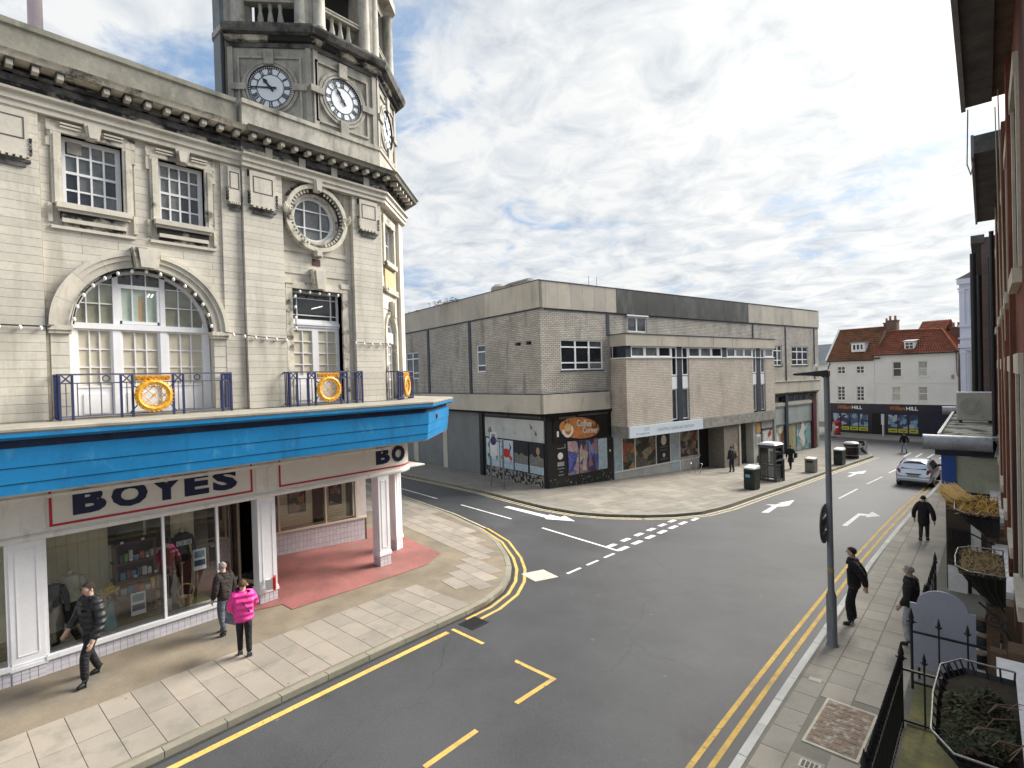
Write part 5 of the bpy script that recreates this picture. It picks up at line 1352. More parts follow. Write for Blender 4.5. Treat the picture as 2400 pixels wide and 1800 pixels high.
for a0, a1, z in ((1.0, 4.45, 6.06), (24.55, 26.05, 6.1), (27.65, 30.75, 6.12)): MB().fbox(FU, a0, a1, z-.06, z-.005, -.1, .05).build('sill', NAVYP, CB)
# --- projecting upper storey
BX0, BX1 = 5.1, 22.35
BOX = MB()
for a0, a1 in ((BX0, 9.42), (11.26, 19.16), (20.97, BX1)): BOX.fbox(FX, a0, a1, 2.6, 6.72, -1.3, 0)
BOX.build('projecting_wall', PBRICK, CB)
MB().fbox(FX, 9.42, 11.26, 2.6, 6.7, -1.3, -.22).fbox(FX, 19.16, 20.97, 2.6, 6.7, -1.3, -.22).build('slot_back', NAVYP, CB)
MB().fbox(FX, BX0, BX1, 1.9, 2.6, -1.3, .02).build('projecting_band', M('aggregate_band', (.27, .26, .24), .9, .25, 2, .6, 40, stain=((.40, .39, .36), 4, .55, .7, 1)), CB)
MB().fbox(FX, BX0-.06, BX1+.06, 7.42, 8.12, -1.35, .09).build('projecting_fascia', BANDC, CB)
MB().fbox(FX, BX0-.09, BX1+.09, 8.12, 8.17, -1.38, .12).build('fascia_coping', NAVYP, CB)
for s in (8.4, 11.2, 14.0, 16.4, 19.0): MB().fbox(FX, s-.01, s+.01, 7.425, 8.12, .085, .094).build('fascia_joint', JOINT, CB)
MB().fbox(FX, BX0+.02, BX1-.02, 6.70, 7.42, -1.3, -.2).build('clerestory_back', DARK, CB)
MB().fbox(FX, BX0-.04, BX1+.04, 6.68, 6.74, -1.25, .05).build('clerestory_sill', UPVC, CB)
MB().fbox(FX, BX0, BX0+.45, 6.74, 7.42, -.7, -.01).fbox(FX, 15.2, 15.75, 6.74, 7.42, -.2, -.03).build('clerestory_post', NAVYP, CB)
def cler(a0, a1, n):
    for i in range(n):
        b0, b1 = a0+(a1-a0)*i/n, a0+(a1-a0)*(i+1)/n
        window(FX, b0+.02, b1-.02, 6.75, 7.41, CB, [], [], -.04, .08, .03, .05, UPVC, random.choice((PANE, PANE2)), name='clerestory_window')
cler(5.57, 9.42, 3); cler(11.27, 15.2, 3); cler(15.77, 19.15, 3); cler(20.97, 22.2, 1)
FRT = Face((BX0, -.2), -PI/2)
window(FRT, .1, .95, 6.75, 7.41, CB, [], [], -.04, .07, .03, .05, UPVC, PANE, name='clerestory_window')
for c0, c1, c2, c3 in ((9.45, 10.02, 10.56, 11.23), (19.2, 19.72, 20.32, 20.94)):
    for a0, a1 in ((c0, c1), (c2, c3)):
        window(FX, a0, a1, 5.55, 7.41, CB, [], [], -.05, .08, .03, .05, UPVC, PANE, name='slot_window')
        MB().fbox(FX, a0, a1, 4.70, 5.5, -.2, -.04).build('slot_panel', UPVC, CB)
        window(FX, a0, a1, 2.72, 4.68, CB, [], [], -.10, .05, .03, .05, UPVC, PANE2, name='slot_window')
    MB().fbox(FX, c1+.01, c2-.01, 2.6, 7.42, -.25, -.02).build('slot_post', NAVYP, CB)
# shop sign on the box
sb = MB().fbox(FX, 5.14, 12.5, 1.92, 2.58, .02, .12).build('shop_sign', M('sign_pale', (.62, .70, .78), .4, .03, 1), CB)
LET = M('letter_greyblue', (.30, .38, .46), .5, .1)
text('lettering', 'Prospere', FX, 5.75, 6.95, 2.02, 2.20, .12, LET, sb, .004)
MB().fprism(FX, [(6.45, 2.30), (6.95, 2.36), (6.95, 2.33), (6.45, 2.27)], .118, .124).fprism(FX, [(6.45, 2.42), (6.95, 2.48), (6.95, 2.44), (6.45, 2.38)], .118, .124).build('logo', LET, sb)
text('lettering', 'CREATING FINANCIAL FREEDOM', FX, 7.7, 11.5, 2.14, 2.34, .12, LET, sb, .004)
# --- right hand part, lower levels
MB().fbox(FU, 22.4, S1+.05, 3.8, 4.72, -1.0, .12).build('concrete_band', BANDC, CB)
MB().fbox(FU, 22.4, S1+.05, 4.72, 4.78, -.2, .18).build('band_flashing', PANELC, CB)
o = window(FU, 24.4, 31.6, 2.95, 3.8, CB, lin(24.4, 31.6, 7), [], -.25, .06, .05, .05, STEEL, PANE, name='strip_window')
MB().fbox(FU, 22.4, 31.6, 2.68, 2.95, -.4, -.02).build('ledge', PANELC, CB)
MB().fbox(FU, 22.4, 31.62, 1.1, 2.68, -.5, -.1).build('grey_fascia', GREYST, CB)
for s in (26.65,): MB().fbox(FU, s-.2, s+.2, -1.6, 3.8, -.3, .02).build('fascia_post', NAVYP, CB)
for b in ((22.5, 31.5, 2.55, 2.66), (22.5, 31.5, 1.1, 1.2)): MB().fbox(FU, *b, -.12, -.06).build('fascia_frame', STEEL, CB)
MB().fbox(FU, 22.4, 31.4, -1.7, 1.1, -.6, -.2).build('lower_wall', M('render_grey', (.34, .33, .30), .85, .2, 1.5), CB)
for a0, a1, z1, mt in ((22.9, 26.3, 1.0, MUR4), (26.9, 27.9, .95, M('mural_gold', (.3, .27, .1), .6, .2, 3)), (28.6, 31.2, .9, MUR5)):
    MB().fbox(FU, a0, a1, -1.35, z1, -.2, -.15).build('mural_panel', mt, CB)
MB().fbox(FU, 31.35, 31.75, -1.7, 3.0, -.3, .05).build('red_post', M('post_red', (.10, .02, .025), .5, .2), CB)
# white splash figures painted over the murals
for a, z, s_, mt in ((24.0, -.1, 1.0, 'w'), (25.0, -.5, .8, 'w'), (29.6, 0.0, 1.0, 'w'), (30.6, -.2, .8, 't')):
    pts = [(a+s_*.5*(1+.5*math.sin(3*q+a))*math.cos(q), z+s_*.8*(1+.4*math.sin(2*q+z+a))*math.sin(q)) for q in [2*PI*i/18 for i in range(18)]]
    MB().fprism(FU, pts, -.15, -.13).build('mural_figure', M('mural_white', (.62, .62, .58), .6, .1) if mt == 'w' else M('mural_aqua', (.2, .48, .48), .6, .15), CB)
# --- shops under the box: front plane
ZG = -1.9
MB().box(.02, 22.4, .02, 6, ZG, 3.55).build('shop_core', DARK, CB)
MB().box(.02, 6, .02, T1, ZG, 3.55).build('shop_core', DARK, CB)
MB().fbox(FG, 0, 5.32, ZG, 3.6, -.02, .02).fbox(FLG, -6.5, 0, ZG, 3.6, -.02, .02).build('cafe_front', BLACK, CB)
MB().fbox(FG, .1, 5.1, -1.2, -.02, .02, .035).build('cafe_plinth', PEELB, CB)
MB().fbox(FLG, -6.1, -.3, -1.2, .12, .02, .04).build('cafe_plinth', PEEL, CB)
MB().fbox(FG, .9, 2.2, 3.28, 3.42, .02, .05).fbox(FG, 2.4, 4.9, 3.36, 3.48, .02, .05).fbox(FLG, -6, -3.6, 3.36, 3.5, .02, .05).fbox(FLG, -3.4, -.4, 3.36, 3.5, .02, .05).build('light_box', M('lightbox_grey', (.10, .10, .10), .5, .2), CB)
wb = MB().fbox(FLG, -6.03, -.18, 2.0, 3.25, .02, .08).build('blank_sign', SIGNB, CB)
for a, z, mt in ((-4.0, 2.6, LET), (-2.9, 2.45, LET), (-1.3, 2.85, BLACK), (-.9, 2.5, BLACK)):
    MB().fprism(FLG, [(a-.12, z+.16), (a-.02, z+.12), (a+.12, z-.12), (a+.06, z-.14)], .078, .084).fring(FLG, a+.05, z-.06, .07, .10, 0, PI*1.3, 8, .078, .084).build('sign_scrap', mt, wb)
# four poster panels
wins = [(-6.0, -4.56), (-4.47, -3.12), (-3.02, -1.66), (-1.56, -.24)]
SKYP = M('poster_sky', (.55, .62, .68), .5, .08, 1.5)
for i, (a0, a1) in enumerate(wins):
    p = MB().fbox(FLG, a0, a1, .16, 1.9, .02, .05).build('window_poster', SKYP if i < 2 else M('poster_dusk', (.02, .02, .025), .5, .2), CB)
    MB().fbox(FLG, a0+.04, a1-.04, .18, .62, .05, .056).build('poster_text_block', PALEP, p)
    ac = (a0+a1)/2
    if i < 2:
        cm_ = M('crab_green', (.06, .26, .05), .5, .15) if i == 0 else M('crab_red', (.55, .03, .02), .5, .15)
        mb = MB().fdisc(FLG, ac, 1.12, .38, 20, .05, .062, .72)
        for s_ in (-1, 1):
            for q in range(3):
                mb.tube([FLG.P(ac+s_*.28, .98-.03*q, .058), FLG.P(ac+s_*(.52-.03*q), .9-.1*q, .058), FLG.P(ac+s_*(.58-.1*q), .72-.08*q, .058)], [.035, .028, .01], 5)
        mb.build('crab', cm_, p)
        mb = MB()
        for s_ in (-1, 1):
            mb.tube([FLG.P(ac+s_*.3, 1.25, .058), FLG.P(ac+s_*.46, 1.48, .058), FLG.P(ac+s_*.34, 1.72, .058)], [.03, .05, .012], 6)
        mb.build('crab_claws', BLACK if i else cm_, p)
    else:
        pts = [(a0+.04, .64), (a1-.04, .64), (a1-.04, 1.15)]+[(a1-.04-(a1-a0-.08)*q/6, 1.2+.1*math.sin(q*2.2+i)) for q in range(1, 6)]+[(a0+.04, 1.2)]
        MB().fprism(FLG, pts, .05, .056).build('poster_crowd', M('poster_grey', (.22, .20, .18), .6, .35, 6), p)
        if i == 3: MB().fdisc(FLG, ac+.15, 1.5, .16, 16, .05, .058, 1.4).build('poster_bird', M('poster_tan', (.42, .26, .12), .5, .1), p)
# roller shutters down the side street
for t0, t1 in ((6.75, 11.0), (11.6, 15.6), (16.4, 22)):
    g_ = MB().fbox(FLG, -t1, -t0, ZG, 3.5, -.1, .0).build('roller_shutter', SHUT, CB)
    z = -1.0
    while z < 3.5:
        MB().fbox(FLG, -t1+.05, -t0-.05, z, z+.085, 0, .03).build('slat', SHUT, g_); z += .1
for t0, t1 in ((6.35, 6.75), (11.0, 11.6), (15.6, 16.4)): MB().fbox(FLG, -t1, -t0, ZG, 3.6, -.1, .08).build('shutter_pier', BLACK if t0 < 7 else BANDC, CB)
# cafe front graphics
cs = MB().fbox(FG, .45, 4.5, 1.98, 3.3, .02, .05).build('cafe_sign', M('cafe_black', (.012, .010, .010), .4, .1), CB)
pts = []
for i in range(28):
    q = 2*PI*i/28; pts.append((2.45+1.55*math.cos(q)+(.1 if math.cos(q) > 0 else 0), 2.68+.62*math.sin(q)-.16*math.cos(q)))
MB().fprism(FG, pts, .05, .056).build('sign_swirl', M('sign_orange', (.52, .20, .06), .5, .25, 3, stain=((.05, .02, .02), 1.6, .55, .62, 1)), cs)
CW = M('sign_cream', (.72, .68, .60), .4, .05)
MB().fring(FG, 1.55, 2.62, .26, .42, R_(170), R_(395), 20, .056, .064).build('cup_saucer', CW, cs)
MB().fdisc(FG, 1.55, 2.78, .27, 20, .056, .068, .9).build('coffee_cup', M('sign_latte', (.62, .40, .20), .4, .15), cs)
MB().fring(FG, 1.17, 2.52, .05, .10, 0, 2*PI, 12, .064, .07).build('cup_handle', CW, cs)
text('lettering', 'Coffee', FG, 2.25, 3.45, 2.78, 3.18, .057, CW, cs, .006, .02, slope=-.10)
text('lettering', 'Corner', FG, 2.70, 3.95, 2.36, 2.72, .057, CW, cs, .006, .02, slope=-.08)
MB().fbox(FG, .70, .84, 2.3, 2.62, .05, .07).build('wall_light', CW, cs)
MB().fring(FG, .95, 1.2, .0, .2, 0, 2*PI, 18, .02, .03).build('roundel_sign', CW, CB)
for z0, z1, a0, a1 in ((.62, .86, .72, 1.22), (.46, .5, .74, 1.22), (.28, .32, .86, 1.1), (.1, .14, .76, 1.2), (1.62, 1.65, .72, 1.34), (1.65, 1.85, 1.30, 1.34)):
    MB().fbox(FG, a0, a1, z0, z1, .02, .03).build('window_graphic', M('graphic_grey', (.30, .32, .33), .5, .15), CB)
ap = MB().fbox(FG, 1.52, 3.92, .02, 1.96, .02, .05).build('painting', ABSTR, CB)
# angular facets painted over it
import random as _r
rs = _r.Random(4)
fc = [(.42, .27, .30), (.10, .12, .36), (.50, .40, .34), (.08, .05, .10), (.16, .24, .46), (.30, .15, .20), (.58, .48, .40)]
for i, (tri) in enumerate([[(1.6, 1.8), (2.35, 1.2), (2.2, 1.9)], [(1.55, .1), (2.0, .9), (1.6, 1.1)], [(2.35, 1.25), (2.6, 1.75), (2.75, 1.0)], [(2.2, .3), (2.75, .95), (2.5, .2)], [(2.95, 1.9), (3.2, 1.9), (3.8, .95), (3.35, 1.2)], [(2.9, .2), (3.3, 1.1), (3.5, .4)], [(2.55, .2), (2.95, .9), (2.95, .15)], [(1.9, .35), (2.25, .75), (2.65, .45), (2.3, .15)]]):
    MB().fprism(FG, tri, .05, .054+.001*i).build('painting_facet', M('facet_%d' % (i % 7), fc[i % 7], .5, .25, 3), ap)
for s in (2.38, 3.12): MB().fbox(FG, s-.03, s+.03, .02, 1.96, .05, .064).build('painting_mullion', NAVYP, ap)
MB().fbox(FG, 3.98, 4.72, .05, 1.9, .02, .06).build('pale_panel', PALEP, CB)
MB().fdisc(FG, 5.0, 1.1, .07, 10, .02, .05).build('door_knob', CW, CB)
# second shop, white
MB().fbox(FG, 5.34, 14.15, ZG, -.3, -.1, .04).build('shop_plinth', SHOPW, CB)
MB().fbox(FG, 5.34, 14.15, -.34, -.26, -.1, .08).build('shop_sill', UPVC, CB)
MB().fbox(FG, 5.36, 6.06, -.26, 1.85, -.02, .05).build('pale_panel', PALEP, CB)
sw = MB().fbox(FG, 6.06, 6.12, -.26, 1.9, 0, .06).fbox(FG, 7.26, 7.32, -.26, 1.9, 0, .06).fbox(FG, 9.36, 9.42, -.26, 1.9, 0, .06).fbox(FG, 10.86, 10.92, -.26, 1.9, 0, .06).fbox(FG, 11.88, 11.95, -1.3, 1.9, 0, .07).fbox(FG, 14.05, 14.15, -.26, 1.9, 0, .06).build('shop_frame', UPVC, CB)
MB().fbox(FG, 6.12, 7.26, -.26, 1.9, 0, .03).build('mural_panel', MUR1, sw); MB().fbox(FG, 7.32, 9.36, -.26, 1.9, 0, .03).build('mural_panel', MUR1, sw)
bpn = MB().fbox(FG, 9.42, 10.86, -.26, 1.9, 0, .03).build('black_poster', BLACK, sw)
MB().fdisc(FG, 10.2, 1.25, .28, 18, .03, .04, 1.2).build('emblem', CW, sw); MB().fdisc(FG, 10.2, .25, .14, 14, .03, .04).build('emblem', CW, sw)
for z in (.8, .6, .0): MB().fbox(FG, 9.8, 10.6, z-.04, z+.04, .03, .036).build('poster_line', M('line_grey', (.12, .12, .12), .5, .1), sw)
MB().fbox(FG, 10.92, 11.88, -1.3, 1.9, -.02, .05).build('shop_door', PALEP, CB)
MB().fbox(FG, 11.95, 14.05, -.1, 1.9, 0, .03).build('mural_panel', MUR2, sw)
MB().fbox(FG, 11.9, 14.2, -.22, -.1, -.05, .12).build('shop_sill', BANDC, CB)
# entrance recess and brick pier
MB().box(15.4, 17.3, -1.25, .1, ZG, 1.9).build('brick_pier', brickmat('dark_brick', (.26, .23, .19), (.20, .175, .145), (.13, .12, .11), .23, .078), CB)
MB().fbox(Face((0, -1.27), 0), 16.6, 17.1, -.5, .5, 0, .02).build('graffiti_panel', MUR2, CB)
MB().box(17.3, 17.5, -1.3, .1, ZG, 1.9).build('recess_frame', BANDC, CB)
MB().fbox(Face((0, -.6), 0), 17.5, 19.5, ZG, 1.9, -.1, 0).build('recess_door', M('door_shadow', (.05, .055, .05), .6, .2), CB)
MB().fbox(Face((0, -.58), 0), 17.6, 18.1, .9, 1.8, 0, .03).fbox(Face((0, -.58), 0), 18.3, 19.3, .5, 1.85, 0, .03).build('recess_pane', PANE, CB)
MB().box(19.4, 22.35, -1.2, .1, ZG, 1.9).build('render_bay', M('render_pale', (.40, .395, .37), .85, .15, 1.2), CB)
FB2 = Face((0, -1.2), 0)
for a0, a1, z0, z1, mt in ((19.75, 20.4, 1.0, 1.75, M('poster_ochre', (.42, .26, .10), .6, .3, 5)), (19.78, 20.4, .05, .85, PAPER), (20.75, 22.1, -1.0, 1.15, MUR3)):
    p = MB().fbox(FB2, a0, a1, z0, z1, 0, .04).build('wall_poster', mt, CB)
MB().fbox(FB2, 19.86, 20.32, .2, .7, .04, .05).build('poster_print', MATS['graphic_grey'], CB)
MB().fbox(FB2, 20.6, 22.2, 1.15, 1.25, 0, .08).fbox(FB2, 20.42, 20.5, 0, 1.8, 0, .06).build('poster_frame', BLACK, CB)
MB().fbox(FB2, 19.9, 20.7, -1.25, -.75, 0, .05).build('wall_vent', BLACK, CB)
MB().box(22.35, 22.6, -1.3, .0, ZG, 1.9).build('bay_return', GREYST, CB)
# roof clutter
rv = thing('roof_vent', 'round pale vent cowl on the corner block roof', 'vent', tuple(list((CO+U_*1.6+V_*6.3))+[9.6]))
MB().lathe([(.5, 0), (.5, 1.75), (.62, 1.85), (.56, 2.15), (.3, 2.35)], (0, 0, 0), 14).build('cowl', M('cowl', (.28, .27, .24), .8, .15), rv, True)
MB().lathe([(.56, 1.1), (.58, 1.14), (.56, 1.18)], (0, 0, 0), 14).build('collar', STEEL, rv, True)
rv = thing('roof_hatch', 'low dark ridge hatch on the corner block roof beside the vent', 'hatch', tuple(list((CO+U_*1.2+V_*3.6))+[9.6]), PI/2-BA)
MB().hexa([(-.4, -1.2, 0), (.4, -1.2, 0), (.4, 1.2, 0), (-.4, 1.2, 0), (-.4, -1.2, 1.9), (.4, -1.2, 1.9), (.4, 1.2, 1.9), (-.4, 1.2, 1.9)]).build('upstand', PANELC, rv)
MB().hexa([(-.5, -1.3, 1.9), (.5, -1.3, 1.9), (.5, 1.3, 1.9), (-.5, 1.3, 1.9), (-.05, -1.0, 2.15), (.05, -1.0, 2.15), (.05, 1.0, 2.15), (-.05, 1.0, 2.15)]).build('lid', DPANEL, rv)
for i, (t, n_) in enumerate(((8.6, 70), (10.2, 90), (11.6, 60), (14.6, 30), (16.2, 30), (17.0, 25))):
    pl = thing('roof_weeds', ('bushy green weeds on the corner block parapet next to the vent', 'tallest bushy weeds growing on the corner block parapet', 'thin dry weeds left of the bushy ones on the corner block parapet', 'sparse low weeds on the far corner block parapet', 'low weed tuft on the corner block parapet near the store', 'leftmost weed tuft on the corner block parapet')[i], 'weeds', tuple(list(CO+U_*(.0)+V_*t)+[10.9]))
    st_ = MB(); lf = MB()
    for q in range(n_//3):
        x, y = random.uniform(-.5, .5), random.uniform(-1.3, 1.3); h = random.uniform(.08, .34)*(1 if i < 3 else .45)
        st_.tube([(x, y, 0), (x+random.uniform(-.1, .1), y+random.uniform(-.1, .1), h)], [.012, .005], 4)
        for l in range(8 if i < 2 else 4):
            z = h*random.uniform(.3, 1.05); a = random.uniform(0, 2*PI); r = random.uniform(.04, .12); cx, cy = x+r*math.cos(a), y+r*math.sin(a)
            b_ = len(lf.v); lf.v += [(cx-.06, cy-.03, z), (cx+.03, cy-.06, z+.02), (cx+.07, cy+.03, z+.06), (cx-.02, cy+.06, z+.04)]; lf.f.append((b_, b_+1, b_+2, b_+3))
    st_.build('stems', M('weed_stem', (.16, .14, .07), .9, .2), pl)
    lf.build('leaves', M('weed_leaf', (.10, .12, .045), .8, .3, 9), pl)
for i, s in enumerate((4.6, 5.3)):
    q = thing('roof_aerial', ('left of the two thin aerial poles above the corner block', 'right of the two thin aerial poles above the corner block')[i], 'aerial', tuple(list(CO+U_*s+V_*1.0)+[9.6]))
    MB().tube([(0, 0, 0), (0, 0, 2.3)], .018, 6).build('pole', STEEL, q); MB().box(-.06, .06, -.06, .06, 0, .05).build('foot', STEEL, q)
# ================================================================== far row with the betting shop
def bw(s, t, z=0.0):
    p = CO+U_*s+V_*t
    return (p.x, p.y, z)
WREND = M('white_render', (.72, .71, .67), .8, .05, .6, .15, 40, stain=((.58, .56, .50), .7, .6, .8, .4))
def tilemat(name, c, c2):
    return M(name, c, .95, .22, 1.6, .3, 30, spec=.05, stain=(c2, 1.3, .48, .68, 1), dscale=9)
ROOFB = tilemat('pantile_brown', (.21, .10, .06), (.11, .08, .05))
ROOFR = tilemat('pantile_red', (.23, .085, .055), (.13, .066, .048))
ROOFO = tilemat('pantile_orange', (.30, .115, .065), (.19, .08, .05))
def pantiles(m, p00, p10, p01, p11, pitch=.22, course=.32, amp=.045):
    """corrugated tile surface over a bilinear patch, p0x = eaves, p1x = ridge"""
    a, b, c, d = map(Vector, (p00, p01, p10, p11))     # a eaves left, b eaves right, c ridge left, d ridge right
    W = (b-a).length; H = ((c+d)/2-(a+b)/2).length
    nu = max(4, int(W/pitch*4)); nc = max(2, int(H/course))
    nrm = (b-a).cross(c-a).normalized()
    for j in range(nc):
        base = len(m.v)
        for e in (0, 1):
            v = (j+e)/nc
            for i in range(nu+1):
                u = i/nu; p = a.lerp(b, u).lerp(c.lerp(d, u), v)
                p = p+nrm*(amp*math.sin(2*PI*u*W/pitch)+(.05 if e == 0 else 0.0))
                m.v.append(tuple(p))
        for i in range(nu): m.f.append((base+i, base+i+1, base+nu+2+i, base+nu+1+i))
        if j:
            for i in range(nu): m.f.append((base-nu-1+i, base-nu+i, base+i+1, base+i))
    return m
BRK = brickmat('chimney_brick', (.20, .12, .08), (.15, .09, .065), (.12, .10, .09), .23, .078)
POT = M('chimney_pot', (.36, .18, .12), .8, .15, 5)
def chimney(par, a, d, z0, z1, w, dep, pots, F):
    o = MB().fbox(F, a, a+w, z0, z1, d-dep, d).fbox(F, a-.06, a+w+.06, z1, z1+.12, d-dep-.06, d+.06).build('chimney', BRK, par)
    for i in range(pots):
        x, y, _ = F.P(a+w*(i+.5)/pots, 0, d-dep/2)
        MB().lathe([(.13, z1+.12), (.10, z1+.5), (.13, z1+.55), (.12, z1+.6)], (x, y, 0), 8).build('chimney_pot', POT, o, True)
    return o
NAVYS = M('shop_navy', (.010, .012, .032), .35, .2, 1)
# --- left gabled house
HL = thing('gabled_house', 'white rendered gabled house with brown pantile roof above the left half of the betting shop', 'house', bw(46.2, 4.62), -BA)
F = Face((0, 0), 0)
WL = 4.6
m = MB()
hh_ = [(.92, 1.78, 5.10, 5.97), (2.80, 3.66, 5.1, 5.96), (.87, 1.72, 2.12, 3.76), (2.80, 3.62, 2.1, 3.75)]
for r in wall_rects(0, WL, 1.9, 6.65, hh_): m.fbox(F, *r, -.3, 0)
m.build('wall', WREND, HL)
MB().box(0, WL, .3, 7.0, -1.6, 6.6).build('body', WREND, HL)
MB().fprism(Face((0, 0), -PI/2), [(-7.0, 6.6), (0, 6.6), (-3.5, 10.0)], -.3, 0).build('gable', WREND, HL)
m = MB(); pantiles(m, (-.1, -.2, 6.58), (-.1, 3.5, 10.15), (WL+.6, -.2, 6.58), (WL+.6, 3.5, 10.15)); m.build('roof', ROOFB, HL)
m = MB(); pantiles(m, (WL, 7.2, 6.5), (WL, 3.5, 10.15), (-.1, 7.2, 6.5), (-.1, 3.5, 10.15)); m.build('roof', ROOFB, HL)
MB().tube([(-.1, 3.5, 10.17), (WL+.6, 3.5, 10.17)], .11, 8).build('ridge_tiles', ROOFR, HL)
MB().hexa([(-.22, -.25, 6.55), (-.05, -.25, 6.55), (-.05, 3.5, 10.2), (-.22, 3.5, 10.2), (-.22, -.25, 6.75), (-.05, -.25, 6.75), (-.05, 3.5, 10.4), (-.22, 3.5, 10.4)]).build('verge', WREND, HL)
MB().tube([(-.1, -.25, 6.55), (WL, -.25, 6.53)], .07, 8).build('gutter', IRON, HL)
MB().tube([(.25, -.22, 6.5), (.2, -.08, 6.2), (.0, -.06, 5.9), (.0, -.06, 2.0)], .045, 6).build('downpipe', IRON, HL)
for a0, a1, z0, z1, r in ((.92, 1.78, 5.1, 5.97, 2), (2.80, 3.66, 5.1, 5.96, 2), (.87, 1.72, 2.12, 3.76, 4), (2.80, 3.62, 2.1, 3.75, 4)):
    window(F, a0, a1, z0, z1, HL, [(a0+a1)/2], lin(z0+.08, z1-.08, r), -.08, .09, .06, .05, UPVC, PANE)
    MB().fbox(F, a0-.08, a1+.08, z0-.1, z0, -.1, .06).build('sill', WREND, HL)
o = MB().box(2.2, 3.55, .55, 2.2, 7.5, 8.45).build('dormer', UPVC, HL)
MB().box(2.1, 3.65, .45, 2.8, 8.45, 8.55).build('dormer_roof', M('lead', (.3, .31, .32), .6, .1), HL)
window(Face((0, .55), 0), 2.3, 3.45, 7.65, 8.38, HL, [], [], .06, .1, .05, .05, UPVC, PANE, vms=[2.7, 3.08], vmw=.12, name='dormer_window')
chimney(HL, 4.75, -3.2, 8.5, 10.75, .95, .8, 2, F); chimney(HL, 4.1, -4.3, 9.5, 10.6, .45, .5, 1, F)
MB().fbox(F, 0, WL, 1.82, 1.92, -.02, .12).build('shop_cornice', WREND, HL)
# --- right hipped house
HR = thing('hipped_house', 'white rendered hipped house with red pantile roof above the right half of the betting shop', 'house', bw(46.2, 0.0), -BA)
WR = 7.05
m = MB()
hh_ = [(1.65, 2.42, 4.70, 6.25), (3.88, 4.66, 4.71, 6.22), (1.56, 2.33, 2.19, 3.63), (3.85, 4.62, 2.19, 3.62)]
for r in wall_rects(0, WR, 1.9, 7.12, hh_): m.fbox(F, *r, -.3, 0)
m.build('wall', WREND, HR)
MB().box(.02, WR, .3, 6.5, -1.6, 7.1).build('body', WREND, HR)
m = MB(); pantiles(m, (-.15, -.25, 7.05), (.4, 3.0, 9.65), (WR+.1, -.25, 7.05), (5.1, 3.0, 9.45)); m.build('roof', ROOFR, HR)
m = MB(); pantiles(m, (WR+.1, -.25, 7.05), (5.1, 3.0, 9.45), (WR+.1, 6.8, 7.05), (5.1, 3.6, 9.45)); m.build('roof', ROOFO, HR)
m = MB(); pantiles(m, (WR+.1, 6.8, 7.0), (5.1, 3.0, 9.45), (-.15, 6.8, 7.0), (.4, 3.0, 9.65)); m.build('roof', ROOFR, HR)
MB().tube([(.3, 3.0, 9.68), (5.1, 3.0, 9.48), (WR+.1, -.25, 7.12)], .1, 8).build('ridge_tiles', ROOFO, HR)
MB().fprism(Face((0.0, 0), -PI/2), [(-6.5, 7.0), (0, 7.0), (-3.0, 9.75)], -.25, .02).build('gable', BRK, HR)
MB().tube([(-.05, -.3, 7.02), (WR+.1, -.3, 7.0)], .07, 8).build('gutter', IRON, HR)
MB().tube([(WR-.1, -.06, 7.0), (WR-.08, -.06, 5.0), (WR+.05, -.06, 4.6)], .04, 6).build('downpipe', M('pipe_red', (.3, .12, .1), .6, .1), HR)
for i, (a0, a1, z0, z1) in enumerate(hh_):
    window(F, a0, a1, z0, z1, HR, [], [], -.1, .06, .03, .05, UPVC, (PANE, BLIND2, BLIND2, BLIND2)[i], mids=[(z0+z1)/2+.05], midw=.07)
    MB().fbox(F, a0-.1, a1+.1, z0-.12, z0, -.1, .07).build('sill', WREND, HR); MB().fbox(F, a0-.06, a1+.06, z1, z1+.12, -.02, .03).build('lintel', WREND, HR)
MB().fbox(F, 0, WR, 3.98, 4.08, -.02, .035).build('string_course', WREND, HR)
MB().box(2.6, 3.5, .4, 2.0, 7.35, 8.3).build('dormer', UPVC, HR); MB().hexa([(2.5, .3, 8.28), (3.6, .3, 8.28), (3.6, 2.8, 8.6), (2.5, 2.8, 8.6), (2.5, .3, 8.36), (3.6, .3, 8.36), (3.6, 2.8, 8.68), (2.5, 2.8, 8.68)]).build('dormer_roof', MATS['lead'], HR)
window(Face((0, .4), 0), 2.66, 3.44, 7.5, 8.25, HR, [3.05], [7.9], .06, .07, .05, .05, UPVC, PANE, name='dormer_window')
chimney(HR, 5.2, -5.2, 7.2, 9.6, 1.7, .8, 4, F); chimney(HR, 6.3, -6.4, 7.0, 9.3, 1.3, .7, 3, F)
MB().fbox(F, 0, WR, 1.82, 1.92, -.02, .12).build('shop_cornice', WREND, HR)
MB().fbox(F, 6.55, 6.75, 4.4, 4.8, 0, .06).build('alarm_box', STEEL, HR)
# --- betting shop front (one shop across both houses)
BS = thing('betting_shop_front', 'dark navy betting shop front with poster windows below the white houses', 'shop front', bw(46.2, 4.62), -BA)
MB().fbox(F, .05, 11.6, -1.7, 1.82, -.25, .03).build('shop_wall', NAVYS, BS)
MB().fbox(F, .0, 11.65, .98, 1.80, .03, .14).build('fascia', NAVYS, BS)
for a0 in (.9, 5.95):
    text('lettering', 'William', F, a0, a0+1.35, 1.20, 1.62, .141, M('script_orange', (.48, .16, .03), .4, .1), BS, .02, .012, shear=.1)
    text('lettering', 'HILL', F, a0+1.5, a0+2.5, 1.22, 1.58, .141, M('hill_white', (.85, .85, .86), .4, .02), BS, .02, .02)
PBL = muralmat('poster_sport', [(0, (.02, .03, .08)), (.3, (.05, .10, .2)), (.5, (.16, .28, .38)), (.65, (.03, .04, .10)), (.82, (.35, .42, .48))], 2.2, 4.4, dist=.3)
YSTR = M('poster_yellow', (.42, .42, .04), .5, .15, 4)
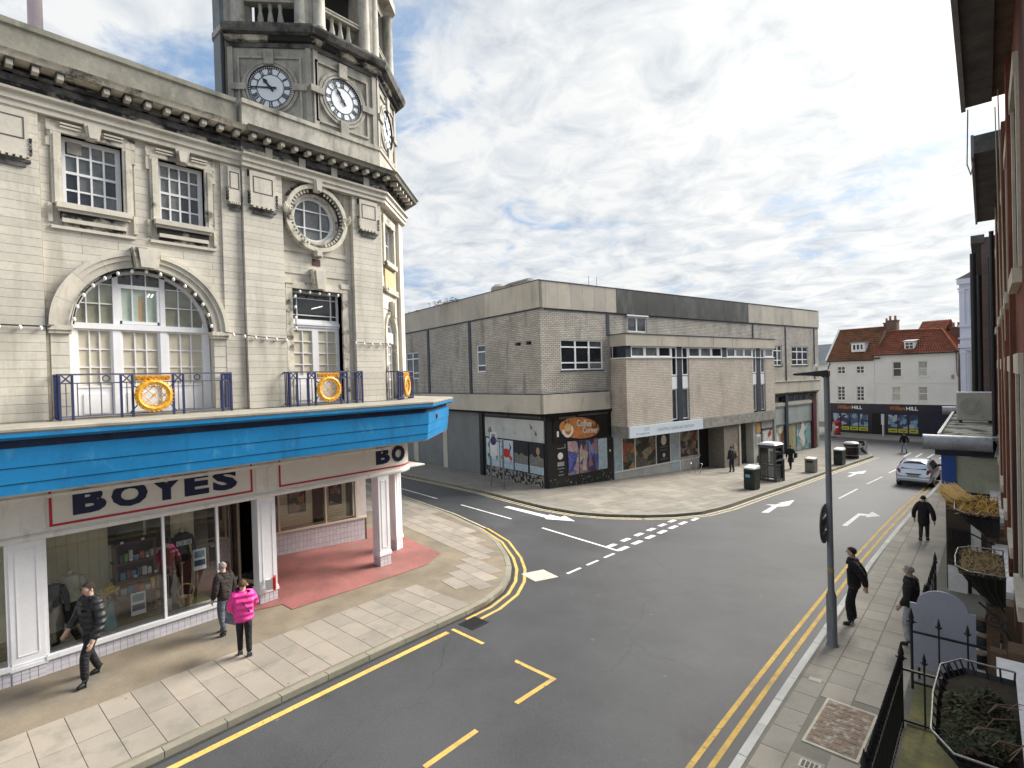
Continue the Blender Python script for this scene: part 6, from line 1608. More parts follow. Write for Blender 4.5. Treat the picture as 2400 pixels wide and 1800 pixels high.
for a0, a1 in ((.45, 1.15), (1.28, 2.05), (2.15, 2.92), (3.02, 3.9), (5.8, 6.6), (6.7, 7.5), (7.65, 8.4)):
    p = MB().fbox(F, a0, a1, -.68, .70, .03, .06).build('window_poster', PBL, BS)
    MB().fbox(F, a0, a1, -1.14, -.74, .03, .065).build('yellow_strip', YSTR, p); MB().fbox(F, a0+.15, a1-.15, -.99, -.9, .065, .07).build('strip_text', NAVYS, p)
MB().fbox(F, 4.3, 5.2, -1.6, .8, .0, .05).build('door', DARK, BS)
MB().fbox(F, 5.25, 5.45, -1.5, .4, .03, .09).build('door_pier', M('pier_grey', (.22, .23, .27), .6, .1), BS)
MB().fbox(F, -.02, .06, -1.7, 1.8, -.1, .16).fbox(F, 11.55, 11.68, -1.7, 1.8, -.1, .16).build('pilaster', NAVYS, BS)
# --- other buildings in the distance
B = thing('slate_roof_house', 'grey slate roofed building between the corner block and the white houses', 'building', bw(58, 14.5), -BA)
MB().box(0, 10.5, 0, 8, -1.6, 6.4).build('wall', WREND, B)
MB().hexa([(-.2, -.3, 6.3), (10.6, -.3, 6.3), (10.6, 8.3, 6.3), (-.2, 8.3, 6.3), (-.2, 3.8, 9.2), (10.6, 3.8, 9.2), (10.6, 4.2, 9.2), (-.2, 4.2, 9.2)]).build('roof', M('slate_roof', (.15, .18, .20), .7, .15, 1), B)
window(Face((0, 0), 0), 8.6, 9.6, 3.4, 4.9, B, [9.1], [4.15], -.02, .08, .05, .05, UPVC, PANE)
B = thing('red_roof_house', 'small red tiled roof peeking over the ridge between the white houses', 'house', bw(56, -1.2), -BA)
MB().box(0, 2.2, 0, 4, -1.6, 9.6).build('wall', BRK, B)
m = MB(); pantiles(m, (-.2, -.3, 9.5), (-.2, 2, 11.0), (2.5, -.3, 9.5), (2.5, 2, 11.0)); pantiles(m, (2.5, 4.3, 9.5), (2.5, 2, 11), (-.2, 4.3, 9.5), (-.2, 2, 11)); m.build('roof', ROOFR, B)
B = thing('lilac_building', 'tall pale lilac painted building with sash windows at the end of the terrace', 'building', bw(46.0, -7.3), -BA)
LIL = M('lilac_paint', (.60, .62, .72), .6, .05, .8)
hB = [(.75, 2.2, 9.9, 12.6), (.6, 2.3, 3.1, 7.0)]
m = MB()
for r in wall_rects(0, 6, -1.7, 13.9, hB): m.fbox(F, *r, -.3, 0)
m.build('wall', LIL, B); MB().box(0.02, 6, .3, 8, -1.7, 13.8).build('body', LIL, B)
for z0, z1, d in ((13.4, 13.9, .35), (12.9, 13.05, .12), (9.35, 9.55, .18), (8.2, 8.35, .15), (7.35, 7.75, .22), (7.1, 7.2, .1)): MB().fbox(F, -.1, 6, z0, z1, 0, d).build('ledge', LIL, B)
for z0, z1 in ((9.55, 12.9), (2.0, 7.1)): MB().fbox(F, .02, .42, z0, z1, 0, .14).fbox(F, -.02, .5, z1-.25, z1-.1, 0, .19).build('pilaster', LIL, B)
window(F, .75, 2.2, 9.9, 12.6, B, [], [], -.12, .1, .05, .05, LIL, M('pane_teal', (.06, .09, .10), .1, .3, 1), mids=[11.4], midw=.07)
window(F, .6, 2.3, 3.1, 7.0, B, [1.1], [], -.12, .1, .05, .05, LIL, BLIND2, mids=[5.2], midw=.06)
MB().fprism(F, [(-.2, 13.9), (6, 13.9), (6, 15.5), (2.4, 15.2)], -.3, .3).build('pediment', GREYSTONE, B)
# ================================================================== right hand terrace seen along its face
RBRICK = M('red_brick', (.21, .085, .055), .9, .25, 1.2, .6, 30, spec=.15, stain=((.07, .04, .035), 1.4, .46, .62, .12), dscale=22)
TR = thing('brick_terrace', 'red brick terrace with pale stone quoins seen edge on at the right', 'building', (.27, 0, 0), PI/2)
# local: x runs along the street (+Y), y = -X so outward (towards the road) is +y
def tb(m, y0, y1, x0, x1, z0, z1): return m.box(y0, y1, -x1+.27, -x0+.27, z0, z1)   # world-like args
m = MB()
holesT = [(7.0, 7.9, 3.4, 5.6), (9.2, 10.1, 3.4, 5.6), (11.4, 12.3, 3.4, 5.6), (13.8, 14.8, 3.4, 5.6), (17.5, 18.6, 3.4, 5.6), (21.0, 22.2, 3.4, 5.6),
          (7.0, 7.9, 6.6, 8.4), (9.2, 10.1, 6.6, 8.4), (11.4, 12.3, 6.6, 8.4), (13.8, 14.8, 6.6, 8.4), (17.5, 18.6, 6.6, 8.4), (21.0, 22.2, 6.6, 8.4)]
for r in wall_rects(3.2, 27, 2.6, 9.3, holesT): tb(m, r[0], r[1], .27, .7, r[2], r[3])
m.build('wall', RBRICK, TR)
SANDST = M('sandstone', (.58, .53, .42), .85, .15, 2, .3, 40)
for (y0, y1, z0, z1) in holesT:
    tb(MB(), y0, y1, .45, .5, z0, z1).build('window_void', PANE, TR)
    tb(MB(), y0-.14, y0, .245, .5, z0, z1).build('reveal_stone', SANDST, TR); tb(MB(), y1, y1+.14, .245, .5, z0, z1).build('reveal_stone', SANDST, TR)
    tb(MB(), y0-.1, y1+.1, .20, .5, z0-.14, z0).build('sill', SANDST, TR); tb(MB(), y0-.1, y1+.1, .23, .5, z1, z1+.2).build('lintel', SANDST, TR)
for y in (8.55, 10.75, 13.0, 15.6, 19.8): tb(MB(), y-.18, y+.18, .22, .27, 2.6, 9.2).build('brick_pier', RBRICK, TR)
for i in range(17):
    z = 2.6+.39*i; w = .55 if i % 2 else .36
    tb(MB(), 27-w, 27.03, .15, .5, z+.01, z+.38).build('quoin', SANDST, TR)
for i in range(17):
    z = 2.6+.39*i; w = .42 if i % 2 else .3
    tb(MB(), 16.3, 16.3+w, .215, .5, z+.01, z+.38).build('quoin', SANDST, TR)
SOF = M('eaves_dark', (.10, .10, .095), .85, .3, 3, .3, 30)
tb(MB(), 3.2, 9.8, -.15, .12, 9.25, 9.6).build('eaves', SOF, TR)
tb(MB(), 3.2, 9.8, .12, .3, 9.3, 9.6).build('eaves_board', M('eaves_brown', (.13, .085, .06), .8, .3, 4), TR)
tb(MB(), 3.2, 9.8, -.2, -.15, 9.2, 9.62).build('gutter', M('gutter_grey', (.22, .22, .23), .6, .2), TR)
tb(MB(), 12.0, 17.8, -.09, .6, 9.25, 9.55).build('eaves', SOF, TR); tb(MB(), 12.0, 17.8, -.13, -.09, 9.2, 9.57).build('gutter', MATS['gutter_grey'], TR)
tb(MB(), 3.2, 27, .3, 6, 9.3, 9.7).build('roof_edge', SOF, TR)
m = MB().tube([(27.8, -(-.12)+.27-.0, 2), (27.8, .39, 9.2)], .07, 8); m.build('downpipe', IRON, TR)
MB().tube([(23.5, .12, 2.0), (23.5, .12, 9.2)], .06, 8).build('downpipe', IRON, TR)
MB().tube([(19.0, .1, 2.4), (19.0, .1, 9.2)], .05, 8).build('downpipe', IRON, TR)
MB().tube([(9.9, .12, 9.2), (9.9, .10, 7.0), (9.95, .07, 5.0)], .006, 6).tube([(9.3, .10, 9.2), (9.32, .08, 7.4), (9.3, .07, 6.0)], .006, 6).build('cable', M('cable_tan', (.5, .44, .32), .6, .1), TR)
MB().tube([(9.8, .40, 9.22), (10.6, .43, 8.7), (11.6, .40, 8.8), (12.2, .37, 9.2)], .008, 5).build('loose_wire', STEEL, TR)
# next building along, darker
T2 = thing('dark_terrace', 'dark shaded terrace building beyond the red brick one at the right', 'building', (-.05, 27.05, 0), PI/2)
MB().box(0, 26, -7, 0, -1.6, 10.5).build('wall', brickmat('terrace_brick', (.16, .10, .085), (.12, .08, .07), (.09, .08, .075)), T2)
for i in range(5): MB().box(2+i*4.6, 3.2+i*4.6, -.02, .03, 3.5, 5.6).build('window', PANE2, T2); 
for i in range(5): MB().box(1.8+i*4.6, 3.4+i*4.6, -.02, .12, 3.35, 3.5).build('sill', SANDST, T2)
MB().tube([(.4, .25, -1), (.4, .25, 10)], .09, 8).build('downpipe', IRON, T2)
MB().tube([(8.0, .2, -1), (8.0, .2, 10)], .07, 8).build('downpipe', IRON, T2)
MB().box(-.1, 26, -.1, .3, 10.3, 10.6).build('eaves', SOF, T2)
# lower shop storey of the brick terrace
SF = thing('terrace_shopfront', 'dark timber shop fronts under the red brick terrace', 'shop front', (.27, 0, 0), PI/2)
DTIM = M('dark_timber', (.055, .04, .032), .6, .3, 3)
BTIM = M('brown_pilaster', (.12, .075, .045), .6, .3, 3, .3, 30)
tb(MB(), 3.2, 27, .33, .8, -1, 2.25).build('shop_wall', DTIM, SF)
STUC = M('white_ledge', (.84, .83, .82), .85, .08, 6, 1.0, 18)
for (y0, y1, z) in ((15.2, 18.5, 2.45), (10.7, 13.5, 2.32), (5.0, 8.3, 2.3)):
    tb(MB(), y0, y1, .05, .33, z-.10, z).build('ledge', STUC, SF); tb(MB(), y0+.02, y1-.02, .07, .33, z-.26, z-.10).build('ledge_front', M('ledge_grey', (.42, .42, .43), .8, .1), SF)
for y in (8.7, 10.3, 14.0, 15.0, 18.9): tb(MB(), y-.16, y+.16, .16, .34, -.8, 2.3).build('pilaster', BTIM, SF)
for y in (7.6, 11.6, 16.5): tb(MB(), y-.5, y+.5, .30, .34, .1, 1.9).build('pane', PANE2, SF)
for y, x in ((10.62, -.04), (14.05, .0), (8.75, .0)): tb(MB(), y-.08, y+.08, x, x+.15, -.4, 2.2).build('porch_post', BTIM, SF)
tb(MB(), 12.7, 15.8, -.36, .3, -.5, .02).build('white_doorstep', STUC, SF)
for i, (x, y) in enumerate(((-.16, 13.2), (-.10, 14.1), (-.14, 15.0))):
    q = thing('ball_pot', ('nearest dark round pot on the white doorstep behind the grey board', 'middle dark round pot on the white doorstep behind the grey board', 'farthest dark round pot on the white doorstep behind the grey board')[i], 'pot', (x, y, .02), 0, 'round pots on the doorstep')
    MB().lathe([(.05, 0), (.12, .03), (.16, .12), (.13, .22), (.09, .25)], (0, 0, 0), 14).build('pot', IRON, q, True); MB().lathe([(.11, .24), (.12, .27), (.10, .28)], (0, 0, 0), 14).build('rim', BTIM, q, True)
for y, s_ in ((9.6, 0),):
    for j in range(3): tb(MB(), y-.35+j*.02, y+.35, .05+.05*j, .34, -.35+.3*j, -.1+.3*j).build('white_step', STUC, SF)
# flat roofed shop bay with aluminium canopy roll
SB_ = thing('shop_bay', 'projecting flat roofed shop bay with mossy roof and pale side panel at the right', 'shop bay', (.27, 18.4, 0), PI/2)
def sbx(y0, y1, x0, x1, z0, z1): return MB().box(y0-18.4, y1-18.4, -x1+.27, -x0+.27, z0, z1)
MOSS = M('mossy_roof', (.40, .40, .34), .9, .2, 2, .4, 30, stain=((.06, .06, .04), 1.6, .50, .58, 1))
sbx(18.5, 27.5, -.95, .3, 3.72, 3.80).build('roof', MOSS, SB_)
sbx(18.5, 27.5, -1.0, -.93, 3.72, 3.88).build('roof_kerb', WHITE2, SB_)
for y in (21.0, 24.0): sbx(y, y+.08, -.93, .3, 3.80, 3.86).build('roof_batten', WHITE2, SB_)
sbx(18.5, 27.5, -.85, .3, -1.4, 3.70).build('bay_core', DARK, SB_)
sbx(18.40, 18.5, -.62, .25, 2.35, 3.35).build('side_panel', M('panel_sage', (.36, .38, .29), .7, .15, 2, stain=((.25, .26, .2), 2, .5, .75, 1)), SB_)
sbx(18.34, 18.5, -.92, -.62, 2.3, 3.3).build('blue_sign', M('sign_blue', (.02, .07, .28), .4, .15), SB_)
sbx(18.38, 18.5, -1.05, .25, 3.3, 3.5).build('dark_fascia', NAVYS, SB_)
sbx(18.3, 18.5, -.3, .2, 3.30, 3.36).build('drip_bar', IRON, SB_)
sbx(18.43, 18.5, -.84, .3, -1.0, 2.3).build('bay_front', DTIM, SB_)
sbx(18.39, 18.45, -.34, -.14, -.35, 1.5).build('white_door_edge', WHITE2, SB_)
sbx(18.36, 18.45, -.02, .22, -.6, 2.2).build('brown_pilaster', BTIM, SB_)
sbx(18.30, 18.45, -.82, -.42, -.45, .35).build('pale_step', STUC, SB_)
for k_ in range(7): sbx(18.36, 18.40, -.80+k_*.07, -.785+k_*.07, .35, 1.3).build('gate_bar', IRON, SB_)
sbx(18.36, 18.41, -.82, -.36, 1.3, 1.34).build('gate_rail', IRON, SB_)
AL = M('aluminium', (.34, .35, .38), .5, .2, 2, metal=.5, stain=((.2, .2, .21), 3, .5, .7, 1))
def roll(label, y, z, x0, x1, r):
    o = thing('canopy_roll', label, 'awning', ((x0+x1)/2, y, z), 0)
    hw_ = (x1-x0)/2
    MB().tube([(-hw_, 0, 0), (hw_, 0, 0)], r, 18).build('roll', AL, o, True)
    MB().tube([(-hw_-.015, 0, 0), (-hw_+.01, 0, 0)], r*1.03, 18).tube([(hw_-.01, 0, 0), (hw_+.02, 0, 0)], r*1.03, 18).build('end_ring', STEEL, o)
    for k_ in range(5):
        MB().tube([(hw_+.03+.03*k_, .05*k_-.1, r*.9), (hw_+.12+.03*k_, .03*k_, 0), (hw_+.05+.02*k_, .02*k_-.05, -r*1.6)], .008, 5).build('loose_cord', M('cord_pale', (.6, .6, .58), .7, .1), o)
roll('large silver canopy roll projecting over the right hand pavement', 18.25, 3.66, -1.28, .1, .20)
roll('small silver canopy roll behind the air conditioning unit', 27.6, 3.9, -1.3, -.1, .16)
ac = thing('air_conditioner', 'cream air conditioning unit on the mossy flat roof at the right', 'air conditioner', (-.25, 23.2, 3.82))
MB().box(-.48, .42, -.2, .2, .06, .95).build('casing', M('ac_cream', (.42, .41, .35), .5, .1, 2, stain=((.2, .19, .15), 4, .6, .7, .6)), ac, bevel=.02)
MB().box(-.5, .44, -.22, .22, .95, .99).build('lid', WHITE, ac); MB().box(-.42, -.34, -.24, .24, 0, .06).box(.3, .38, -.24, .24, 0, .06).build('feet', IRON, ac)
FA = Face((0, -.2), 0)
for r_ in (.08, .14, .2, .26): MB().fring(FA, -.12, .52, r_, r_+.012, 0, 2*PI, 20, 0, .012).build('fan_guard', STEEL, ac)
MB().tube([(.42, 0, .3), (.55, 0, .28), (.58, 0, .02)], .03, 8).build('pipe', BLACK, ac)
# railings by the basement steps
def rail_run(label, p, q, h=1.05, gap=.13, loc_z=None, grp=None):
    P, Q = Vector(p), Vector(q); L = (Q-P).length
    o = thing('iron_railing', label, 'railing', (P.x, P.y, gz(P.y)+PH), math.atan2(Q.y-P.y, Q.x-P.x), grp)
    sl_ = (gz(Q.y)-gz(P.y))/L
    MB().hexa([(0, -.02, h-.14), (L, -.02, h-.14+sl_*L), (L, .02, h-.14+sl_*L), (0, .02, h-.14), (0, -.02, h-.11), (L, -.02, h-.11+sl_*L), (L, .02, h-.11+sl_*L), (0, .02, h-.11)]).build('top_rail', IRON, o)
    MB().hexa([(0, -.02, .1), (L, -.02, .1+sl_*L), (L, .02, .1+sl_*L), (0, .02, .1), (0, -.02, .13), (L, -.02, .13+sl_*L), (L, .02, .13+sl_*L), (0, .02, .13)]).build('bottom_rail', IRON, o)
    n = max(2, round(L/gap))
    for i in range(n+1):
        x = L*i/n; z = sl_*x
        big = i in (0, n)
        r = .022 if big else .013
        b = MB().tube([(x, 0, z-.3), (x, 0, z+h)], r, 8).build('bar', IRON, o)
        s_ = 1.5 if big else 1.0
        MB().lathe([(.012*s_, 0), (.035*s_, .03*s_), (.02*s_, .06*s_), (.028*s_, .08*s_), (.004, .2*s_)], (x, 0, z+h), 8).tube([(x-.05*s_, 0, z+h+.05), (x+.05*s_, 0, z+h+.05)], .012, 6).build('finial', IRON, b)
    return o
rail_run('iron railing with spear finials along the pavement edge at the bottom right', (-1.08, 7.0), (-1.06, 10.25))
rail_run('near iron side railing crossing in front of the grey arched board', (-1.06, 10.3), (.10, 10.3), 1.05, .3)
rail_run('far iron side railing crossing right against the grey arched board', (-1.05, 11.75), (.10, 11.75), 1.15, .33)
rail_run('short iron railing beyond the grey arched board by the planters', (-.98, 13.6), (-.98, 16.5), 1.1, .5)
# light well floor
tag(MB().box(-1.0, .25, 6.0, 11.7, gz(8)-.4, gz(8)+PH+.012).build('light_well', M('well_green', (.20, .19, .09), .9, .3, 2, .3, 30, stain=((.30, .25, .08), 2, .55, .7, .4)), None), kind='structure')
# arched board
gb = thing('arched_board', 'plain grey board with a rounded arched top standing behind the railing', 'board', (-.64, 12.15, gz(12.15)+PH), 0)
FBd = Face((0, 0), 0)
pts = [(-.46, .25), (.46, .25), (.46, 1.42), (.36, 1.42)]+[(.36*math.cos(PI*i/16), 1.42+.30*math.sin(PI*i/16)) for i in range(1, 16)]+[(-.36, 1.42), (-.46, 1.42)]
MB().fprism(FBd, pts, -.02, .02).build('board', M('board_grey', (.40, .41, .48), .7, .06, 2, .1, 40), gb)
MB().fbox(FBd, .10, .2, .3, 1.4, -.06, -.02).fbox(FBd, -.3, -.2, .3, 1.4, -.06, -.02).build('batten', DTIM, gb)
MB().tube([(-.35, .1, 0), (-.35, .05, .9)], .02, 6).tube([(.35, .1, 0), (.35, .05, .9)], .02, 6).build('leg', IRON, gb)
# hay rack planters on the wall
SOILD = M('planter_soil', (.05, .04, .028), .95, .3, 8, .5, 40)
def planter(label, y0, y1, x0, z, kind):
    o = thing('wall_planter', label, 'planter', (0, (y0+y1)/2, z))
    L = (y1-y0)/2; x1 = .16
    rim = [(x1, -L, 0), (x0+.16, -L, 0), (x0+.02, -L*.72, 0), (x0, 0, .01), (x0+.02, L*.72, 0), (x0+.16, L, 0), (x1, L, 0)]
    MB().tube(rim, .008, 6).build('rim', M('rim_steel', (.24, .24, .24), .4, .1, metal=.5), o)
    low = [(x1, -L*.7, -.42), (x0+.3, -L*.66, -.45), (x0+.3, L*.66, -.45), (x1, L*.7, -.42)]
    m_ = MB()
    n = 22
    for i in range(n+1):
        t = i/n*(len(rim)-1); j = min(int(t), len(rim)-2); a = Vector(rim[j]).lerp(Vector(rim[j+1]), t-j)
        b = Vector((x1-(x1-a.x)*.35, a.y*.7, -.45))
        m_.tube([tuple(a), tuple(a.lerp(b, .5)+Vector((-.02, 0, -.02))), tuple(b)], .008, 5)
    m_.build('rack_bars', IRON, o)
    rr = [Vector(p) for p in rim]
    m_ = MB(); b0 = 0
    m_.v = [tuple(p*.96+Vector((0.01, 0, -.06))) for p in rr]+[(x1-(x1-p.x)*.4, p.y*.7, -.46) for p in rr]
    k_ = len(rr)
    m_.f = [tuple(range(2*k_-1, k_-1, -1))]+[(i, i+1, k_+i+1, k_+i) for i in range(k_-1)]+[(0, k_, 2*k_-1, k_-1)]
    m_.build('liner', BLACK, o)
    m_ = MB(); m_.v = [tuple(p*.95+Vector((.012, 0, -.10))) for p in rr]; m_.f = [tuple(range(k_))]
    m_.build('soil', SOILD, o)
    # planting
    lf = MB(); rs_ = random.Random(int(y0*10)+3)
    N_ = {'green': 2600, 'straw': 900, 'gold': 2600}[kind]
    for i in range(N_):
        x = rs_.uniform(x0+.08, x1-.03); y = rs_.uniform(-L*.9, L*.85 if kind != 'green' else L*.35)
        if kind == 'green':
            q = ((x-(x0+x1)/2)/((x1-x0)/2))**2+((y+L*.27)/(L*.72))**2
            if q > 1: continue
            zt = -.08+.22*math.sqrt(1-q)*(.7+.5*math.sin(x*9+1)*math.sin(y*6)); zt *= rs_.uniform(.75, 1.05)
            a = rs_.uniform(0, 2*PI); s_ = rs_.uniform(.014, .03)
            c = Vector((x, y, zt)); e1 = Vector((math.cos(a), math.sin(a), rs_.uniform(-.5, .9)))*s_; e2 = Vector((-math.sin(a), math.cos(a), rs_.uniform(-.5, .5)))*s_*.6
            b = len(lf.v); lf.v += [tuple(c-e2), tuple(c+e1), tuple(c+e2), tuple(c-e1)]; lf.f.append((b, b+1, b+2, b+3))
        else:
            a = rs_.uniform(0, 2*PI); l = rs_.uniform(.06, .22 if kind == 'gold' else .14); c = Vector((x, y, -.07+rs_.uniform(0, .06)))
            e = Vector((math.cos(a), math.sin(a), rs_.uniform(-.1, .7)))*l
            if kind == 'gold' and rs_.random() < .75:
                t = rs_.random(); c = Vector((x0+.16-.30*t+rs_.uniform(-.16, .16), L*.1+t*2.3+rs_.uniform(-.3, .3), .0-.2*t+rs_.uniform(-.12, .08))); e = Vector((-.05-.12*rs_.random(), .10+.25*rs_.random(), .12*rs_.uniform(-.6, .8)))
            w = Vector((-e.y, e.x, 0)).normalized()*(.006 if kind == 'straw' else .011)
            b = len(lf.v); lf.v += [tuple(c-w), tuple(c+w), tuple(c+e+w*.3), tuple(c+e-w*.3)]; lf.f.append((b, b+1, b+2, b+3))
    mt = {'green': M('heather_green', (.055, .065, .03), .8, .45, 9, stain=((.10, .05, .03), 5, .55, .65, 1)), 'straw': M('dead_straw', (.30, .21, .10), .85, .3, 12), 'gold': M('gold_grass', (.42, .25, .04), .75, .25, 8)}[kind]
    lf.build('plants' if kind == 'green' else 'dead_stems', mt, o)
    if kind == 'green':
        tw = MB()
        for i in range(9):
            x = rs_.uniform(x0+.2, x1-.05); y = rs_.uniform(-L*.8, L*.1); a = rs_.uniform(-.6, .6)
            tw.tube([(x, y, -.02), (x+.08*math.cos(a), y+.08*math.sin(a), .10), (x+.22*math.cos(a), y+.2*math.sin(a), .12)], [.005, .004, .002], 4)
        tw.build('twigs', M('twig', (.22, .16, .11), .9, .2), o)
    # scroll bracket under the rack
    for s_ in (-1, 1):
        br = MB().tube([(x1+.04, s_*L*.6, -.9), (x1-.1, s_*L*.6, -.62), (x0+.25, s_*L*.6, -.47)], .014, 6)
        br.tube([(x1-.12+.11*(1-q/18)*math.cos(q*.7), s_*L*.6, -.66-.12*(1-q/18)*math.sin(q*.7)) for q in range(18)], .010, 5)
        br.build('bracket', IRON, o)
planter('nearest wall planter with dark green heather at the bottom right corner', 4.75, 6.35, -.36, 3.0, 'green')
planter('middle wall planter with dead brown stems and steel rim', 9.2, 10.5, -.36, 2.98, 'straw')
planter('farthest wall planter spilling golden grass over the pavement', 13.0, 14.8, -.50, 2.95, 'gold')
# ================================================================== street furniture
def at(x, y, dz=PH): return (x, y, gz(y)+dz)
GALV = M('galvanised', (.20, .215, .23), .55, .12, 3, metal=.3, stain=((.26, .18, .11), 6, .66, .72, 1))
lp = thing('lamp_post', 'tall grey steel street lamp post with flat lamp head on the right pavement', 'lamp post', at(-2.47, 12.65))
MB().lathe([(.13, 0), (.10, .06), (.098, 1.05), (.062, 1.16), (.055, 5.62), (.05, 5.66)], (0, 0, 0), 14).build('column', GALV, lp, True)
MB().tube([(0, 0, 5.6), (-.12, .0, 5.68), (-.2, 0, 5.69)], .035, 8).build('arm', BLACK, lp)
MB().hexa([(-.62, -.06, 5.66), (.05, -.1, 5.62), (.05, .1, 5.62), (-.62, .06, 5.66), (-.62, -.05, 5.70), (.05, -.1, 5.76), (.05, .1, 5.76), (-.62, .05, 5.70)]).build('lamp_head', BLACK, lp, bevel=.01)
MB().hexa([(-.5, -.07, 5.655), (-.12, -.08, 5.635), (-.12, .08, 5.635), (-.5, .07, 5.655), (-.5, -.07, 5.66), (-.12, -.08, 5.64), (-.12, .08, 5.64), (-.5, .07, 5.66)]).build('lamp_lens', M('lens', (.6, .6, .58), .3, 0), lp)
MB().lathe([(.035, 5.74), (.04, 5.8), (.03, 5.86), (.01, 5.88)], (-.2, 0, 0), 10).build('photocell', UPVC, lp)
MB().box(-.05, .05, -.105, -.095, .4, .8).build('inspection_door', GALV, lp)
MB().lathe([(.062, 1.55), (.066, 1.56), (.066, 1.62), (.062, 1.63)], (0, 0, 0), 14).build('band', M('band_tan', (.4, .26, .12), .6, .1), lp)
Fd = Face((-.10, .0), R_(90))
dsc = MB().fdisc(Fd, 0, 2.55, .41, 32, .0, .02).build('traffic_sign', M('sign_back', (.055, .06, .062), .5, .15), lp)
MB().fring(Fd, 0, 2.55, .33, .41, 0, 2*PI, 32, -.006, 0.0).build('sign_ring', REDLINE, dsc)
MB().fbox(Fd, -.3, .3, 2.68, 2.72, .02, .05).fbox(Fd, -.3, .3, 2.38, 2.42, .02, .05).build('sign_clamp', GALV, dsc)
def bin_sq(label, x, y, w, d, h, mat, top, rz=-BA, sticker=False, nm='litter_bin', catn='bin'):
    b = thing(nm, label, catn, at(x, y), rz)
    MB().box(-w/2, w/2, -d/2, d/2, .04, h*.86).build('body', mat, b, bevel=.02)
    MB().hexa([(-w/2-.02, -d/2-.02, h*.86), (w/2+.02, -d/2-.02, h*.86), (w/2+.02, d/2+.02, h*.86), (-w/2-.02, d/2+.02, h*.86), (-w/2, -d/2, h*.92), (w/2, -d/2, h*.92), (w/2, d/2, h), (-w/2, d/2, h)]).build('lid', top, b, bevel=.012)
    MB().box(-w/2+.03, w/2-.03, -d/2+.03, d/2-.03, 0, .05).build('base', BLACK, b)
    MB().box(-w*.32, w*.32, -d/2-.012, -d/2+.01, h*.66, h*.78).build('slot', DARK, b)
    MB().box(w/2-.01, w/2+.02, -d*.3, d*.3, h*.4, h*.46).build('handle', mat, b)
    if sticker: MB().box(-w*.3, w*.12, -d/2-.016, -d/2-.008, h*.52, h*.64).build('sticker', M('sticker_blue', (.15, .40, .50), .4, .1), b)
    return b
DGREEN = M('bin_green', (.018, .028, .024), .5, .15, 3)
WTOP = M('bin_white_top', (.66, .67, .67), .5, .08, 3)
bin_sq('dark green litter bin with white lid beside the phone box', -9.78, 30.9, .62, .62, 1.32, DGREEN, WTOP, sticker=True)
bin_sq('dark green litter bin next to the round black bin', -8.1, 45.2, .60, .60, 1.25, DGREEN, WTOP)
bin_sq('short grey stone cabinet with a pale top on the corner pavement', -8.85, 40.1, .62, .5, 1.02, M('cab_grey', (.20, .19, .165), .85, .15, 4, .4, 40), M('cab_top', (.5, .5, .48), .7, .1), nm='street_cabinet', catn='cabinet')
rb = thing('round_bin', 'round black litter bin with grey bands behind the lamp post', 'bin', at(-8.0, 49.3))
MB().lathe([(.46, 0), (.50, .05), (.50, 1.0), (.54, 1.02), (.54, 1.1), (.5, 1.1)], (0, 0, 0), 20).build('drum', BLACK, rb, True)
MB().lathe([(.52, 1.12), (.53, 1.22), (.4, 1.30), (.1, 1.33)], (0, 0, 0), 20).build('lid', M('lid_grey', (.4, .41, .42), .5, .1), rb, True)
for z in (.25, .9): MB().lathe([(.505, z), (.512, z+.02), (.505, z+.05)], (0, 0, 0), 20).build('band', STEEL, rb, True)
# phone box
pb = thing('phone_box', 'glazed grey metal phone box with white roof on the corner pavement', 'phone box', at(-9.85, 34.75), -BA)
FRM = M('phone_frame', (.07, .073, .08), .5, .15, 3)
PG = glassmat('phone_glass', (.82, .84, .85))
for x in (-.46, .46):
    for y in (-.46, .46): MB().box(x-.045, x+.045, y-.045, y+.045, 0, 2.15).build('post', FRM, pb)
for z in (.06, .95, 2.02):
    h = .10 if z < 2 else .14
    MB().box(-.42, .42, -.49, -.43, z, z+h).box(-.42, .42, .43, .49, z, z+h).box(-.49, -.43, -.42, .42, z, z+h).box(.43, .49, -.42, .42, z, z+h).build('rail', FRM, pb)
for (a, b, c, d) in ((-.42, .42, -.465, -.455), (-.42, .42, .455, .465), (-.465, -.455, -.42, .42), (.455, .465, -.42, .42)):
    for z0, z1 in ((.16, .95), (1.05, 2.02)): MB().box(a, b, c, d, z0, z1).build('glass_panel', PG, pb)
MB().box(-.54, .54, -.54, .54, 2.15, 2.22).build('roof_edge', FRM, pb); MB().hexa([(-.53, -.53, 2.22), (.53, -.53, 2.22), (.53, .53, 2.22), (-.53, .53, 2.22), (-.4, -.4, 2.34), (.4, -.4, 2.34), (.4, .4, 2.34), (-.4, .4, 2.34)]).build('roof', WTOP, pb)
MB().box(-.18, .18, .24, .44, .95, 1.75).build('telephone', M('phone_steel', (.3, .31, .32), .4, .1, metal=.6), pb); MB().box(-.36, .36, .36, .42, .2, .9).build('back_panel', PAPER, pb)
MB().box(.52, .57, -.5, -.45, 0, 1.35).box(.52, .57, .45, .5, 0, 1.35).box(.52, .57, -.45, .45, 1.25, 1.35).box(.52, .57, -.45, .45, .1, .16).build('side_frame', FRM, pb)
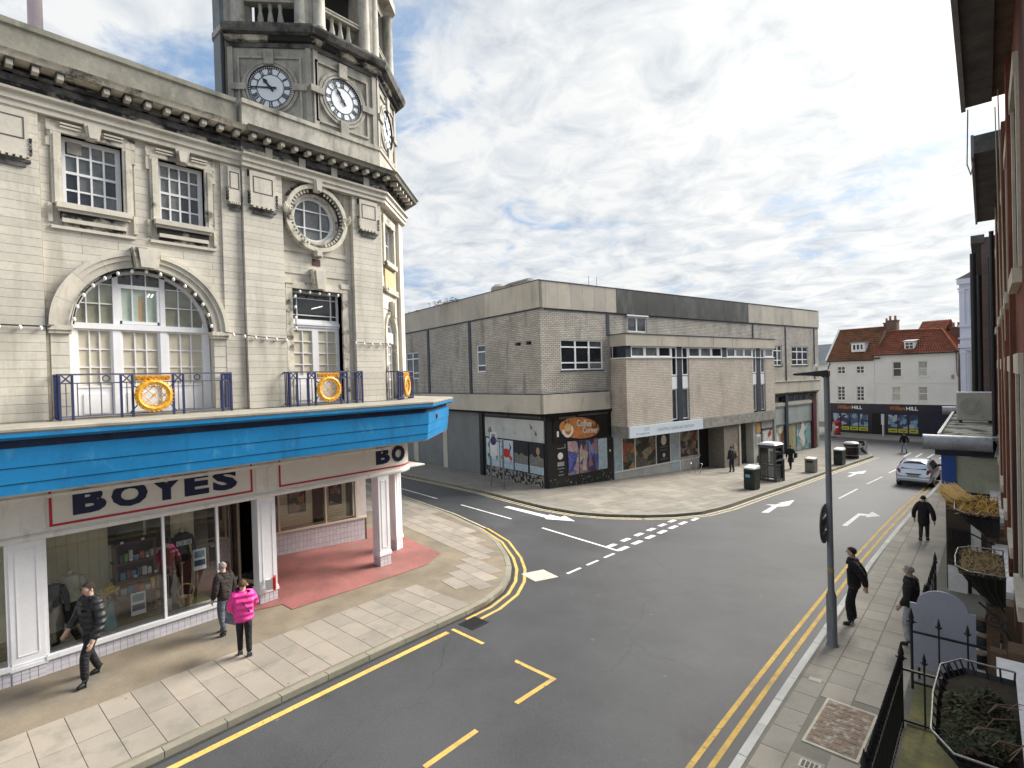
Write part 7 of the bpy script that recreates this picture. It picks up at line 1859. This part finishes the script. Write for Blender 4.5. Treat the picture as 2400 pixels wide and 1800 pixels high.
# parking sign posts in the side street
sp1 = thing('sign_post', 'post with white no waiting sign plate in front of the crab posters', 'sign', at(-21.45, 22.2), R_(4))
MB().tube([(0, 0, 0), (0, 0, 3.35)], .05, 8).build('post', GALV, sp1); MB().lathe([(.06, 3.33), (.06, 3.38), (.01, 3.4)], (0, 0, 0), 8).build('cap', GALV, sp1)
FS1 = Face((0.1, -.06), 0)
MB().fbox(FS1, -.05, .46, 1.75, 3.1, 0, .02).build('plate', WTOP, sp1)
MB().fdisc(FS1, .205, 2.62, .22, 20, .02, .03, 1.15).build('roundel', M('roundel_violet', (.045, .03, .13), .4, .1), sp1)
for z in (2.98, 2.9): MB().fbox(FS1, .06, .36, z-.03, z+.02, .02, .026).build('plate_text', M('txt', (.1, .1, .1), .5, .1), sp1)
MB().fbox(FS1, -.15, .02, 3.12, 3.3, -.05, .06).build('bracket', GALV, sp1)
sp2 = thing('sign_post', 'bare post with a short side bracket in front of the crab posters', 'sign', at(-20.15, 21.85), R_(4))
MB().tube([(0, 0, 0), (0, 0, 2.75)], .055, 8).build('post', GALV, sp2); MB().tube([(0, 0, 2.62), (-.5, 0, 2.66)], .03, 6).tube([(-.4, 0, 2.6), (-.4, 0, 2.75)], .03, 6).build('bracket', GALV, sp2); MB().lathe([(.06, 2.73), (.05, 2.82), (.01, 2.86)], (0, 0, 0), 8).build('cap', GALV, sp2)
sp3 = thing('sign_post', 'slim white post with a long narrow banner in front of the betting shop', 'sign', bw(44.6, -1.2, -1.43), -BA)
MB().tube([(0, 0, 0), (0, 0, 2.3)], .05, 8).build('post', WHITE2, sp3); MB().box(-.14, .14, -.03, -.01, 1.2, 2.3).build('banner', M('banner_pale', (.5, .55, .58), .6, .15), sp3)
for i, (x, y) in enumerate(((-15.0, 34.5), (-14.3, 34.6))):
    o = thing('bike_stand', ('left of the two leaning steel bike hoops outside the white shop', 'right of the two leaning steel bike hoops outside the white shop')[i], 'bike stand', at(x, y), R_(-30))
    MB().tube([(-.4, 0, 0), (-.15, .0, .68), (-.1, 0, .72), (.3, .0, .72), (.34, 0, .68), (.1, 0, 0)], .022, 8).build('hoop', M('hoop_steel', (.5, .5, .5), .35, .1, metal=.6), o); MB().box(-.46, -.34, -.06, .06, 0, .01).box(.04, .16, -.06, .06, 0, .01).build('foot_plate', STEEL, o)
ab = thing('a_board', 'small black and white folding board on the corner pavement tip', 'a-board', at(-7.75, 52.6), R_(20))
for s_ in (-1, 1):
    q = MB().hexa([(-.3, s_*.35-.015, 0), (.3, s_*.35-.015, 0), (.3, s_*.35+.015, 0), (-.3, s_*.35+.015, 0), (-.26, s_*.04-.015, 1.05), (.26, s_*.04-.015, 1.05), (.26, s_*.04+.015, 1.05), (-.26, s_*.04+.015, 1.05)]).build('panel', M('aboard_white', (.6, .6, .58), .6, .2, 3, stain=((.03, .03, .03), 3, .45, .5, 1)), ab)
MB().box(-.28, .28, -.06, .06, 1.03, 1.08).build('hinge', BLACK, ab)
px_ = thing('pillar_box', 'small red pillar box in front of the left betting shop window', 'post box', bw(43.6, 2.75, gz(60)+0.02))
RBX = M('post_red2', (.36, .015, .02), .4, .12, 3)
MB().lathe([(.30, 0), (.30, .22)], (0, 0, 0), 16).build('plinth', BLACK, px_, True); MB().lathe([(.28, .22), (.27, 1.32), (.33, 1.36), (.34, 1.44), (.24, 1.54), (.05, 1.58)], (0, 0, 0), 16).build('body', RBX, px_, True)
MB().box(-.14, .14, -.29, -.26, 1.12, 1.18).build('slot', DARK, px_); MB().box(-.12, .12, -.285, -.26, .8, 1.0).build('notice', PAPER, px_)
wb_ = bin_sq('dark green wheelie bin against the left end of the white houses', -15.0, 66.0, .6, .7, 1.15, DGREEN, DGREEN, nm='wheelie_bin')
for s_ in (-1, 1): MB().tube([(s_*.3, .3, .1), (s_*.36, .3, .1)], .1, 12).build('wheel', BLACK, wb_)
fp = thing('roof_flue', 'pale pink flue pipe rising behind the store parapet', 'flue', (-18, 2.42, 12.0))
MB().lathe([(.16, 0), (.15, 4.4), (.19, 4.45), (.19, 4.6), (.24, 4.7), (.24, 6)], (0, 0, 0), 14).build('pipe', M('flue_pink', (.62, .52, .56), .6, .08), fp, True)
MB().lathe([(.22, 0), (.22, .06)], (0, 0, 0), 14).build('flange', STEEL, fp)
cn = thing('shop_notice', 'small red and white carton on the ledge of the middle shop pillar', 'carton', (-13.82, 6.05, .47), R_(60))
MB().box(-.12, .06, -.08, .08, 0, .26).build('carton', WTOP, cn); MB().box(.06, .12, -.09, .09, -.02, .3).build('red_end', M('carton_red', (.55, .03, .02), .5, .1), cn)

# ================================================================== car
car = thing('parked_car', 'silver hatchback seen from behind at the right hand kerb', 'car', (-3.2, 38.3, gz(39.5)), R_(-3.5))
CARP = M('car_silver', (.58, .63, .69), .28, .03, 1, metal=.5, coat=.8)
CGL = M('car_glass', (.015, .018, .02), .05, .1, 1, spec=.7)
CBK = M('car_black', (.015, .015, .016), .5, .1)
# stations: y, sill half width, belt half width, belt z, roof half width, roof z
st = [(0.0, .70, .76, .62, .74, .66), (.06, .78, .83, .78, .78, .84), (.16, .82, .86, .93, .72, .98), (.30, .84, .87, .98, .62, 1.30), (.55, .85, .88, .97, .58, 1.43), (1.1, .86, .885, .95, .60, 1.50), (1.9, .86, .89, .93, .60, 1.50), (2.5, .86, .885, .91, .57, 1.40), (3.05, .86, .87, .90, .62, 1.02), (3.2, .85, .86, .89, .70, .93), (3.8, .82, .82, .82, .66, .84), (4.15, .72, .74, .66, .58, .70), (4.25, .60, .62, .52, .50, .54)]
def sect(s):
    y, ws, wbt, zb, wr, zr = s
    return [(0, y, .22), (ws*.9, y, .22), (ws, y, .34), (wbt, y, .34+(zb-.34)*.55), (wbt*.985, y, zb), (wr+(wbt-wr)*.42, y, zb+(zr-zb)*.55), (wr, y, zr-.03), (wr*.6, y, zr+.0), (0, y, zr+.015)]
m = MB(); secs = [sect(s) for s in st]; k = len(secs[0])
for s in secs:
    m.v += s+[(-x, y, z) for x, y, z in s[1:-1][::-1]]
n = 2*k-2
for i in range(len(secs)-1):
    for j in range(n): m.f.append((i*n+j, i*n+(j+1) % n, (i+1)*n+(j+1) % n, (i+1)*n+j))
m.f.append(tuple(range(n))); m.f.append(tuple(range((len(secs)-1)*n+n-1, (len(secs)-1)*n-1, -1)))
me = m.mesh('body', True)
bo = link('body', me, CARP, car); sm = bo.modifiers.new('sub', 'SUBSURF'); sm.levels = 2; sm.render_levels = 2
def quadp(name, pts, off, mat, th=.006):
    P = [Vector(p) for p in pts]; nr = (P[1]-P[0]).cross(P[-1]-P[0]).normalized(); c = sum(P, Vector())/len(P)
    if nr.dot(c-Vector((0, 2.0, .8))) < 0: nr = -nr
    mb = MB(); a = [tuple(p+nr*off) for p in P]; b = [tuple(p+nr*(off-.03)) for p in P]; q = len(P)
    mb.v = a+b; mb.f = [tuple(range(q)), tuple(range(2*q-1, q-1, -1))]+[(i, (i+1) % q, q+(i+1) % q, q+i) for i in range(q)]
    return mb.build(name, mat, car)
quadp('rear_window', [(-.60, .20, 1.02), (.60, .20, 1.02), (.50, .47, 1.36), (-.50, .47, 1.36)], .035, CGL)
quadp('windscreen', [(-.66, 3.03, .97), (.66, 3.03, .97), (.50, 2.48, 1.38), (-.50, 2.48, 1.38)], .03, CGL)
for s_ in (-1, 1):
    quadp('side_window', [(s_*.83, .62, 1.02), (s_*.835, 1.45, 1.0), (s_*.66, 1.45, 1.41), (s_*.66, .75, 1.37)], .012, CGL)
    quadp('side_window', [(s_*.835, 1.52, 1.0), (s_*.83, 2.75, .98), (s_*.66, 2.3, 1.38), (s_*.66, 1.52, 1.41)], .012, CGL)
    lt = MB().hexa([(s_*.60, .02, .80), (s_*.80, .10, .80), (s_*.80, .2, .80), (s_*.6, .15, .80), (s_*.62, .12, 1.02), (s_*.80, .20, 1.06), (s_*.80, .3, 1.06), (s_*.62, .22, 1.02)]).build('tail_light', M('tail_red', (.32, .05, .07), .25, .1, coat=.6), car)
    MB().hexa([(s_*.5, 4.0, .62), (s_*.74, 3.9, .62), (s_*.74, 3.8, .62), (s_*.5, 3.9, .62), (s_*.5, 3.95, .76), (s_*.74, 3.85, .76), (s_*.74, 3.7, .76), (s_*.5, 3.8, .76)]).build('headlight', M('headlamp', (.7, .7, .72), .1, 0), car)
    mi = MB().box(s_*.92-.08, s_*.92+.08, 2.42, 2.55, .98, 1.12).build('door_mirror', CBK, car, bevel=.03)
    for y in (.72, 3.35):
        w = MB().tube([(s_*.66, y, .31), (s_*.87, y, .31)], .315, 22).build('wheel', M('tyre', (.02, .02, .02), .8, .1), car)
        MB().tube([(s_*.865, y, .31), (s_*.885, y, .31)], .20, 18).build('rim', M('alloy', (.45, .46, .48), .35, .1, metal=.7), w)
MB().box(-.80, .80, -.07, .12, .36, .56).build('rear_bumper', CARP, car, bevel=.04)
MB().box(-.66, .66, -.05, .1, .22, .36).build('bumper_skirt', CBK, car, bevel=.02)
MB().box(-.27, .27, -.045, .02, .64, .76).build('number_plate', M('plate_yellow', (.45, .43, .33), .5, .1), car)
MB().box(-.36, .36, -.035, .03, .78, .815).build('tailgate_trim', CBK, car)
MB().box(-.55, .55, .40, .62, 1.435, 1.475).build('spoiler', CARP, car, bevel=.015)
MB().box(-.3, .3, .385, .40, 1.44, 1.46).build('brake_light', M('tail_red', (.3, .05, .06), .3), car)

# ================================================================== people
def skin_mesh(verts, edges, radii, root=0, sub=1):
    me = bpy.data.meshes.new('sk'); me.from_pydata(verts, edges, []); ob = bpy.data.objects.new('sk', me); COL.objects.link(ob)
    md = ob.modifiers.new('skin', 'SKIN'); md.use_smooth_shade = True
    for i, r in enumerate(radii):
        rr = r if isinstance(r, tuple) else (r, r)
        me.skin_vertices[0].data[i].radius = rr
    for i in range(len(verts)): me.skin_vertices[0].data[i].use_root = (i == root)
    s = ob.modifiers.new('sub', 'SUBSURF'); s.levels = sub; s.render_levels = sub
    bpy.context.view_layer.update()
    dg = bpy.context.evaluated_depsgraph_get()
    out = bpy.data.meshes.new_from_object(ob.evaluated_get(dg))
    bpy.data.objects.remove(ob); bpy.data.meshes.remove(me)
    return out
def joint(a, b, bend):
    a, b = Vector(a), Vector(b)
    return tuple((a+b)/2+Vector(bend))
def person(label, x, y, rz, h, jacket, trousers, shoes, hair, pose='stand', hands=None, feet=None, long_coat=False, hood=None, skin=(.50, .33, .25), lean=0.0, zoff=PH, hat=False, bulk=1.0, skirt=False, boots=False, cap=None):
    p = thing('person', label, 'person', at(x, y, zoff), rz)
    SK = M('skin_tone', skin, .6, .06, 8)
    fl, fr2 = feet or ((-.055, .02), (.055, -.02))           # (x, forward)
    hl, hr = hands or ((-.16, .03, .46), (.16, .03, .46))    # fractions
    L = lambda t: (t[0]*h, t[1]*h+lean*t[2]*h, t[2]*h)
    pel = L((0, 0, .52)); bel = L((0, 0, .61)); che = L((0, .005, .73)); nb = L((0, 0, .82)); nk = L((0, .01, .855)); hd0 = L((0, .02, .885)); hd = L((0, .025, .925)); ht = L((0, .015, .968)); ns = L((0, .075, .915))
    V = [pel, bel, che, nb, nk, hd0, hd, ht, ns]
    E = [(0, 1), (1, 2), (2, 3), (3, 4), (4, 5), (5, 6), (6, 7), (6, 8)]
    Rr = [.066*h, .062*h, .074*h, .046*h, .032*h, .042*h, .055*h, .038*h, .010*h]
    Rr = [r for r in Rr]
    arms = []; legs = []
    for s_, hnd in ((-1, hl), (1, hr)):
        sh = L((s_*.10, 0, .795)); wr = L(hnd); el = joint(sh, wr, (s_*.035*h, -.045*h, -.015*h))
        arms.append((sh, el, wr)); b = len(V); V += [sh, el, wr]; E += [(2, b), (b, b+1), (b+1, b+2)]; Rr += [.042*h, .028*h, .020*h]
        d = (Vector(wr)-Vector(el)).normalized(); side = Vector((s_, 0, 0)); fw = d.cross(side).normalized() if d.cross(side).length > .1 else Vector((0, 1, 0))
        pm = tuple(Vector(wr)+d*.045*h); V.append(pm); pb_ = len(V)-1; E.append((b+2, pb_)); Rr.append((.022*h, .014*h))
        for q in range(4):
            o_ = fw*((q-1.5)*.011*h); ln = (.030, .036, .034, .026)[q]*h
            k1 = Vector(pm)+o_+d*ln*.6; k2 = Vector(pm)+o_*1.05+d*ln*1.15-side*.010*h
            b2 = len(V); V += [tuple(k1), tuple(k2)]; E += [(pb_, b2), (b2, b2+1)]; Rr += [.0055*h, .0045*h]
        tb1 = Vector(wr)+d*.02*h+fw*.022*h; tb2 = Vector(wr)+d*.045*h+fw*.032*h
        b2 = len(V); V += [tuple(tb1), tuple(tb2)]; E += [(b+2, b2), (b2, b2+1)]; Rr += [.008*h, .006*h]
    for s_, ft in ((-1, fl), (1, fr2)):
        hp = L((s_*.048, 0, .50)); an = (ft[0]*h, ft[1]*h, .045*h+(ft[2]*h if len(ft) > 2 else 0)); kn = joint(hp, an, (0, .035*h+abs(ft[1])*.15*h, .01*h)); to = (ft[0]*h+s_*.01*h, ft[1]*h+.085*h, an[2]-.025*h)
        legs.append((hp, kn, an, to)); b = len(V); V += [hp, kn, an]; E += [(0, b), (b, b+1), (b+1, b+2)]; Rr += [.052*h, .036*h, .022*h]
    link('body', skin_mesh(V, E, Rr), SK, p)
    # jacket
    k = bulk
    V = [L((0, 0, .455 if not long_coat else .50)), bel, che, L((0, 0, .825))]; E = [(0, 1), (1, 2), (2, 3)]; Rr = [(.098*h*k, .075*h*k), (.098*h*k, .078*h*k), (.105*h*k, .08*h*k), (.058*h, .058*h)]
    if long_coat: V.append(L((0, 0, .30))); E.append((0, 4)); Rr.append((.115*h*k, .095*h*k))
    for sh, el, wr in arms:
        b = len(V); cuff = tuple(Vector(el).lerp(Vector(wr), .93)); V += [sh, el, cuff]; E += [(2, b), (b, b+1), (b+1, b+2)]; Rr += [.056*h*k, .043*h*k, .033*h*k]
    link('coat' if long_coat else 'jacket', skin_mesh(V, E, Rr, 1), jacket, p)
    MB().lathe([(.080*h, .775*h), (.068*h, .82*h), (.058*h, .848*h), (.046*h, .852*h)], (0, .008*h+lean*.82*h, 0), 12).build('collar', hood or jacket, p, True)
    if skirt:
        mb = MB().lathe([(.12*h, .30*h), (.10*h, .45*h), (.085*h, .53*h)], (0, lean*.45*h, 0), 14); mb.build('skirt', trousers, p, True)
        V = []; E = []
    # trousers
    V = [L((0, 0, .585)), L((0, 0, .49))]; E = [(0, 1)]; Rr = [(.088*h*min(k, 1.05), .07*h), (.09*h*min(k, 1.05), .072*h)]
    for hp, kn, an, to in legs:
        b = len(V); hem = tuple(Vector(kn).lerp(Vector(an), .96)); V += [hp, kn, hem]; E += [(1, b), (b, b+1), (b+1, b+2)]; Rr += [.062*h, .045*h, .036*h]
    link('trousers' if not skirt else 'leggings', skin_mesh(V, E, Rr, 1), trousers, p)
    for hp, kn, an, to in legs:
        V = [(an[0], an[1]-.02*h, an[2]-.012*h), (an[0]*.5+to[0]*.5, an[1]*.5+to[1]*.5, an[2]-.014*h), (to[0], to[1], to[2]-.002*h), (an[0], an[1]-.005*h, an[2]+(.03 if not boots else .12)*h)]
        link('shoe' if not boots else 'boot', skin_mesh(V, [(0, 1), (1, 2), (0, 3)], [.031*h, (.028*h, .024*h), (.026*h, .018*h), .032*h], 0), shoes, p)
    # hair or hood
    c = Vector(hd)+Vector((0, -.006*h, .006*h)); mb = MB(); nlat, nlon = 7, 14
    for i in range(nlat):
        th = PI*.62*i/(nlat-1)
        for j in range(nlon):
            ph = 2*PI*j/nlon; r = .054*h*(1.0 if not hood else 1.22)
            drop = 1.0 if math.sin(ph) < .3 else .55
            t2 = th*drop
            mb.v.append((c.x+r*math.sin(t2)*math.cos(ph)*.95, c.y+r*math.sin(t2)*math.sin(ph)*1.08, c.z+r*math.cos(t2)*1.02))
    for i in range(nlat-1):
        for j in range(nlon): mb.f.append((i*nlon+j, i*nlon+(j+1) % nlon, (i+1)*nlon+(j+1) % nlon, (i+1)*nlon+j))
    mb.build('hood' if hood else 'hair', hood or hair, p, True)
    for s_ in (-1, 1):
        if not hood: MB().lathe([(.004*h, -.016*h), (.012*h, 0), (.004*h, .016*h)], (hd[0]+s_*.056*h, hd[1]-.004*h, hd[2]-.012*h), 6).build('ear', SK, p, True)
        MB().lathe([(.002*h, -.005*h), (.006*h, 0), (.002*h, .005*h)], (hd[0]+s_*.02*h, hd[1]+.052*h, hd[2]+.002*h), 6).build('eye', BLACK, p, True)
    MB().box(hd[0]-.018*h, hd[0]+.018*h, hd[1]+.046*h, hd[1]+.054*h, hd[2]-.036*h, hd[2]-.031*h).build('mouth', M('lips', (.35, .14, .12), .6, .05), p)
    return p
def fab(n, c, r=.85):
    m = M('fabric_'+n, c, r, .2, 5, .5, 60); t = m.node_tree; b = [q for q in t.nodes if q.type == 'BSDF_PRINCIPLED'][0]
    tc = N(t, 'ShaderNodeTexCoord'); mp_ = N(t, 'ShaderNodeMapping'); mp_.inputs['Scale'].default_value = (1, 1, 1.8); t.links.new(tc.outputs['Object'], mp_.inputs[0])
    no = N(t, 'ShaderNodeTexNoise', i_Scale=7.0, i_Detail=2.0, i_Distortion=1.5); t.links.new(mp_.outputs[0], no.inputs['Vector'])
    bp = N(t, 'ShaderNodeBump', i_Strength=1.0, i_Distance=.05); t.links.new(no.outputs[0], bp.inputs['Height']); t.links.new(bp.outputs[0], b.inputs['Normal'])
    return m
def puffer(name, col, rough, freq=16.0):
    m = M(name, col, rough, .15, 6, .4, 40); t = m.node_tree; b = [n for n in t.nodes if n.type == 'BSDF_PRINCIPLED'][0]
    tc = N(t, 'ShaderNodeTexCoord'); no = N(t, 'ShaderNodeTexNoise', i_Scale=9.0, i_Detail=3.0); t.links.new(tc.outputs['Object'], no.inputs['Vector'])
    wv = N(t, 'ShaderNodeTexWave', bands_direction='Z', i_Scale=freq/6.28*1.0, i_Distortion=1.2, i_Detail=2.0); t.links.new(tc.outputs['Object'], wv.inputs['Vector'])
    h = mathn(t, 'ADD', wv.outputs['Fac'], mathn(t, 'MULTIPLY', no.outputs[0], .8)); bp = N(t, 'ShaderNodeBump', i_Strength=.9, i_Distance=.03); t.links.new(h, bp.inputs['Height']); t.links.new(bp.outputs[0], b.inputs['Normal'])
    return m
PINK = puffer('puffer_pink', (.80, .045, .30), .5); BLK = fab('black', (.014, .014, .016)); CHAR = fab('charcoal', (.035, .036, .04)); GREYT = fab('grey', (.10, .11, .13)); NAVT = fab('navy', (.02, .025, .05)); HAIRD = fab('hair_dark', (.03, .02, .015)); HAIRG = fab('hair_grey', (.28, .26, .24)); HAIRB = fab('hair_brown', (.12, .07, .04)); SHB = M('shoe_black', (.012, .012, .012), .5, .1); SHW = M('shoe_trainer', (.10, .10, .11), .6, .3, 20); JEAN = fab('jean_pale', (.30, .36, .44)); PALEC = fab('pale_grey', (.38, .39, .40))
pk = person('person in a bright pink padded jacket and black leggings on the store pavement', -11.55, 4.48, R_(70), 1.60, PINK, BLK, SHW, HAIRB, hands=((-.13, .13, .57), (.12, .15, .60)), feet=((-.05, .05), (.05, -.05)), bulk=1.32, lean=.02)
MB().tube([(-.10, .05, 1.30), (.0, .21, 1.1), (.17, .14, .86)], .010, 6).tube([(-.10, .05, 1.30), (.02, -.17, 1.1), (.17, -.05, .86)], .010, 6).build('bag_strap', BLK, pk)
ob_ = thing('carrier_bag', 'grey patterned bag held beside the person in pink', 'bag', (-11.98, 4.42, .70), R_(20))
MB().hexa([(-.16, -.07, 0), (.16, -.07, 0), (.16, .07, 0), (-.16, .07, 0), (-.13, -.03, .30), (.13, -.03, .30), (.13, .03, .30), (-.13, .03, .30)]).build('bag', M('bag_grey', (.13, .14, .18), .7, .3, 14), ob_); MB().tube([(-.08, 0, .28), (0, 0, .42), (.08, 0, .28)], .01, 6).build('handle', BLK, ob_)
person('person in a dark brown coat and blue grey trousers looking into the shop window', -12.95, 4.62, R_(110), 1.66, fab('brownblack', (.03, .022, .02)), GREYT, SHB, HAIRG, hands=((-.13, .06, .50), (.13, .06, .48)), feet=((-.05, -.05), (.05, .08)), bulk=1.05)
person('person in a black padded jacket walking past the left end of the shop window', -13.05, 2.25, R_(200), 1.92, puffer('puffer_black', (.022, .023, .024), .5), BLK, SHB, HAIRD, hands=((-.17, .10, .44), (.15, .14, .52)), feet=((-.09, .13), (.08, -.10)), bulk=1.18)
person('person in a black coat standing with hands behind by the lamp post', -2.30, 14.15, R_(100), 1.80, BLK, BLK, SHB, HAIRD, hands=((-.09, -.12, .52), (.09, -.12, .52)), feet=((-.06, .05), (.06, .0)), bulk=1.05)
person('person in a dark jacket and grey trousers half hidden behind the grey arched board', -1.22, 13.75, R_(80), 1.70, fab('darkgrey', (.025, .022, .022)), PALEC, SHB, HAIRG, hands=((-.13, .08, .50), (.13, .06, .48)), bulk=1.08)
person('person in a black overcoat walking away along the right pavement', -1.72, 23.9, R_(-4), 1.66, fab('overcoat', (.018, .016, .018)), CHAR, SHB, HAIRD, hands=((-.16, -.02, .47), (.19, -.06, .46)), feet=((-.045, -.10, .02), (.045, .10)), long_coat=True, bulk=1.14)
person('person in dark clothes standing by the entrance of the corner block', -12.9, 36.8, R_(60), 1.78, CHAR, NAVT, SHB, HAIRD, hands=((-.14, .06, .47), (.14, .04, .47)), bulk=1.15)
pq = person('person in a black dress and tall boots walking past the phone box', -10.25, 40.7, R_(170), 1.72, BLK, BLK, SHB, HAIRD, hands=((-.16, .05, .47), (.15, .05, .47)), feet=((-.03, .08), (.04, -.08)), skirt=True, boots=True)
hb_ = thing('shoulder_bag', 'black shoulder bag carried past the phone box', 'bag', (-9.92, 40.62, gz(40.6)+PH+.85))
MB().box(-.08, .10, -.16, .16, 0, .34).build('bag', BLK, hb_, bevel=.03); MB().tube([(0, -.12, .32), (-.1, 0, .62), (0, .12, .32)], .012, 6).build('strap', BLK, hb_)
person('person in pale grey clothes walking in front of the betting shop', -12.0, 64.4, R_(120), 1.66, PALEC, PALEC, SHB, HAIRG, feet=((-.04, .10), (.04, -.10)), zoff=0.0)
person('person in a dark top and pale jeans crossing at the far junction', -5.2, 55.6, R_(20), 1.72, BLK, JEAN, SHB, HAIRD, feet=((-.05, .14), (.05, -.14)), zoff=0.0)
# pieces that stand apart become parts of their own
def split_loose(names):
    for o in list(COL.objects):
        if o.type != 'MESH' or o.name.split('.')[0] not in names or o.data.users > 1: continue
        me = o.data; nv = len(me.vertices); par = list(range(nv))
        def find(i):
            while par[i] != i: par[i] = par[par[i]]; i = par[i]
            return i
        for e in me.edges:
            a, b = find(e.vertices[0]), find(e.vertices[1])
            if a != b: par[a] = b
        comp = {}
        for p in me.polygons: comp.setdefault(find(p.vertices[0]), []).append(p)
        if len(comp) < 2: continue
        base = o.name.split('.')[0]; mat = me.materials[0]; first = True
        for polys in comp.values():
            ids = sorted({v for p in polys for v in p.vertices}); mp_ = {v: i for i, v in enumerate(ids)}
            m2 = bpy.data.meshes.new(base); m2.from_pydata([me.vertices[v].co[:] for v in ids], [], [tuple(mp_[v] for v in p.vertices) for p in polys]); m2.materials.append(mat)
            if first: o.data = m2; first = False
            else:
                q = bpy.data.objects.new(base, m2); COL.objects.link(q); q.parent = o.parent
                for ch in (): pass
split_loose({'tower_quoin', 'dentil', 'crab_claws', 'shop_frame', 'showcase_frame', 'recess_pane', 'slot_back', 'light_box', 'clerestory_post', 'feet', 'fascia_frame', 'sign_clamp', 'batten', 'leg', 'foot_plate', 'head_moulding', 'stay', 'emblem', 'logo', 'poster_frame', 'end_ring', 'cable', 'drop_shadow_mould', 'window_surround', 'concrete_band', 'soffit', 'tower_entablature'})
print('OBJECTS', len(bpy.data.objects), 'blocks', nblk)
